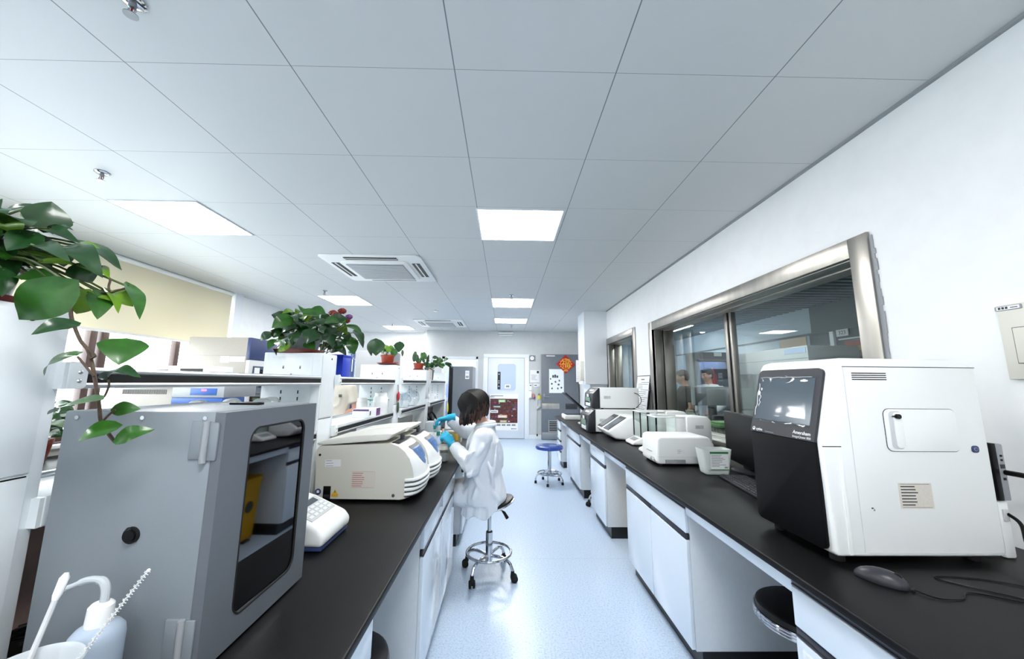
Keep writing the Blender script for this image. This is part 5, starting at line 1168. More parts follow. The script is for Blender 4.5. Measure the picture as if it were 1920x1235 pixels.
t = thing('tall_refrigerator', 'tall grey refrigerator with dark handle strip behind the blue box', 'refrigerator', (-2.7, 7.2, 0)); b = B(); b.box(-3.0, -2.2, 7.0, 7.6, 0, 2.02, 'plastic_grey', .01); b.build('body', t); b = B(); b.box(-2.97, -2.89, 6.985, 7.0, .9, 1.98, 'navy', .004); b.build('handle_strip', t); b = B(); b.box(-2.94, -2.925, 6.98, 6.986, 1.62, 1.85, 'paper', .002); b.build('handle', t)
# ================================================================ beyond the steel windows
t = thing('annex_table', 'bench behind the big steel window', 'table', (2.52, 3.6, 0)); b = B(); b.box(2.26, 2.80, 1.4, 5.4, .78, .81, 'plastic_dark', .004); b.build('top', t)
for y in (1.45, 3.4, 5.35):
    b = B(); b.box(2.30, 2.76, y-.025, y+.025, 0, .78, 'plastic_grey', .004); b.build('leg', t)
t = thing('thermos_bottle', 'cream bottle with a diagonal red band standing behind the steel window', 'bottle', (2.50, 4.97, .81)); b = B(); b.lathe([(0, 0), (.066, 0), (.07, .01), (.068, .21), (.062, .235), (.045, .25), (.05, .262), (.05, .275), (0, .278)], (2.5, 4.97, .8105), 'cream', 24); b.build('body', t)
b = B(); b.tube([(2.44, 4.905, 1.03), (2.50, 4.885, .95), (2.56, 4.92, .86), (2.585, 4.935, .84)], .016, 'red', 8); b.build('band', t)
t = thing('green_rack', 'pale green rack with dark tubes behind the window beside the monitor', 'rack', (2.6, 4.42, .81)); b = B(); b.box(2.50, 2.72, 4.30, 4.54, .93, .965, 'mint', .006); b.box(2.52, 2.70, 4.32, 4.52, .965, .995, 'mint', .012); b.build('lid', t)
for k in range(6):
    b = B(); x = 2.53+.16*(k % 3)/2; y = 4.33+.18*(k//3); b.tube([(x, y, .81), (x, y, .93)], .02, 'leaf_dull', 10); b.build('tube', t)
t = thing('dark_office_chair', 'dark chair back behind the window between the cream bottle and the green rack', 'chair', (2.95, 5.2, 0)); b = B(); b.box(2.83, 3.28, 4.98, 5.04, .62, 1.02, 'plastic_dark', .02, 3); b.build('backrest', t); b = B(); b.box(2.83, 3.28, 5.04, 5.45, .44, .51, 'leather', .02, 3); b.build('seat', t); b = B(); b.tube([(3.06, 5.25, .06), (3.06, 5.25, .44)], .03, 'steel_dull', 12); b.build('column', t); b = B(); b.lathe([(.25, 0), (.25, .03), (.03, .07), (0, .07)], (3.06, 5.25, 0), 'plastic_dark', 20); b.build('base', t); b = B(); b.box(3.02, 3.10, 5.02, 5.07, .45, .7, 'steel_dull'); b.build('back_bracket', t)
t = thing('safety_cabinet', 'large pale biosafety cabinet with glass sash seen through the steel window', 'biosafety cabinet', (4.65, 5.9, 0)); b = B(); b.box(4.30, 5.05, 5.07, 6.7, 1.62, 2.0, 'plastic_light', .01); b.box(4.62, 5.05, 5.07, 6.7, .70, 1.62, 'plastic_light', .006); b.box(4.30, 4.62, 5.07, 5.11, .78, 1.62, 'plastic_light'); b.box(4.30, 4.62, 6.66, 6.7, .78, 1.62, 'plastic_light'); b.box(4.30, 4.65, 5.07, 6.7, .70, .78, 'steel_dull'); b.build('body', t)
b = B(); b.box(4.305, 4.312, 5.11, 6.66, 1.0, 1.62, 'glass_thin'); b.build('sash', t, 0); b = B(); b.box(4.35, 5.0, 5.12, 6.65, 0, .70, 'plastic_grey'); b.build('stand', t); b = B(); b.box(4.295, 4.301, 5.1, 5.5, 1.90, 1.98, 'plate_blue'); b.box(4.296, 4.302, 5.08, 6.69, 1.82, 1.826, 'ink_grey'); b.build('control_strip', t, 0)
t = thing('dark_refrigerator', 'dark refrigerator behind the two people seen through the steel window', 'refrigerator', (4.1, 7.2, 0)); b = B(); b.box(3.80, 4.55, 7.0, 7.6, 0, 2.06, 'plastic_dark', .01); b.build('body', t); b = B(); b.box(3.83, 4.52, 6.97, 7.0, 1.55, 2.04, 'plastic_dark', .006); b.build('door', t); b = B(); b.box(3.83, 4.52, 6.97, 7.0, .06, 1.53, 'door_grey', .006); b.build('door', t); b = B(); b.box(4.05, 4.2, 6.964, 6.97, 1.98, 2.05, 'paper'); b.build('note', t, 0)
t = thing('grey_instrument', 'grey boxy instrument in front of the two people behind the window', 'lab instrument', (3.12, 5.45, 0)); b = B(); b.box(2.86, 3.5, 5.50, 5.62, 1.12, 1.40, 'plastic_grey', .01); b.build('screen_case', t); b = B(); b.box(3.1, 3.2, 5.53, 5.6, .80, 1.12, 'plastic_dark', .004); b.build('stand', t); b = B(); b.box(2.85, 3.5, 5.48, 5.70, .76, .80, 'plastic_light', .004); b.build('shelf', t); b = B(); b.box(2.9, 3.45, 5.55, 5.66, 0, .76, 'plastic_grey', .004); b.build('pedestal', t)
t = thing('room_sign', 'small pale room number plate on the far wall beyond the window', 'sign', (AX-.02, 5.41, 2.24)); b = B(); b.box(AX-.045, AX-.03, 5.31, 5.51, 2.185, 2.29, 'plastic_light', .002); b.build('plate', t); text('323', (AX-.046, 5.41, 2.237), (0, -1, 0), (0, 0, 1), .085, 'ink', t, 'lettering', 'CENTER')
t = thing('orange_sign', 'brownish orange sign panel on the far wall beyond the window', 'sign', (AX-.03, 5.2, 1.95)); b = B(); b.box(AX-.035, AX-.015, 4.95, 5.40, 1.78, 2.10, 'sign_orange', .002); b.build('panel', t); b = B(); b.box(AX-.037, AX-.035, 5.05, 5.2, 1.95, 2.02, 'amber'); b.build('mark', t, 0)
b = B(); b.prism([(3.9, 1.35), (4.05, 1.35), (4.03, 1.62), (3.97, 1.75), (3.92, 1.62)], 'y', 6.90, 6.96, 'red', .01); tag(rebase(b.build('red_garment', None), (3.97, 6.93, 1.5)), 'red cloth hanging beside the window mullion in the next room', 'cloth')
def annex_lamp(x0, x1, y0, y1, l):
    t = thing('ceiling_light', l, 'ceiling light', ((x0+x1)/2, (y0+y1)/2, 2.75), 'lamps beyond the room'); b = B(); b.box(x0, x1, y0, y1, 2.735-(.05 if x0 < 0 else 0), 2.75-(.05 if x0 < 0 else 0), 'paint_white', .002); b.build('frame', t); b = B(); b.box(x0+.02, x1-.02, y0+.02, y1-.02, 2.731-(.05 if x0 < 0 else 0), 2.736-(.05 if x0 < 0 else 0), 'lamp_face'); b.build('diffuser', t, 0)
annex_lamp(-1.5, -.92, BY+.4, BY+.95, 'added ceiling lamp brightening the small blue space behind the refrigerator doorway'); annex_lamp(3.2, 3.5, 4.6, 5.8, 'long ceiling lamp in the next room, nearer one above the steel window mullion'); annex_lamp(3.9, 4.2, 7.9, 9.1, 'long ceiling lamp in the next room, farther one near the light wall')  # first lamp is added to brighten the blue space behind the doorway

t = thing('downlight', 'round downlight washing the pale wall beyond the steel window', 'ceiling light', (4.95, 8.95, 2.75)); b = B(); b.lathe([(0, -.02), (.06, -.02), (.07, -.005), (.07, 0), (0, 0)], (4.95, 8.95, 2.75), 'plastic_white', 24); b.build('trim_ring', t); b = B(); b.lathe([(0, -.022), (.05, -.022), (.05, -.0205), (0, -.0205)], (4.95, 8.95, 2.75), 'lamp_face', 20); b.build('diffuser', t, 0)
ld = bpy.data.lights.new('spot', 'SPOT'); ld.energy = 26; ld.spot_size = 1.5; ld.spot_blend = .8; ld.shadow_soft_size = .05; lo_ = bpy.data.objects.new('spot_lamp', ld); COL.objects.link(lo_); lo_.parent = t; lo_.location = (0, 0, -.03); lo_.rotation_euler = (0, math.radians(16), 0)
# leaves: base, tip, width, tone (metres)
LEAF_A = [((-0.849,0.7,1.611),(-0.927,0.694,1.541),0.062,'m'),((-0.939,0.74,1.629),(-1.021,0.742,1.635),0.037,'m'),((-1.002,0.76,1.752),(-1.006,0.766,1.817),0.058,'d'),((-1.023,0.78,1.764),(-0.985,0.796,1.783),0.031,'d'),((-0.963,0.74,1.744),(-0.915,0.742,1.74),0.012,'d'),((-1.09,0.8,1.82),(-1.169,0.815,1.795),0.016,'d'),((-1.082,0.8,1.782),(-1.047,0.752,1.776),0.029,'l'),((-1.171,0.8,1.797),(-1.138,0.783,1.831),0.019,'d'),((-1.107,0.76,1.76),(-1.087,0.776,1.76),0.028,'m'),((-1.076,0.74,1.744),(-1.045,0.735,1.733),0.013,'l'),((-1.001,0.72,1.721),(-1.059,0.733,1.7),0.033,'d'),((-0.993,0.74,1.729),(-0.984,0.698,1.678),0.04,'d'),((-1.016,0.76,1.737),(-0.984,0.743,1.695),0.037,'d'),((-1.073,0.8,1.753),(-0.927,0.767,1.722),0.034,'d'),((-0.979,0.8,1.736),(-0.852,0.788,1.669),0.036,'d'),((-0.955,0.78,1.722),(-0.887,0.77,1.712),0.015,'l'),((-0.956,0.72,1.696),(-0.823,0.671,1.648),0.028,'d'),((-0.949,0.76,1.702),(-0.819,0.725,1.633),0.044,'d'),((-0.91,0.8,1.68),(-0.856,0.77,1.645),0.014,'l'),((-0.938,0.78,1.676),(-0.92,0.794,1.64),0.042,'d'),((-0.965,0.74,1.671),(-0.906,0.744,1.667),0.017,'l'),((-1.04,0.78,1.684),(-0.944,0.741,1.658),0.023,'d'),((-0.895,0.77,1.614),(-0.919,0.776,1.568),0.043,'l'),((-0.89,0.79,1.617),(-0.844,0.75,1.552),0.035,'m'),((-0.886,0.8,1.617),(-0.82,0.793,1.589),0.043,'l'),((-0.846,0.8,1.636),(-0.767,0.759,1.554),0.026,'m'),((-0.828,0.7,1.534),(-0.842,0.65,1.507),0.025,'d'),((-0.835,0.72,1.476),(-0.906,0.731,1.434),0.023,'m'),((-0.789,0.76,1.508),(-0.759,0.725,1.458),0.06,'m'),((-0.793,0.74,1.43),(-0.692,0.705,1.434),0.028,'d'),((-0.785,0.72,1.388),(-0.895,0.739,1.361),0.043,'m'),((-0.799,0.77,1.369),(-0.757,0.781,1.37),0.024,'m'),((-0.768,0.75,1.337),(-0.806,0.72,1.314),0.04,'m'),((-0.761,0.75,1.311),(-0.709,0.767,1.331),0.029,'m'),((-1.011,0.72,1.644),(-0.988,0.708,1.588),0.026,'d'),((-1.107,0.8,1.715),(-1.061,0.797,1.677),0.031,'d'),((-1.088,0.78,1.696),(-1.018,0.744,1.638),0.035,'d'),((-1.038,0.82,1.724),(-1.039,0.836,1.69),0.032,'d'),((-0.99,0.82,1.724),(-0.969,0.818,1.686),0.032,'d'),((-1.063,0.8,1.672),(-1.105,0.818,1.652),0.029,'m'),((-1.11,0.78,1.744),(-1.097,0.793,1.712),0.035,'d'),((-0.989,0.78,1.625),(-0.909,0.751,1.595),0.03,'m'),((-1.121,0.82,1.774),(-1.026,0.795,1.752),0.027,'m'),((-0.891,0.8,1.625),(-0.816,0.762,1.567),0.019,'l'),((-1.133,0.78,1.8),(-1.073,0.74,1.74),0.029,'d')]
LEAF_B = [((-1.181,1.969,1.769),(-1.242,1.915,1.706),0.067,'m'),((-1.222,2.044,1.823),(-1.22,1.955,1.794),0.03,'l'),((-1.196,2.055,1.831),(-1.179,2.005,1.796),0.028,'l'),((-1.134,2.003,1.816),(-1.053,2.012,1.795),0.04,'m'),((-1.109,2.027,1.806),(-1.098,1.975,1.747),0.048,'l'),((-1.215,2.027,1.775),(-1.264,2.022,1.7),0.066,'m'),((-1.249,1.968,1.705),(-1.277,1.995,1.664),0.039,'d'),((-1.149,1.963,1.713),(-1.23,1.963,1.668),0.039,'d'),((-1.18,2.078,1.758),(-1.101,1.99,1.656),0.071,'d'),((-1.06,1.985,1.701),(-1.067,1.939,1.627),0.071,'d'),((-1.068,2.041,1.709),(-0.984,1.952,1.685),0.029,'d'),((-1.108,2.217,1.774),(-1.029,2.148,1.627),0.076,'d'),((-1.171,2.344,1.832),(-1.122,2.277,1.781),0.038,'m'),((-1.117,2.316,1.794),(-1.108,2.337,1.717),0.062,'m'),((-1.087,2.342,1.79),(-1.005,2.293,1.725),0.059,'l'),((-0.996,2.26,1.774),(-0.889,2.233,1.725),0.045,'m'),((-0.97,2.319,1.745),(-0.887,2.242,1.642),0.05,'d'),((-0.985,2.315,1.698),(-0.968,2.32,1.599),0.062,'m'),((-0.927,2.33,1.693),(-0.883,2.245,1.634),0.021,'d'),((-1.089,2.342,1.701),(-1.059,2.263,1.633),0.059,'d'),((-1.021,2.258,1.683),(-1.029,2.241,1.628),0.048,'d'),((-1.157,2.339,1.691),(-1.094,2.289,1.611),0.042,'d'),((-1.1,2.004,1.638),(-1.04,1.98,1.6),0.05,'m'),((-1.224,1.919,1.641),(-1.218,1.867,1.588),0.034,'m'),((-1.199,1.9,1.629),(-1.102,1.819,1.6),0.027,'m'),((-1.13,1.896,1.614),(-1.179,1.889,1.579),0.034,'l'),((-1.283,2.015,1.601),(-1.219,1.944,1.562),0.018,'d'),((-1.124,1.882,1.638),(-1.155,1.91,1.613),0.03,'d'),((-1.123,1.95,1.681),(-1.12,1.908,1.613),0.049,'d'),((-1.035,1.993,1.768),(-1.001,1.975,1.732),0.036,'d'),((-1.109,2.076,1.804),(-1.069,2.04,1.77),0.03,'m'),((-1.201,2.019,1.789),(-1.121,1.936,1.749),0.033,'d'),((-1.155,2.088,1.749),(-1.084,2.002,1.71),0.045,'d'),((-1.239,2.029,1.749),(-1.26,2.04,1.714),0.044,'m'),((-1.159,1.978,1.742),(-1.195,1.976,1.698),0.043,'d'),((-1.138,2.093,1.78),(-1.091,2.079,1.748),0.045,'d'),((-1.071,2.07,1.743),(-1.014,1.993,1.695),0.048,'d'),((-1.145,2.021,1.793),(-1.122,1.949,1.748),0.04,'d'),((-1.183,2.078,1.713),(-1.17,2.024,1.669),0.045,'d'),((-1.05,2.023,1.685),(-1.084,2.053,1.651),0.04,'d'),((-1.05,2.079,1.699),(-1.046,2.106,1.665),0.037,'d'),((-1.073,2.273,1.742),(-1.027,2.242,1.697),0.045,'d'),((-1.035,2.312,1.723),(-0.99,2.28,1.686),0.046,'d'),((-1.035,2.251,1.809),(-0.986,2.209,1.77),0.032,'m'),((-1.22,1.981,1.677),(-1.214,1.936,1.643),0.028,'m'),((-1.158,2.098,1.8),(-1.139,2.124,1.781),0.038,'m'),((-1.183,2.048,1.738),(-1.184,2.018,1.697),0.04,'d')]
LEAF_C = [((-1.198,3.33,1.805),(-1.181,3.307,1.663),0.125,'d'),((-1.002,3.41,1.795),(-0.997,3.374,1.701),0.079,'d'),((-1.281,3.38,1.768),(-1.238,3.354,1.663),0.041,'x'),((-1.108,3.36,1.742),(-1.119,3.359,1.768),0.041,'l'),((-1.066,3.36,1.737),(-1.069,3.363,1.769),0.041,'l'),((-1.136,3.36,1.706),(-1.141,3.338,1.74),0.046,'m'),((-1.035,3.36,1.727),(-1.041,3.359,1.655),0.057,'m'),((-1.106,3.39,1.729),(-1.119,3.389,1.771),0.036,'l'),((-1.143,3.4,1.772),(-1.127,3.395,1.709),0.047,'l'),((-1.075,3.39,1.719),(-1.043,3.383,1.75),0.047,'l'),((-0.972,3.41,1.722),(-0.971,3.408,1.662),0.021,'x'),((-1.139,3.34,1.694),(-1.109,3.318,1.738),0.046,'m'),((-1.075,3.33,1.704),(-1.081,3.325,1.744),0.041,'l')]
LEAF_D = [((-1.252,5.2,1.703),(-1.236,5.174,1.662),0.048,'m'),((-1.196,5.2,1.687),(-1.206,5.184,1.639),0.056,'d'),((-1.165,5.2,1.704),(-1.131,5.198,1.656),0.056,'m'),((-1.086,5.2,1.689),(-1.13,5.195,1.64),0.071,'m'),((-1.055,5.2,1.705),(-1.016,5.175,1.664),0.064,'d'),((-1.042,5.2,1.784),(-0.964,5.207,1.777),0.04,'d'),((-0.978,5.2,1.761),(-0.927,5.192,1.721),0.064,'m'),((-0.914,5.2,1.754),(-0.958,5.189,1.705),0.064,'m'),((-0.882,5.2,1.738),(-0.813,5.161,1.76),0.056,'m'),((-0.833,5.2,1.699),(-0.757,5.187,1.628),0.056,'d'),((-0.896,5.2,1.69),(-0.92,5.173,1.634),0.071,'m'),((-0.975,5.2,1.705),(-1.003,5.194,1.642),0.064,'d'),((-0.943,5.2,1.674),(-0.891,5.183,1.627),0.063,'m'),((-1.069,5.2,1.673),(-1.044,5.201,1.626),0.056,'m'),((-1.126,5.2,1.72),(-1.086,5.192,1.736),0.048,'d'),((-0.857,5.2,1.707),(-0.816,5.2,1.667),0.048,'m'),((-1.008,5.2,1.737),(-1.026,5.177,1.688),0.048,'m'),((-0.945,5.2,1.729),(-0.981,5.192,1.673),0.056,'d'),((-1.1,5.2,1.665),(-1.145,5.197,1.625),0.048,'d')]
LEAF_E = [((-4.247,3.6,1.07),(-4.305,3.6,0.981),0.071,'d'),((-4.179,3.6,1.105),(-4.087,3.6,1.007),0.071,'d'),((-4.304,3.6,1.105),(-4.23,3.6,1.031),0.061,'x'),((-4.134,3.6,1.131),(-4.195,3.6,1.056),0.061,'d'),((-4.055,3.6,1.106),(-4.057,3.6,0.983),0.071,'d')]
VINE_A = [(-0.934,0.765,1.616),(-0.922,0.765,1.587),(-0.916,0.765,1.562),(-0.905,0.765,1.539),(-0.886,0.765,1.508),(-0.869,0.765,1.491),(-0.857,0.765,1.466),(-0.848,0.765,1.442),(-0.835,0.765,1.404),(-0.826,0.765,1.377),(-0.817,0.765,1.346),(-0.797,0.765,1.321),(-0.782,0.765,1.306)]
VINE_B = [(-0.955,0.79,1.622),(-0.92,0.79,1.621),(-0.873,0.79,1.619),(-0.859,0.79,1.623),(-0.835,0.79,1.631)]
VINE_C = [(-0.874,0.79,1.622),(-0.877,0.79,1.634),(-0.876,0.79,1.647),(-0.882,0.79,1.655)]
VINE_D = [(-0.825,0.745,1.436),(-0.846,0.745,1.457),(-0.864,0.745,1.475)]
VINE_E = [(-0.863,0.76,1.491),(-0.851,0.76,1.483),(-0.846,0.76,1.477),(-0.854,0.76,1.472)]
VINE_F = [(-0.82,0.755,1.386),(-0.808,0.755,1.397),(-0.803,0.755,1.418),(-0.806,0.755,1.429)]
VINE_G = [(-0.811,0.76,1.344),(-0.799,0.76,1.359),(-0.788,0.76,1.37)]
VINE_H = [(-0.839,0.74,1.489),(-0.86,0.74,1.511),(-0.877,0.74,1.535)]
BLOOMS = [((-1.101,2.28,1.859),0.03,'r'),((-1.071,2.26,1.845),0.028,'r'),((-1.05,2.29,1.876),0.028,'r'),((-0.999,2.28,1.837),0.024,'p'),((-1.06,2.27,1.814),0.026,'p'),((-1.025,2.3,1.817),0.028,'r'),((-1.04,2.28,1.81),0.022,'r')]
# ================================================================ potted plants on the shelf posts
random.seed(41)
TONE = {'d': 'leaf_dark', 'm': 'leaf_mid', 'l': 'leaf_lime', 'x': 'leaf_dull'}
def leaf(b, base, tip, w, tone, ctr, fold=.35, curl=None):
    """heart shaped blade from base to tip, folded along the midrib and arched"""
    base = Vector(base); tip = Vector(tip); ax = tip-base; L = ax.length; ax.normalize()
    view = (Vector((0, 0, 1.43))-base).normalized()
    n = view*random.uniform(.7, 1)+Vector((0, 0, 1))*random.uniform(.15, .8)+Vector((random.uniform(-.3, .3), random.uniform(-.3, .3), 0))
    n = n-ax*n.dot(ax)
    n = n.normalized() if n.length > .05 else ax.orthogonal().normalized()
    s = ax.cross(n); arch = L*(curl if curl is not None else random.uniform(.06, .22)); lobe = .16*L
    nu, nv = 10, 6; vs = []; fs = []
    for i in range(nu+1):
        t = i/nu; h = .62*w*min(1, (t/.28)**.5 if t < .28 else 1)*(1 if t < .3 else max(0, 1-((t-.3)/.7)**1.75))
        for j in range(nv+1):
            q = -1+2*j/nv
            back = lobe*abs(q)**1.4*max(0, 1-t/.3)
            p = base+ax*(t*L-back)+s*(q*h)+n*(arch*math.sin(math.pi*min(1, t*1.05))-fold*abs(q)*h*.55*-1*(1 if t < 1 else 0))
            vs.append(p+n*(.03*w*noise.noise(p*25)))
    for i in range(nu):
        for j in range(nv): a = i*(nv+1)+j; fs.append((a, a+1, a+nv+2, a+nv+1))
    b.add(vs, fs, TONE[tone])
def petioles(b, leaves, root, r=.0022, lim=.45):
    root = Vector(root)
    for base, tip, w, c in leaves:
        p = Vector(base); o = root+Vector((random.uniform(-.03, .03), random.uniform(-.03, .03), 0))
        if (p-o).length > lim or p.z < root.z-.12: continue
        m = (p+o)/2+Vector((0, 0, .03)); b.tube(smooth_path([o, m, p], 5), r, 'stem_green', 5)
def pot(t, x, y, z, r0, r1, h, m, saucer=None, rim=True):
    b = B(); b.lathe([(0, 0), (r0, 0), (r0+.003, .004), (r1, h*.8)]+([(r1+.004, h*.8), (r1+.006, h)] if rim else [(r1, h)])+[(r1-.004, h), (r1-.008, h*.82), (0, h*.82)], (x, y, z), m, 28); b.build('pot', t)
    b = B(); b.lathe([(0, h*.86), (r1-.007, h*.84)], (x, y, z), 'soil', 20); b.build('soil', t)
    if saucer:
        b = B(); b.lathe([(0, -.0), (r0+.02, 0), (saucer, .018), (saucer-.004, .018), (r0+.012, .004), (0, .004)], (x, y, z-.004), 'saucer_red', 30); b.build('saucer', t)
# large pothos on the nearest post, vine hanging in front of the grey box
x, y, z = -1.16, .735, CT+.005
t = thing('pothos_plant', 'leafy pothos plant at the left edge with a long vine hanging over the grey box', 'potted plant', (x, y, CT))
pot(t, x, y, z, .085, .10, .11, 'pot_grey', .125)
b = B()
for l in LEAF_A: leaf(b, *l, None, .3)
for k in range(26):
    a = random.uniform(-2.6, 2.6); r = random.uniform(.03, .11); p = Vector((x+.03+r*math.cos(a), y+.55*r*math.sin(a), z+.085+random.uniform(.0, .075))); d = Vector((math.cos(a), .5*math.sin(a), random.uniform(-.7, .05))).normalized()
    leaf(b, p, p+d*random.uniform(.05, .08), random.uniform(.032, .05), random.choice('dddml'), None)
b.build('leaves', t, 70)
b = B(); petioles(b, LEAF_A, (x+.03, y, z+.09), .0024, .42)
for v in (VINE_A,): b.tube(smooth_path([(x+.04, y, z+.10)]+v, 5), [.0036]*30+[.003]*200, 'stem_brown', 7) if False else b.tube(smooth_path([(x+.06, y+.01, z+.095)]+v, 5), .0033, 'stem_brown', 7)
for v in (VINE_B, VINE_C, VINE_D, VINE_E, VINE_F, VINE_G): b.tube(smooth_path(v, 5), .0021, 'stem_brown', 6)
b.build('stems', t, 60)
# pothos with pot of flowers on the second post
x, y, z = -1.175, 2.075, CT+.005
t = thing('pothos_plant', 'big bushy pothos in a grey pot with red saucer on the second post', 'potted plant', (x, y, CT))
LB = [l for l in LEAF_B if l[0][1] < 2.17]; LF = [l for l in LEAF_B if l[0][1] >= 2.17]
pot(t, x, y, z, .085, .105, .10, 'pot_grey', .135)
b = B()
for l in LB: leaf(b, *l, None, .3)
for k in range(46):
    a = random.uniform(0, 6.28); r = random.uniform(.03, .17); p = Vector((x+r*math.cos(a), y+.7*r*math.sin(a), z+.10+random.uniform(.0, .16))); d = Vector((math.cos(a), math.sin(a), random.uniform(-.7, .3))).normalized()
    leaf(b, p, p+d*random.uniform(.05, .085), random.uniform(.04, .06), random.choice('ddm'), None)
b.build('leaves', t, 70)
b = B(); petioles(b, LB, (x, y, z+.08)); b.build('stems', t, 60)
x2, y2 = -1.155, 2.27
t = thing('flowering_plant', 'plant with dusky red and purple flowers standing right of the bushy pothos', 'potted plant', (x2, y2, 1.4445))
pot(t, x2, y2, 1.4446, .05, .062, .15, 'plastic_dark', None)
b = B()
for l in LF: leaf(b, *l, None, .3)
for k in range(22):
    a = random.uniform(0, 6.28); r = random.uniform(.03, .12); p = Vector((x2+.04+r*math.cos(a), y2+.6*r*math.sin(a), 1.63+random.uniform(.0, .10))); d = Vector((math.cos(a), math.sin(a), random.uniform(-.8, .2))).normalized()
    leaf(b, p, p+d*random.uniform(.05, .08), random.uniform(.04, .055), random.choice('dm'), None)
b.build('leaves', t, 70)
b = B(); petioles(b, LF, (x2, y2, 1.59), .0022, .5)
for c, r, k in BLOOMS: b.tube(smooth_path([(x2, y2, 1.59), (x2+.02, y2, 1.68), (c[0], c[1], c[2]-.01)], 5), .002, 'stem_green', 5)
b.build('stems', t, 60)
for c, r, k in BLOOMS:
    b = B(); m = 'petal_red' if k == 'r' else 'petal_purple'
    for q in range(26):
        a = q*2.4; e = 1-2*(q+.5)/26; d = Vector((math.cos(a)*math.sqrt(1-e*e), math.sin(a)*math.sqrt(1-e*e), e*.7)); b.ball(Vector(c)+d*r*.6, (r*.38, r*.38, r*.3), m, 7, 5)
    b.build('flower', t, 60)
# heart leaved plant on the third post
x, y, z = -1.095, 3.375, CT+.005
t = thing('heart_leaf_plant', 'small plant with two big heart shaped leaves in a terracotta pot', 'potted plant', (x, y, CT))
pot(t, x, y, z, .045, .058, .088, 'terracotta', .095)
b = B()
for l in LEAF_C: leaf(b, *l, None, .25, .05)
b.build('leaves', t, 70); b = B(); petioles(b, LEAF_C, (x, y, z+.075), .002, .5); b.build('stems', t, 60)
t = thing('red_flower', 'small red artificial bloom lying on the post beside the terracotta pot', 'flower', (-1.04, 3.455, CT))
b = B()
for q in range(18): a = q*2.4; b.ball((-1.035+.012*math.cos(a), 3.455+.018*math.sin(a), CT+.022+.009*math.sin(q*1.7)), (.012, .012, .009), 'ink_red', 8, 6)
b.build('petals', t, 60); b = B(); b.tube([(-1.035, 3.455, CT+.012), (-1.02, 3.475, CT+.006), (-1.01, 3.479, CT+.004)], .0025, 'stem_green', 6); b.ball((-1.03, 3.46, CT+.008), (.01, .014, .0075), 'leaf_dull', 8, 6); b.build('stem', t, 60)
# cactus on the fourth post
x, y, z = -1.12, 4.69, CT+.005
t = thing('cactus_plant', 'paddle cactus in a small terracotta pot on the fourth post', 'potted plant', (x, y, CT))
pot(t, x, y, z, .05, .062, .085, 'terracotta', .062)
b = B()
for dx, dz, sx, sz, tl, m in ((-.055, .165, .030, .065, .1, 'leaf_dark'), (-.02, .14, .026, .055, -.1, 'leaf_dark'), (.02, .12, .018, .045, .2, 'leaf_mid'), (.045, .17, .026, .055, -.25, 'leaf_mid'), (.075, .18, .026, .05, -.35, 'leaf_mid'), (-.05, .205, .022, .03, .1, 'leaf_mid'), (.0, .11, .014, .03, 0, 'leaf_dark'), (.06, .12, .02, .03, -.4, 'leaf_dark')):
    b.ball((x+dx, y-.01, z+dz), (sx, .011, sz), m, 14, 12, Matrix.Rotation(tl, 3, 'Y'))
b.build('cactus_pads', t, 60)
t = thing('tall_cactus', 'single dark upright cactus right of the paddle cactus', 'potted plant', (-1.03, 4.745, CT))
pot(t, -1.03, 4.755, CT+.001, .024, .03, .035, 'pot_grey', None)
b = B(); b.ball((-1.025, 4.755, CT+.115), (.018, .018, .09), 'leaf_dark', 12, 12, Matrix.Rotation(.15, 3, 'Y')); b.build('stem', t, 60)
x, y, z = -1.10, 5.25, 1.4445
t = thing('pothos_plant', 'small trailing pothos in a dark pot at the far end of the shelf', 'potted plant', (x, y, z)); pot(t, x, y, z+.002, .055, .068, .16, 'pot_grey', None)
b = B()
for l in LEAF_D: leaf(b, *l, None, .25)
b.build('leaves', t, 70); b = B(); petioles(b, LEAF_D, (x, y, z+.14), .0025, .6); b.build('stems', t, 60)
# dark plant on the window side
x, y = -4.2, 3.40
t = thing('window_plant', 'dark reddish green plant on the window bench behind the nearest post', 'potted plant', (x, y, .69)); pot(t, x, y, .692, .09, .12, .2, 'saucer_red', None)
b = B()
for k in range(70):
    a = random.uniform(0, 6.28); r = random.uniform(.05, .17); p = Vector((x+r*math.cos(a), y+r*math.sin(a), .95+random.uniform(-.03, .28)*(1-r))); d = Vector((math.cos(a), math.sin(a), random.uniform(-.6, .5))).normalized()
    leaf(b, p, p+d*random.uniform(.08, .14), random.uniform(.05, .08), random.choice('ddx'), None)
b.build('leaves', t, 70)
b = B()
for k in range(14): a = k*.45; b.tube(smooth_path([(x, y, .86), (x+.06*math.cos(a), y+.06*math.sin(a), .98), (x+.2*math.cos(a), y+.2*math.sin(a), 1.05)], 4), .004, 'stem_brown', 5)
b.build('stems', t, 60)
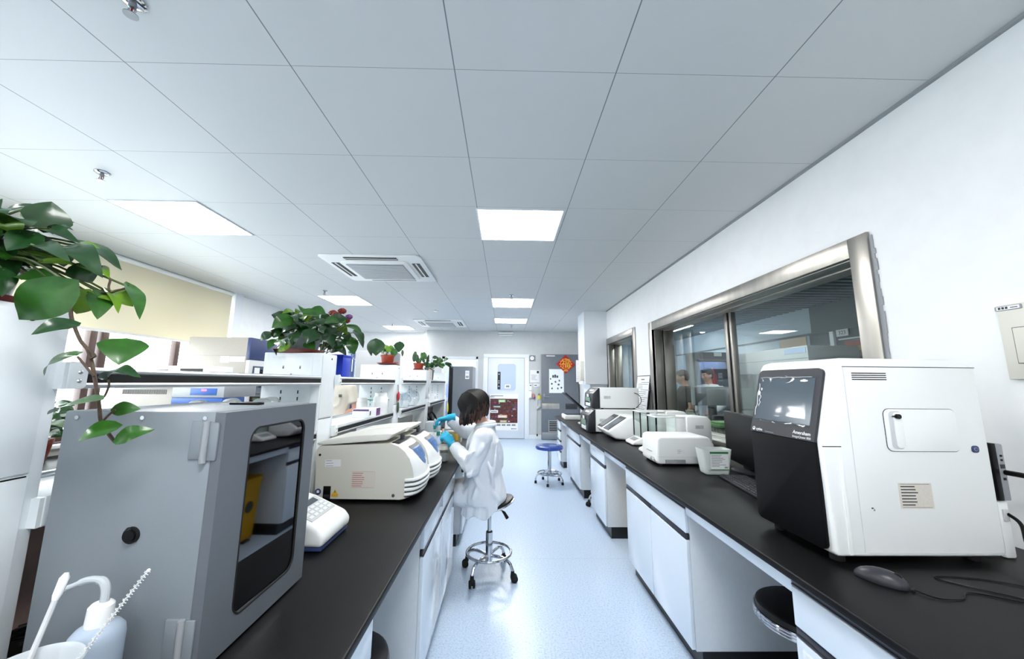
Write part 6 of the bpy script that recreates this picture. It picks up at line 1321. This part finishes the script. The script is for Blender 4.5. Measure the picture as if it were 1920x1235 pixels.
# ================================================================ people
random.seed(51)
def unify(b, name, parent, mat, voxel=.012, smooth=6, disp=0., dscale=(9, 9, 5), ang=180, cut=None):
    """melt overlapping closed shapes into one continuous surface"""
    me = bpy.data.meshes.new('t'); me.from_pydata([tuple(v) for v in b.v], [], b.f); o = bpy.data.objects.new('t', me); COL.objects.link(o)
    m = o.modifiers.new('r', 'REMESH'); m.mode = 'VOXEL'; m.voxel_size = voxel
    s = o.modifiers.new('s', 'SMOOTH'); s.factor = .5; s.iterations = smooth
    dg = bpy.context.evaluated_depsgraph_get(); out = bpy.data.meshes.new_from_object(o.evaluated_get(dg)); bpy.data.objects.remove(o)
    if disp:
        nn = [v.normal.copy() for v in out.vertices]
        for v, n in zip(out.vertices, nn):
            q = Vector((v.co.x*dscale[0], v.co.y*dscale[1], v.co.z*dscale[2]))
            k = noise.noise(q+Vector((noise.noise(q*.7)*1.5, 0, 4)))
            v.co += n*disp*(1-2*abs(k)*1.6)
    B2 = B(); B2.v = [v.co.copy() for v in out.vertices]; B2.f = [list(p.vertices) for p in out.polygons]; k = B2._m(mat); B2.m = [k]*len(B2.f)
    bpy.data.meshes.remove(out)
    if cut: cut(B2)
    return B2.build(name, parent, ang)
def loft(b, secs, mat, n=20):
    """secs: (centre, lateral vector*radius, forward vector*radius)"""
    vs = []; fs = []
    for c, u, w in secs:
        for k in range(n): a = 2*math.pi*k/n; vs.append(Vector(c)+Vector(u)*math.cos(a)+Vector(w)*math.sin(a))
    for i in range(len(secs)-1):
        for k in range(n): fs.append((i*n+k, i*n+(k+1) % n, (i+1)*n+(k+1) % n, (i+1)*n+k))
    fs.append(tuple(reversed(range(n)))); fs.append(tuple(range((len(secs)-1)*n, len(secs)*n))); b.add(vs, fs, mat)
def V(*a): return Vector(a)
def hand(b, W, fwd, up, side, curl, mat, g=0., spread=.16, thumb=.6, s=1.):
    """palm, four unequal bent fingers and a thumb; W wrist, fwd to fingers, up = back of hand, side=+1 thumb on fwd x up"""
    f = Vector(fwd).normalized(); u = Vector(up); u = (u-f*u.dot(f)).normalized(); l = f.cross(u)*side; W = Vector(W)
    loft(b, [(W-f*.02*s, l*(.026+g)*s, u*(.020+g)*s), (W+f*.012*s, l*(.030+g)*s, u*(.018+g)*s), (W+f*.05*s, l*(.040+g)*s, u*(.015+g)*s), (W+f*.086*s, l*(.039+g)*s, u*(.0125+g)*s)], mat, 16)
    for i, (ln, off) in enumerate(((.068, .029), (.076, .0095), (.071, -.010), (.056, -.028))):
        c = curl[i] if hasattr(curl, '__len__') else curl
        p = W+f*(.082-.004*abs(i-1))*s+l*off*s; d = (f+l*spread*(1.2-i)*.5).normalized(); pts = [p-d*.012*s, p]; a = 0
        for k, q in enumerate((.46, .30, .24)):
            a += c*(1, 1.15, .8)[k]; dd = d*math.cos(a)-u*math.sin(a); p = p+dd*ln*q*s; pts.append(p)
        b.tube(pts, [(.0098+g)*s, (.0098+g)*s, (.0090+g)*s, (.0082+g)*s, (.0066+g)*s], mat, 10); b.ball(pts[-1], (.0066+g)*s, mat, 8, 6)
    p = W+f*.022*s+l*.026*s; d = (f*.75+l*.62-u*.25*thumb).normalized(); q = p+d*.036*s; d2 = (f*.9+l*(.35-.7*thumb)-u*.75*thumb).normalized(); r = q+d2*.03*s; e = r+(d2-l*.25*thumb).normalized()*.024*s
    b.tube([p-d*.01, p, q, r, e], [(.014+g)*s, (.0145+g)*s, (.0115+g)*s, (.010+g)*s, (.0075+g)*s], mat, 10); b.ball(e, (.0075+g)*s, mat, 8, 6)
def head_shape(b, H, f, u, mat, s=1.):
    f = Vector(f).normalized(); u = Vector(u); u = (u-f*u.dot(f)).normalized(); l = f.cross(u); H = Vector(H); R = Matrix((l, f, u)).transposed()
    def P(x, y, z): return H+(l*x+f*y+u*z)*s
    def bl(c, r, n=18, m=14): b.ball(P(*c), [k*s for k in r], mat, n, m, R)
    bl((0, -.012, .025), (.074, .093, .085)); bl((0, .018, -.01), (.064, .072, .085)); bl((0, .036, -.062), (.044, .048, .045)); bl((0, .066, -.088), (.02, .018, .018))
    bl((0, .078, .028), (.050, .018, .012)); bl((-.036, .060, -.022), (.022, .022, .022)); bl((.036, .060, -.022), (.022, .022, .022))
    b.tube([P(0, .084, .02), P(0, .098, -.008), P(0, .112, -.026)], [.008*s, .0105*s, .0125*s], mat, 10); bl((-.011, .098, -.030), (.008, .009, .007)); bl((.011, .098, -.030), (.008, .009, .007))
    bl((0, .088, -.056), (.022, .012, .007)); bl((0, .086, -.066), (.019, .012, .007))
    for sx in (-1, 1): b.ball(P(sx*.077, -.008, -.006), (.009*s, .018*s, .030*s), mat, 10, 8, R @ Matrix.Rotation(sx*.2, 3, 'Z'))
    return P, R
def face_parts(t, P, R, s=1., glasses=False):
    for sx in (-1, 1):
        b = B(); b.ball(P(sx*.032, .078, .004), (.0135*s, .010*s, .0085*s), 'eye_white', 12, 8, R); e = b.build('eye', t, 60)
        b = B(); b.ball(P(sx*.032, .0865, .003), (.006*s, .003*s, .006*s), 'hair', 10, 8, R); b.build('iris', e, 60)
        b = B(); b.tube([P(sx*.014, .0915, .024), P(sx*.032, .094, .030), P(sx*.052, .080, .024)], [.003*s, .0038*s, .002*s], 'hair', 6); b.build('eyebrow', t, 60)
    b = B(); b.tube([P(-.022, .094, -.058), P(-.008, .1005, -.0555), P(.008, .1005, -.0555), P(.022, .094, -.058)], [.002*s, .0045*s, .0045*s, .002*s], 'lips', 8); b.tube([P(-.020, .094, -.063), P(0, .099, -.066), P(.020, .094, -.063)], [.002*s, .0055*s, .002*s], 'lips', 8); b.build('lips', t, 60)
    if glasses:
        b = B()
        for sx in (-1, 1):
            b.tube([P(sx*.034+.022*math.cos(a*.524), .103, .002+.017*math.sin(a*.524)) for a in range(13)], .0016, 'plastic_dark', 6, cap=False); b.tube([P(sx*.056, .102, .008), P(sx*.078, .06, .008), P(sx*.08, -.01, .004)], .0016, 'plastic_dark', 6)
        b.tube([P(-.012, .103, .006), P(.012, .103, .006)], .0016, 'plastic_dark', 6); b.build('glasses', t, 60)
def hair_short(t, P, R, s=1., mat='hair'):
    b = B(); b.ball(P(0, -.022, .045), (.083*s, .096*s, .082*s), mat, 20, 14, R); b.ball(P(0, -.055, .0), (.078*s, .062*s, .075*s), mat, 18, 12, R); b.ball(P(0, .045, .083), (.066*s, .045*s, .032*s), mat, 16, 10, R)
    unify(b, 'hair', t, mat, .008, 3, .003, (40, 40, 40))
# ---------------------------------------------------------------- seated person pipetting in a white coat
t = thing('person', 'seated person in white lab coat and blue gloves with dark bobbed hair', 'person', (-.112, 2.95, 0))
PEL, WA, CH, NK = V(-.10, 2.95, .615), V(-.15, 2.95, .76), V(-.165, 2.95, .93), V(-.155, 2.95, 1.075)
LS, RS = V(-.165, 2.795, 1.025), V(-.175, 3.10, 1.03)     # near, far shoulder
LE, RE = V(-.24, 2.735, .825), V(-.34, 3.19, 1.02)
LWr, RWr = V(-.405, 2.868, .965), V(-.475, 3.12, 1.135)
HD = V(-.262, 2.95, 1.238); HF = V(-.80, 0, -.52); HU = V(-.50, 0, .85)
LHp, RHp = V(-.13, 2.875, .625), V(-.13, 3.03, .625); LK, RK = V(-.47, 2.955, .56), V(-.48, 3.11, .56); LA, RA = V(-.57, 2.96, .09), V(-.60, 3.11, .09)
def woman_body(b, g, m):
    loft(b, [(PEL+V(0, 0, -.07), V(0, .13+g, 0), V(.085+g, 0, 0)), (PEL, V(0, .155+g, 0), V(.11+g, 0, 0)), (WA, V(0, .135+g, 0), V(.10+g, 0, 0)), (CH, V(0, .155+g, 0), V(.11+g, 0, 0)), (V(-.165, 2.95, 1.02), V(0, .15+g, 0), V(.09+g, 0, 0)), (NK, V(0, .06+g, 0), V(.055+g, 0, 0))], m)
def arm(b, S_, E_, W_, r0, r1, r2, m):
    b.tube([S_+(S_-E_).normalized()*.03, S_, S_.lerp(E_, .5), E_, E_.lerp(W_, .35), W_], [r0*.9, r0, r0*.88, r1, r1*.98, r2], m, 14); b.ball(E_, r1, m, 12, 8)
b = B(); m = 'skin'
woman_body(b, -.012, m); b.tube([NK+V(0, 0, -.04), NK+V(-.02, 0, .03), HD+V(.03, 0, -.05)], [.052, .048, .05], m, 14)
P, R = head_shape(b, HD, HF, HU, m)
for S_, E_, W_ in ((LS, LE, LWr), (RS, RE, RWr)): arm(b, S_, E_, W_, .046, .038, .025, m)
for h, k, a in ((LHp, LK, LA), (RHp, RK, RA)):
    b.tube([h+V(.03, 0, 0), h, h.lerp(k, .5), k], [.06, .072, .066, .054], m, 14); b.tube([k, k.lerp(a, .3), k.lerp(a, .7), a], [.055, .052, .04, .034], m, 14); b.ball(k, .056, m, 12, 8)
    b.tube([a, a+V(-.05, 0, -.035), a+V(-.15, 0, -.055)], [.036, .034, .024], m, 12)
hand(b, LWr, V(-.60, -.05, .78), V(.70, -.55, .40), 1, (.55, .85, .95, 1.0), m, 0, .12, .9, .98)
hand(b, RWr, V(-.98, .03, -.16), V(-.12, .15, 1), 1, (.30, .42, .60, .70), m, 0, .12, 1.0, .98)
unify(b, 'body', t, m, .007, 4)
face_parts(t, P, R, 1., True)
# gloves
for W_, f, u, cu, th in ((LWr, V(-.60, -.05, .78), V(.70, -.55, .40), (.55, .85, .95, 1.0), .9), (RWr, V(-.98, .03, -.16), V(-.12, .15, 1), (.30, .42, .60, .70), 1.0)):
    b = B(); hand(b, W_, f, u, 1, cu, 'glove', .0028, .12, th, .98); fn = f.normalized(); b.tube([W_-fn*.06, W_-fn*.02, W_+fn*.01], [.033, .031, .030], 'glove', 14); unify(b, 'glove', t, 'glove', .0042, 3)
# coat
b = B(); m = 'coat'
loft(b, [(V(-.150, 2.95, .538), V(0, .20, 0), V(.160, 0, 0)), (V(-.150, 2.95, .57), V(0, .205, 0), V(.166, 0, 0)), (V(-.155, 2.95, .64), V(0, .190, 0), V(.155, 0, 0)), (V(-.168, 2.95, .74), V(0, .172, 0), V(.140, 0, 0)), (V(-.165, 2.95, .88), V(0, .178, 0), V(.130, 0, 0)), (V(-.165, 2.95, .98), V(0, .178, 0), V(.118, 0, 0)), (V(-.165, 2.95, 1.045), V(0, .15, 0), V(.092, 0, 0)), (V(-.155, 2.95, 1.09), V(0, .078, 0), V(.072, 0, 0)), (V(-.15, 2.95, 1.115), V(0, .066, 0), V(.064, 0, 0))], m, 28)
for h, k in ((LHp, LK), (RHp, RK)):
    q = h.lerp(k, .72); b.tube([h, h.lerp(k, .4), h.lerp(k, .6), q, h.lerp(k, .76)], [.092, .092, .086, .074, .04], m, 16)
for S_, E_, W_ in ((LS, LE, LWr), (RS, RE, RWr)):
    W2 = E_.lerp(W_, .90); b.tube([S_+(CH-S_)*.25+V(0, 0, .02), S_, S_.lerp(E_, .5), E_, E_.lerp(W2, .4), W2], [.066, .070, .066, .062, .056, .044], m, 16); b.ball(E_, .062, m, 14, 10); b.ball(S_, .072, m, 14, 10)
vs = []; fs = []; NA = 40; cS = V(-.108, 2.975, 0)
for i in range(NA+1):
    a = math.radians(128+(286-128)*i/NA); d = V(math.cos(a), math.sin(a), 0); e = .012*math.sin(i*1.1)+.006*math.sin(i*2.7); low = .452+.018*math.sin(i*.5)+(.05 if i > NA-8 else 0)*(i-NA+8)/8
    for rr, z in ((.170, .56), (.194, low), (.222+e, low), (.205+e*.5, .585)): vs.append(cS+d*rr+V(0, 0, z))
for i in range(NA):
    for j in range(4): fs.append((i*4+j, i*4+(j+1) % 4, (i+1)*4+(j+1) % 4, (i+1)*4+j))
fs += [(3, 2, 1, 0), (NA*4, NA*4+1, NA*4+2, NA*4+3)]; b.add(vs, fs, m)
# creases: raised ridges pulled towards elbow, waist and hip
def crease(p, q, bow, r=.014):
    p = V(*p); q = V(*q); k = (p+q)/2+V(*bow); b.tube(smooth_path([p, k, q], 6), [r*math.sin(math.pi*min(1, max(0, i/12)))+.002 for i in range(13)], m, 8)
for c in (((-.06, 2.80, .99), (-.10, 2.775, .70), (.01, -.012, 0)), ((-.12, 2.772, .86), (-.07, 2.79, .66), (.0, -.012, 0)), ((-.25, 2.80, .78), (-.14, 2.768, .62), (0, -.014, 0)), ((-.27, 2.83, .70), (-.30, 2.86, .54), (0, -.014, 0)), ((-.20, 2.775, .70), (-.24, 2.80, .56), (0, -.016, 0)), ((-.10, 2.775, .66), (-.03, 2.80, .57), (0, -.012, 0)),
          ((-.155, 2.735, 1.01), (-.20, 2.69, .90), (.01, -.004, 0)), ((-.22, 2.70, .95), (-.29, 2.70, .84), (0, -.012, .02)), ((-.27, 2.72, .80), (-.33, 2.775, .86), (0, -.02, -.01)), ((-.28, 2.715, .87), (-.35, 2.80, .90), (0, -.02, .01)), ((-.22, 2.665, .82), (-.27, 2.68, .79), (0, -.01, -.02)), ((-.05, 2.86, 1.02), (-.04, 2.90, .80), (.016, 0, 0)), ((-.045, 2.98, .98), (-.03, 3.0, .72), (.014, 0, 0))): crease(*c)
ct = unify(b, 'lab_coat', t, m, .0085, 5, .006, (10, 10, 4))
b = B(); N = 18; cc = V(-.152, 2.95, 1.105)
for dz, rr in ((0, .008),):
    pts = [cc+V(-.068*math.cos(a), .072*math.sin(a), .016-.02*max(0, math.cos(a))) for a in [(-2.7+5.4*i/N)+math.pi for i in range(N+1)]]; 
    b.tube(pts, .0125, m, 8); b.tube([p+V(0, 0, -.018)+(p-cc)*.13 for p in pts], .0125, m, 8)
b.tube([pts[0], V(-.275, 2.90, .99), V(-.30, 2.92, .90)], [.014, .02, .01], m, 8); b.tube([pts[-1], V(-.275, 3.0, .99), V(-.30, 2.98, .90)], [.014, .02, .01], m, 8)
b.build('collar', ct, 60)
# dark top under the open collar
b = B(); loft(b, [(V(-.225, 2.95, .98), V(0, .07, 0), V(.04, 0, 0)), (V(-.185, 2.95, 1.07), V(0, .055, 0), V(.045, 0, 0)), (V(-.17, 2.95, 1.105), V(0, .05, 0), V(.045, 0, 0))], 'dark_cloth'); b.build('undershirt', t, 60)
b = B(); m = 'trousers'
for h, k, a in ((LHp, LK, LA), (RHp, RK, RA)):
    b.tube([h+V(.03, 0, 0), h.lerp(k, .5), k+V(.01, 0, 0)], [.088, .084, .074], m, 16); b.ball(k, .072, m, 12, 10); b.tube([k, k.lerp(a, .4), k.lerp(a, .93)], [.070, .072, .070], m, 16)
unify(b, 'trousers', t, m, .011, 4, .006, (10, 10, 5))
for a in (LA, RA):
    b = B(); loft(b, [(a+V(.045, 0, -.085), V(0, .03, 0), V(0, 0, .004)), (a+V(.04, 0, -.05), V(0, .034, 0), V(.012, 0, .034)), (a+V(-.03, 0, -.05), V(0, .04, 0), V(.0, 0, .037)), (a+V(-.12, 0, -.062), V(0, .044, 0), V(0, 0, .026)), (a+V(-.19, 0, -.07), V(0, .03, 0), V(0, 0, .014))], 'shoe', 16); b.build('shoe', t, 60)
# bobbed hair: cap and many falling locks, brown at the ends
b = B(); b.ball(P(0, -.026, .040), (.088, .104, .090), 'hair', 22, 16, R); b.ball(P(0, -.07, -.01), (.085, .07, .085), 'hair', 18, 12, R)
top = P(0, -.01, .128); random.seed(8)
for k in range(330):
    a = random.uniform(-math.pi, math.pi); front = abs(a) < .42
    if front and random.random() < .5: continue
    ln = random.uniform(.86, 1.0); ca, sa = math.cos(a), math.sin(a)
    q0 = P(sa*.03, -.012+ca*.03, .128); q1 = P(sa*.080, -.018+ca*.098, .085); q2 = P(sa*.103, -.025+ca*.118, .015)
    drop = random.uniform(.105, .150)
    q3 = q2+V(random.uniform(-.012, .012), random.uniform(-.01, .01), -drop*.55)+(q2-HD)*.06; q4 = q3+V(random.uniform(-.014, .008), random.uniform(-.012, .012), -drop*.55)+(HD-q3)*.10
    if front: q3 = q2.lerp(q3, .5); q4 = q3+V(-.004, 0, -.02)
    zmin = 1.098+random.uniform(0, .03)
    for q in (q3, q4):
        if q.z < zmin: q.z = zmin
    pth = smooth_path([q0, q1, q2, q3, q4], 4); rr = [.0075+.0035*math.sin(math.pi*i/(len(pth)-1)) for i in range(len(pth))]; rr[-1] = .0025
    ct_ = int(len(pth)*random.uniform(.62, .8)); b.tube(pth[:ct_+1], rr[:ct_+1], 'hair', 5); b.tube(pth[ct_:], rr[ct_:], 'hair_tip' if a and random.random() < .55 else 'hair', 5)
b.build('hair', t, 75)
# ---------------------------------------------------------------- standing people
def stander(label, pos, face, H, shirt, trousers, arms, sleeves='short', coat=False, hairm='hair', look=-.25):
    """arms: for each side (elbow, wrist, hand forward, hand up) in local metres, y forward, x to the person's right"""
    t = thing('person', label, 'person', (pos[0], pos[1], 0)); k = H/1.70; f = Vector((math.cos(face), math.sin(face), 0)); r = Vector((math.sin(face), -math.cos(face), 0)); O = Vector((pos[0], pos[1], 0))
    def Q(x, y, z): return O+(r*x+f*y+Vector((0, 0, z)))*k
    def D(x, y, z): return r*x+f*y+Vector((0, 0, z))
    def torso(b, g, m, z0=.86):
        loft(b, [(Q(0, 0, z0), r*(.165+g)*k, f*(.115+g)*k), (Q(0, 0, .96), r*(.165+g)*k, f*(.115+g)*k), (Q(0, .005, 1.10), r*(.145+g)*k, f*(.105+g)*k), (Q(0, .01, 1.27), r*(.165+g)*k, f*(.118+g)*k), (Q(0, .0, 1.38), r*(.165+g)*k, f*(.095+g)*k), (Q(0, -.005, 1.435), r*(.085+g)*k, f*(.07+g)*k)], m, 22)
    b = B(); m = 'skin'; torso(b, -.01, m); hd = Q(0, .045, 1.585); hf = D(0, 1, look); hu = D(0, -look, 1)
    b.tube([Q(0, -.005, 1.40), Q(0, .015, 1.48), Q(0, .03, 1.56)], [.055*k, .052*k, .055*k], m, 14); P, R = head_shape(b, hd, hf, hu, m, k)
    for i, (e, w, hfw, hup) in enumerate(arms):
        sx = 1 if i == 0 else -1; S_ = Q(sx*.185, 0, 1.375); E_ = Q(*e); W_ = Q(*w); arm(b, S_, E_, W_, .047*k, .040*k, .027*k, m); hand(b, W_, D(*hfw), D(*hup), -sx, (.35, .42, .48, .55), m, 0, .12, .5, k)
    for sx in (1, -1):
        b.tube([Q(sx*.085, 0, .9), Q(sx*.09, .01, .7), Q(sx*.095, .01, .48), Q(sx*.10, -.005, .30), Q(sx*.10, -.01, .08)], [.085*k, .078*k, .056*k, .052*k, .036*k], m, 14); b.tube([Q(sx*.10, -.02, .06), Q(sx*.105, .07, .045), Q(sx*.11, .15, .03)], [.036*k, .034*k, .022*k], m, 12)
    unify(b, 'body', t, m, .010, 4); face_parts(t, P, R, k); hair_short(t, P, R, k, hairm)
    b = B(); torso(b, .018 if not coat else .035, shirt, .84 if not coat else .60)
    for i, (e, w, hfw, hup) in enumerate(arms):
        sx = 1 if i == 0 else -1; S_ = Q(sx*.185, 0, 1.375); E_ = Q(*e); W_ = Q(*w)
        if sleeves == 'short': b.tube([Q(sx*.11, 0, 1.36), S_, S_.lerp(E_, .45), S_.lerp(E_, .72)], [.062*k, .066*k, .064*k, .066*k], shirt, 16)
        else: b.tube([Q(sx*.11, 0, 1.36), S_, S_.lerp(E_, .5), E_, E_.lerp(W_, .5), E_.lerp(W_, .92)], [.064*k, .068*k, .062*k, .058*k, .052*k, .044*k], shirt, 16)
    unify(b, 'lab_coat' if coat else 'shirt', t, shirt, .012, 4, .007, (9, 9, 5))
    b = B()
    for sx in (1, -1): b.tube([Q(sx*.08, 0, .92), Q(sx*.092, .01, .7), Q(sx*.098, .01, .46), Q(sx*.10, 0, .10)], [.10*k, .092*k, .078*k, .072*k], trousers, 16)
    loft(b, [(Q(0, 0, .82), r*.16*k, f*.115*k), (Q(0, 0, .98), r*.168*k, f*.118*k)], trousers); unify(b, 'trousers', t, trousers, .012, 4, .005, (9, 9, 5))
    for sx in (1, -1):
        b = B(); loft(b, [(Q(sx*.10, -.065, .04), r*.03*k, Vector((0, 0, .038*k))), (Q(sx*.10, 0, .05), r*.038*k, Vector((0, 0, .048*k))), (Q(sx*.105, .09, .04), r*.045*k, Vector((0, 0, .038*k))), (Q(sx*.11, .18, .025), r*.03*k, Vector((0, 0, .022*k)))], 'shoe', 16); b.build('shoe', t, 60)
    return t, Q, D
t, Q, D = stander('person in a cream t-shirt standing behind the island shelves beside the pothos post', (-2.27, 5.02), math.radians(-88), 1.655, 'tee', 'dark_cloth',
    [((.24, .03, 1.10), (.16, .22, .96), (-.5, .8, -.2), (0, .3, 1)), ((-.25, .02, 1.10), (-.13, .24, .97), (.5, .8, -.2), (0, .3, 1))], look=-.55)
b = B(); c = Q(-.09, .142, 1.29); u = V(0, 0, 1); r_ = D(1, 0, 0)
for i in range(3): b.tube([c+r_*(-.02)+u*(-.012*i), c+r_*.02+u*(-.012*i)], .0045, 'ink', 6)
b.build('shirt_print', t, 60)
stander('person in a dark t-shirt seen through the left pane of the big steel window', (2.98, 6.02), math.radians(165), 1.66, 'dark_cloth', 'dark_cloth',
    [((.25, .02, 1.10), (.20, .20, 1.02), (-.3, .9, 0), (0, .2, 1)), ((-.26, -.02, 1.10), (-.27, .10, .92), (0, .5, -.8), (.8, .3, .2))], look=-.2)
stander('person in a pale lab coat beside the dark shirted one behind the steel window', (3.50, 6.22), math.radians(-160), 1.70, 'coat', 'trousers',
    [((.25, .0, 1.10), (.22, .16, .95), (-.2, .9, -.3), (.2, .3, 1)), ((-.25, .02, 1.10), (-.20, .2, .98), (.2, .9, 0), (0, .3, 1))], 'long', True, look=-.15)
# ---------------------------------------------------------------- what the seated person works with
t = thing('test_tube', 'pinkish tube with dark ends held upright in the near gloved hand', 'test tube', (-.48, 2.885, 1.03)); b = B(); b.tube([(-.474, 2.885, .975), (-.48, 2.888, 1.078)], .009, 'peach', 14); b.build('barrel', t); b = B(); b.tube([(-.48, 2.888, 1.078), (-.481, 2.888, 1.092)], .0105, 'plastic_dark', 14); b.build('cap', t)
t = thing('pipette', 'slim pipette hanging from the far gloved hand', 'pipette', (-.585, 3.11, 1.06)); b = B(); b.tube([(-.585, 3.115, 1.125), (-.588, 3.115, 1.08)], .010, 'plastic_light', 12); b.build('body', t); b = B(); b.tube([(-.588, 3.115, 1.08), (-.595, 3.112, 1.0)], [.006, .0018], 'frosted', 10); b.build('tip', t); b = B(); b.tube([(-.586, 3.115, 1.075), (-.588, 3.115, 1.045)], .012, 'teal', 14); b.build('coloured_ring', t)
t = bottle('specimen_jar', -.468, 2.885, BT, [(0, 0), (.036, 0), (.038, .005), (.038, .075), (.034, .085), (.0, .085)], 'glass_thin', [(.036, .084), (.042, .088), (.042, .118), (.036, .122), (0, .122)], 'cream', 'clear jar with cream lid and grey contents next to the second centrifuge', 'jar'); b = B(); b.lathe([(0, .005), (.034, .005), (.034, .055), (0, .055)], (-.468, 2.885, BT), 'plastic_grey', 20); b.build('contents', t)
t = thing('tip_box', 'white pipette tip boxes stacked beyond the seated person on the bench', 'box', (-.62, 3.40, BT)); b = B(); b.box(-.73, -.59, 3.35, 3.50, BT, .985, 'plastic_white', .006); b.build('lower_box', t); b = B(); b.box(-.72, -.60, 3.36, 3.49, .986, 1.075, 'frosted', .006); b.build('upper_box', t)
t = thing('carton', 'white carton standing between the tip boxes and the amber box', 'box', (-.5, 3.62, BT)); b = B(); b.box(-.60, -.44, 3.72, 3.86, BT, 1.06, 'paper', .003); b.build('box', t); b = B(); b.box(-.58, -.46, 3.7185, 3.7205, .98, 1.04, 'steel_white'); b.build('label', t, 0)
t = thing('acrylic_box', 'amber tinted clear box with a yellow mark, behind the near gloved hand', 'box', (-.49, 3.56, BT)); b = B(); b.box(-.555, -.435, 3.54, 3.66, BT, .99, 'amber', .004); b.build('body', t); b = B(); b.box(-.56, -.43, 3.535, 3.665, .99, 1.0, 'plastic_light', .003); b.build('lid', t); b = B(); b.box(-.475, -.445, 3.538, 3.5405, .89, .95, 'gold'); b.build('mark', t, 0)
t = thing('tube_bottle', 'small bottle with teal band and blue base standing left of the amber box', 'bottle', (-.585, 3.28, BT)); b = B(); b.lathe([(0, 0), (.022, 0), (.024, .004), (.024, .11), (.012, .125), (.012, .14), (0, .14)], (-.585, 3.28, BT), 'plate_blue', 16); b.build('body', t, 50); b = B(); b.lathe([(.015, .135), (.0165, .137), (.0165, .17), (0, .172)], (-.585, 3.28, BT), 'teal', 16); b.build('cap', t)
t = thing('marker_pen', 'purplish grey marker lying across the small tube stand near the gloved hands', 'pen', (-.49, 3.38, .99)); b = B(); b.tube([(-.56, 3.40, 1.004), (-.49, 3.44, 1.004)], .008, 'ink_grey', 12); b.build('barrel', t); b = B(); b.tube([(-.49, 3.44, 1.004), (-.455, 3.46, 1.004)], .0085, 'black', 12); b.build('cap', t)
t = thing('tube_stand', 'low white tube stand under the marker pen', 'rack', (-.51, 3.43, BT)); b = B(); b.box(-.57, -.45, 3.40, 3.47, .985, .995, 'plastic_white', .002); b.build('top_plate', t); b = B(); b.box(-.57, -.45, 3.40, 3.47, BT, .845, 'plastic_white', .002); b.build('base_plate', t)
for x in (-.565, -.455):
    b = B(); b.box(x-.004, x+.004, 3.405, 3.465, .845, .985, 'clear_plastic'); b.build('side_plate', t, 0)
t = thing('bench_screen', 'grey metal splash panel on the bench beyond the seated person', 'panel', (-.5, 4.3, BT)); b = B(); b.box(-.62, -.36, 4.28, 4.31, BT+.012, 1.03, 'incu_dark', .004); b.build('panel', t); b = B(); b.box(-.60, -.38, 4.24, 4.35, BT, BT+.012, 'incu_dark', .003); b.build('foot', t)
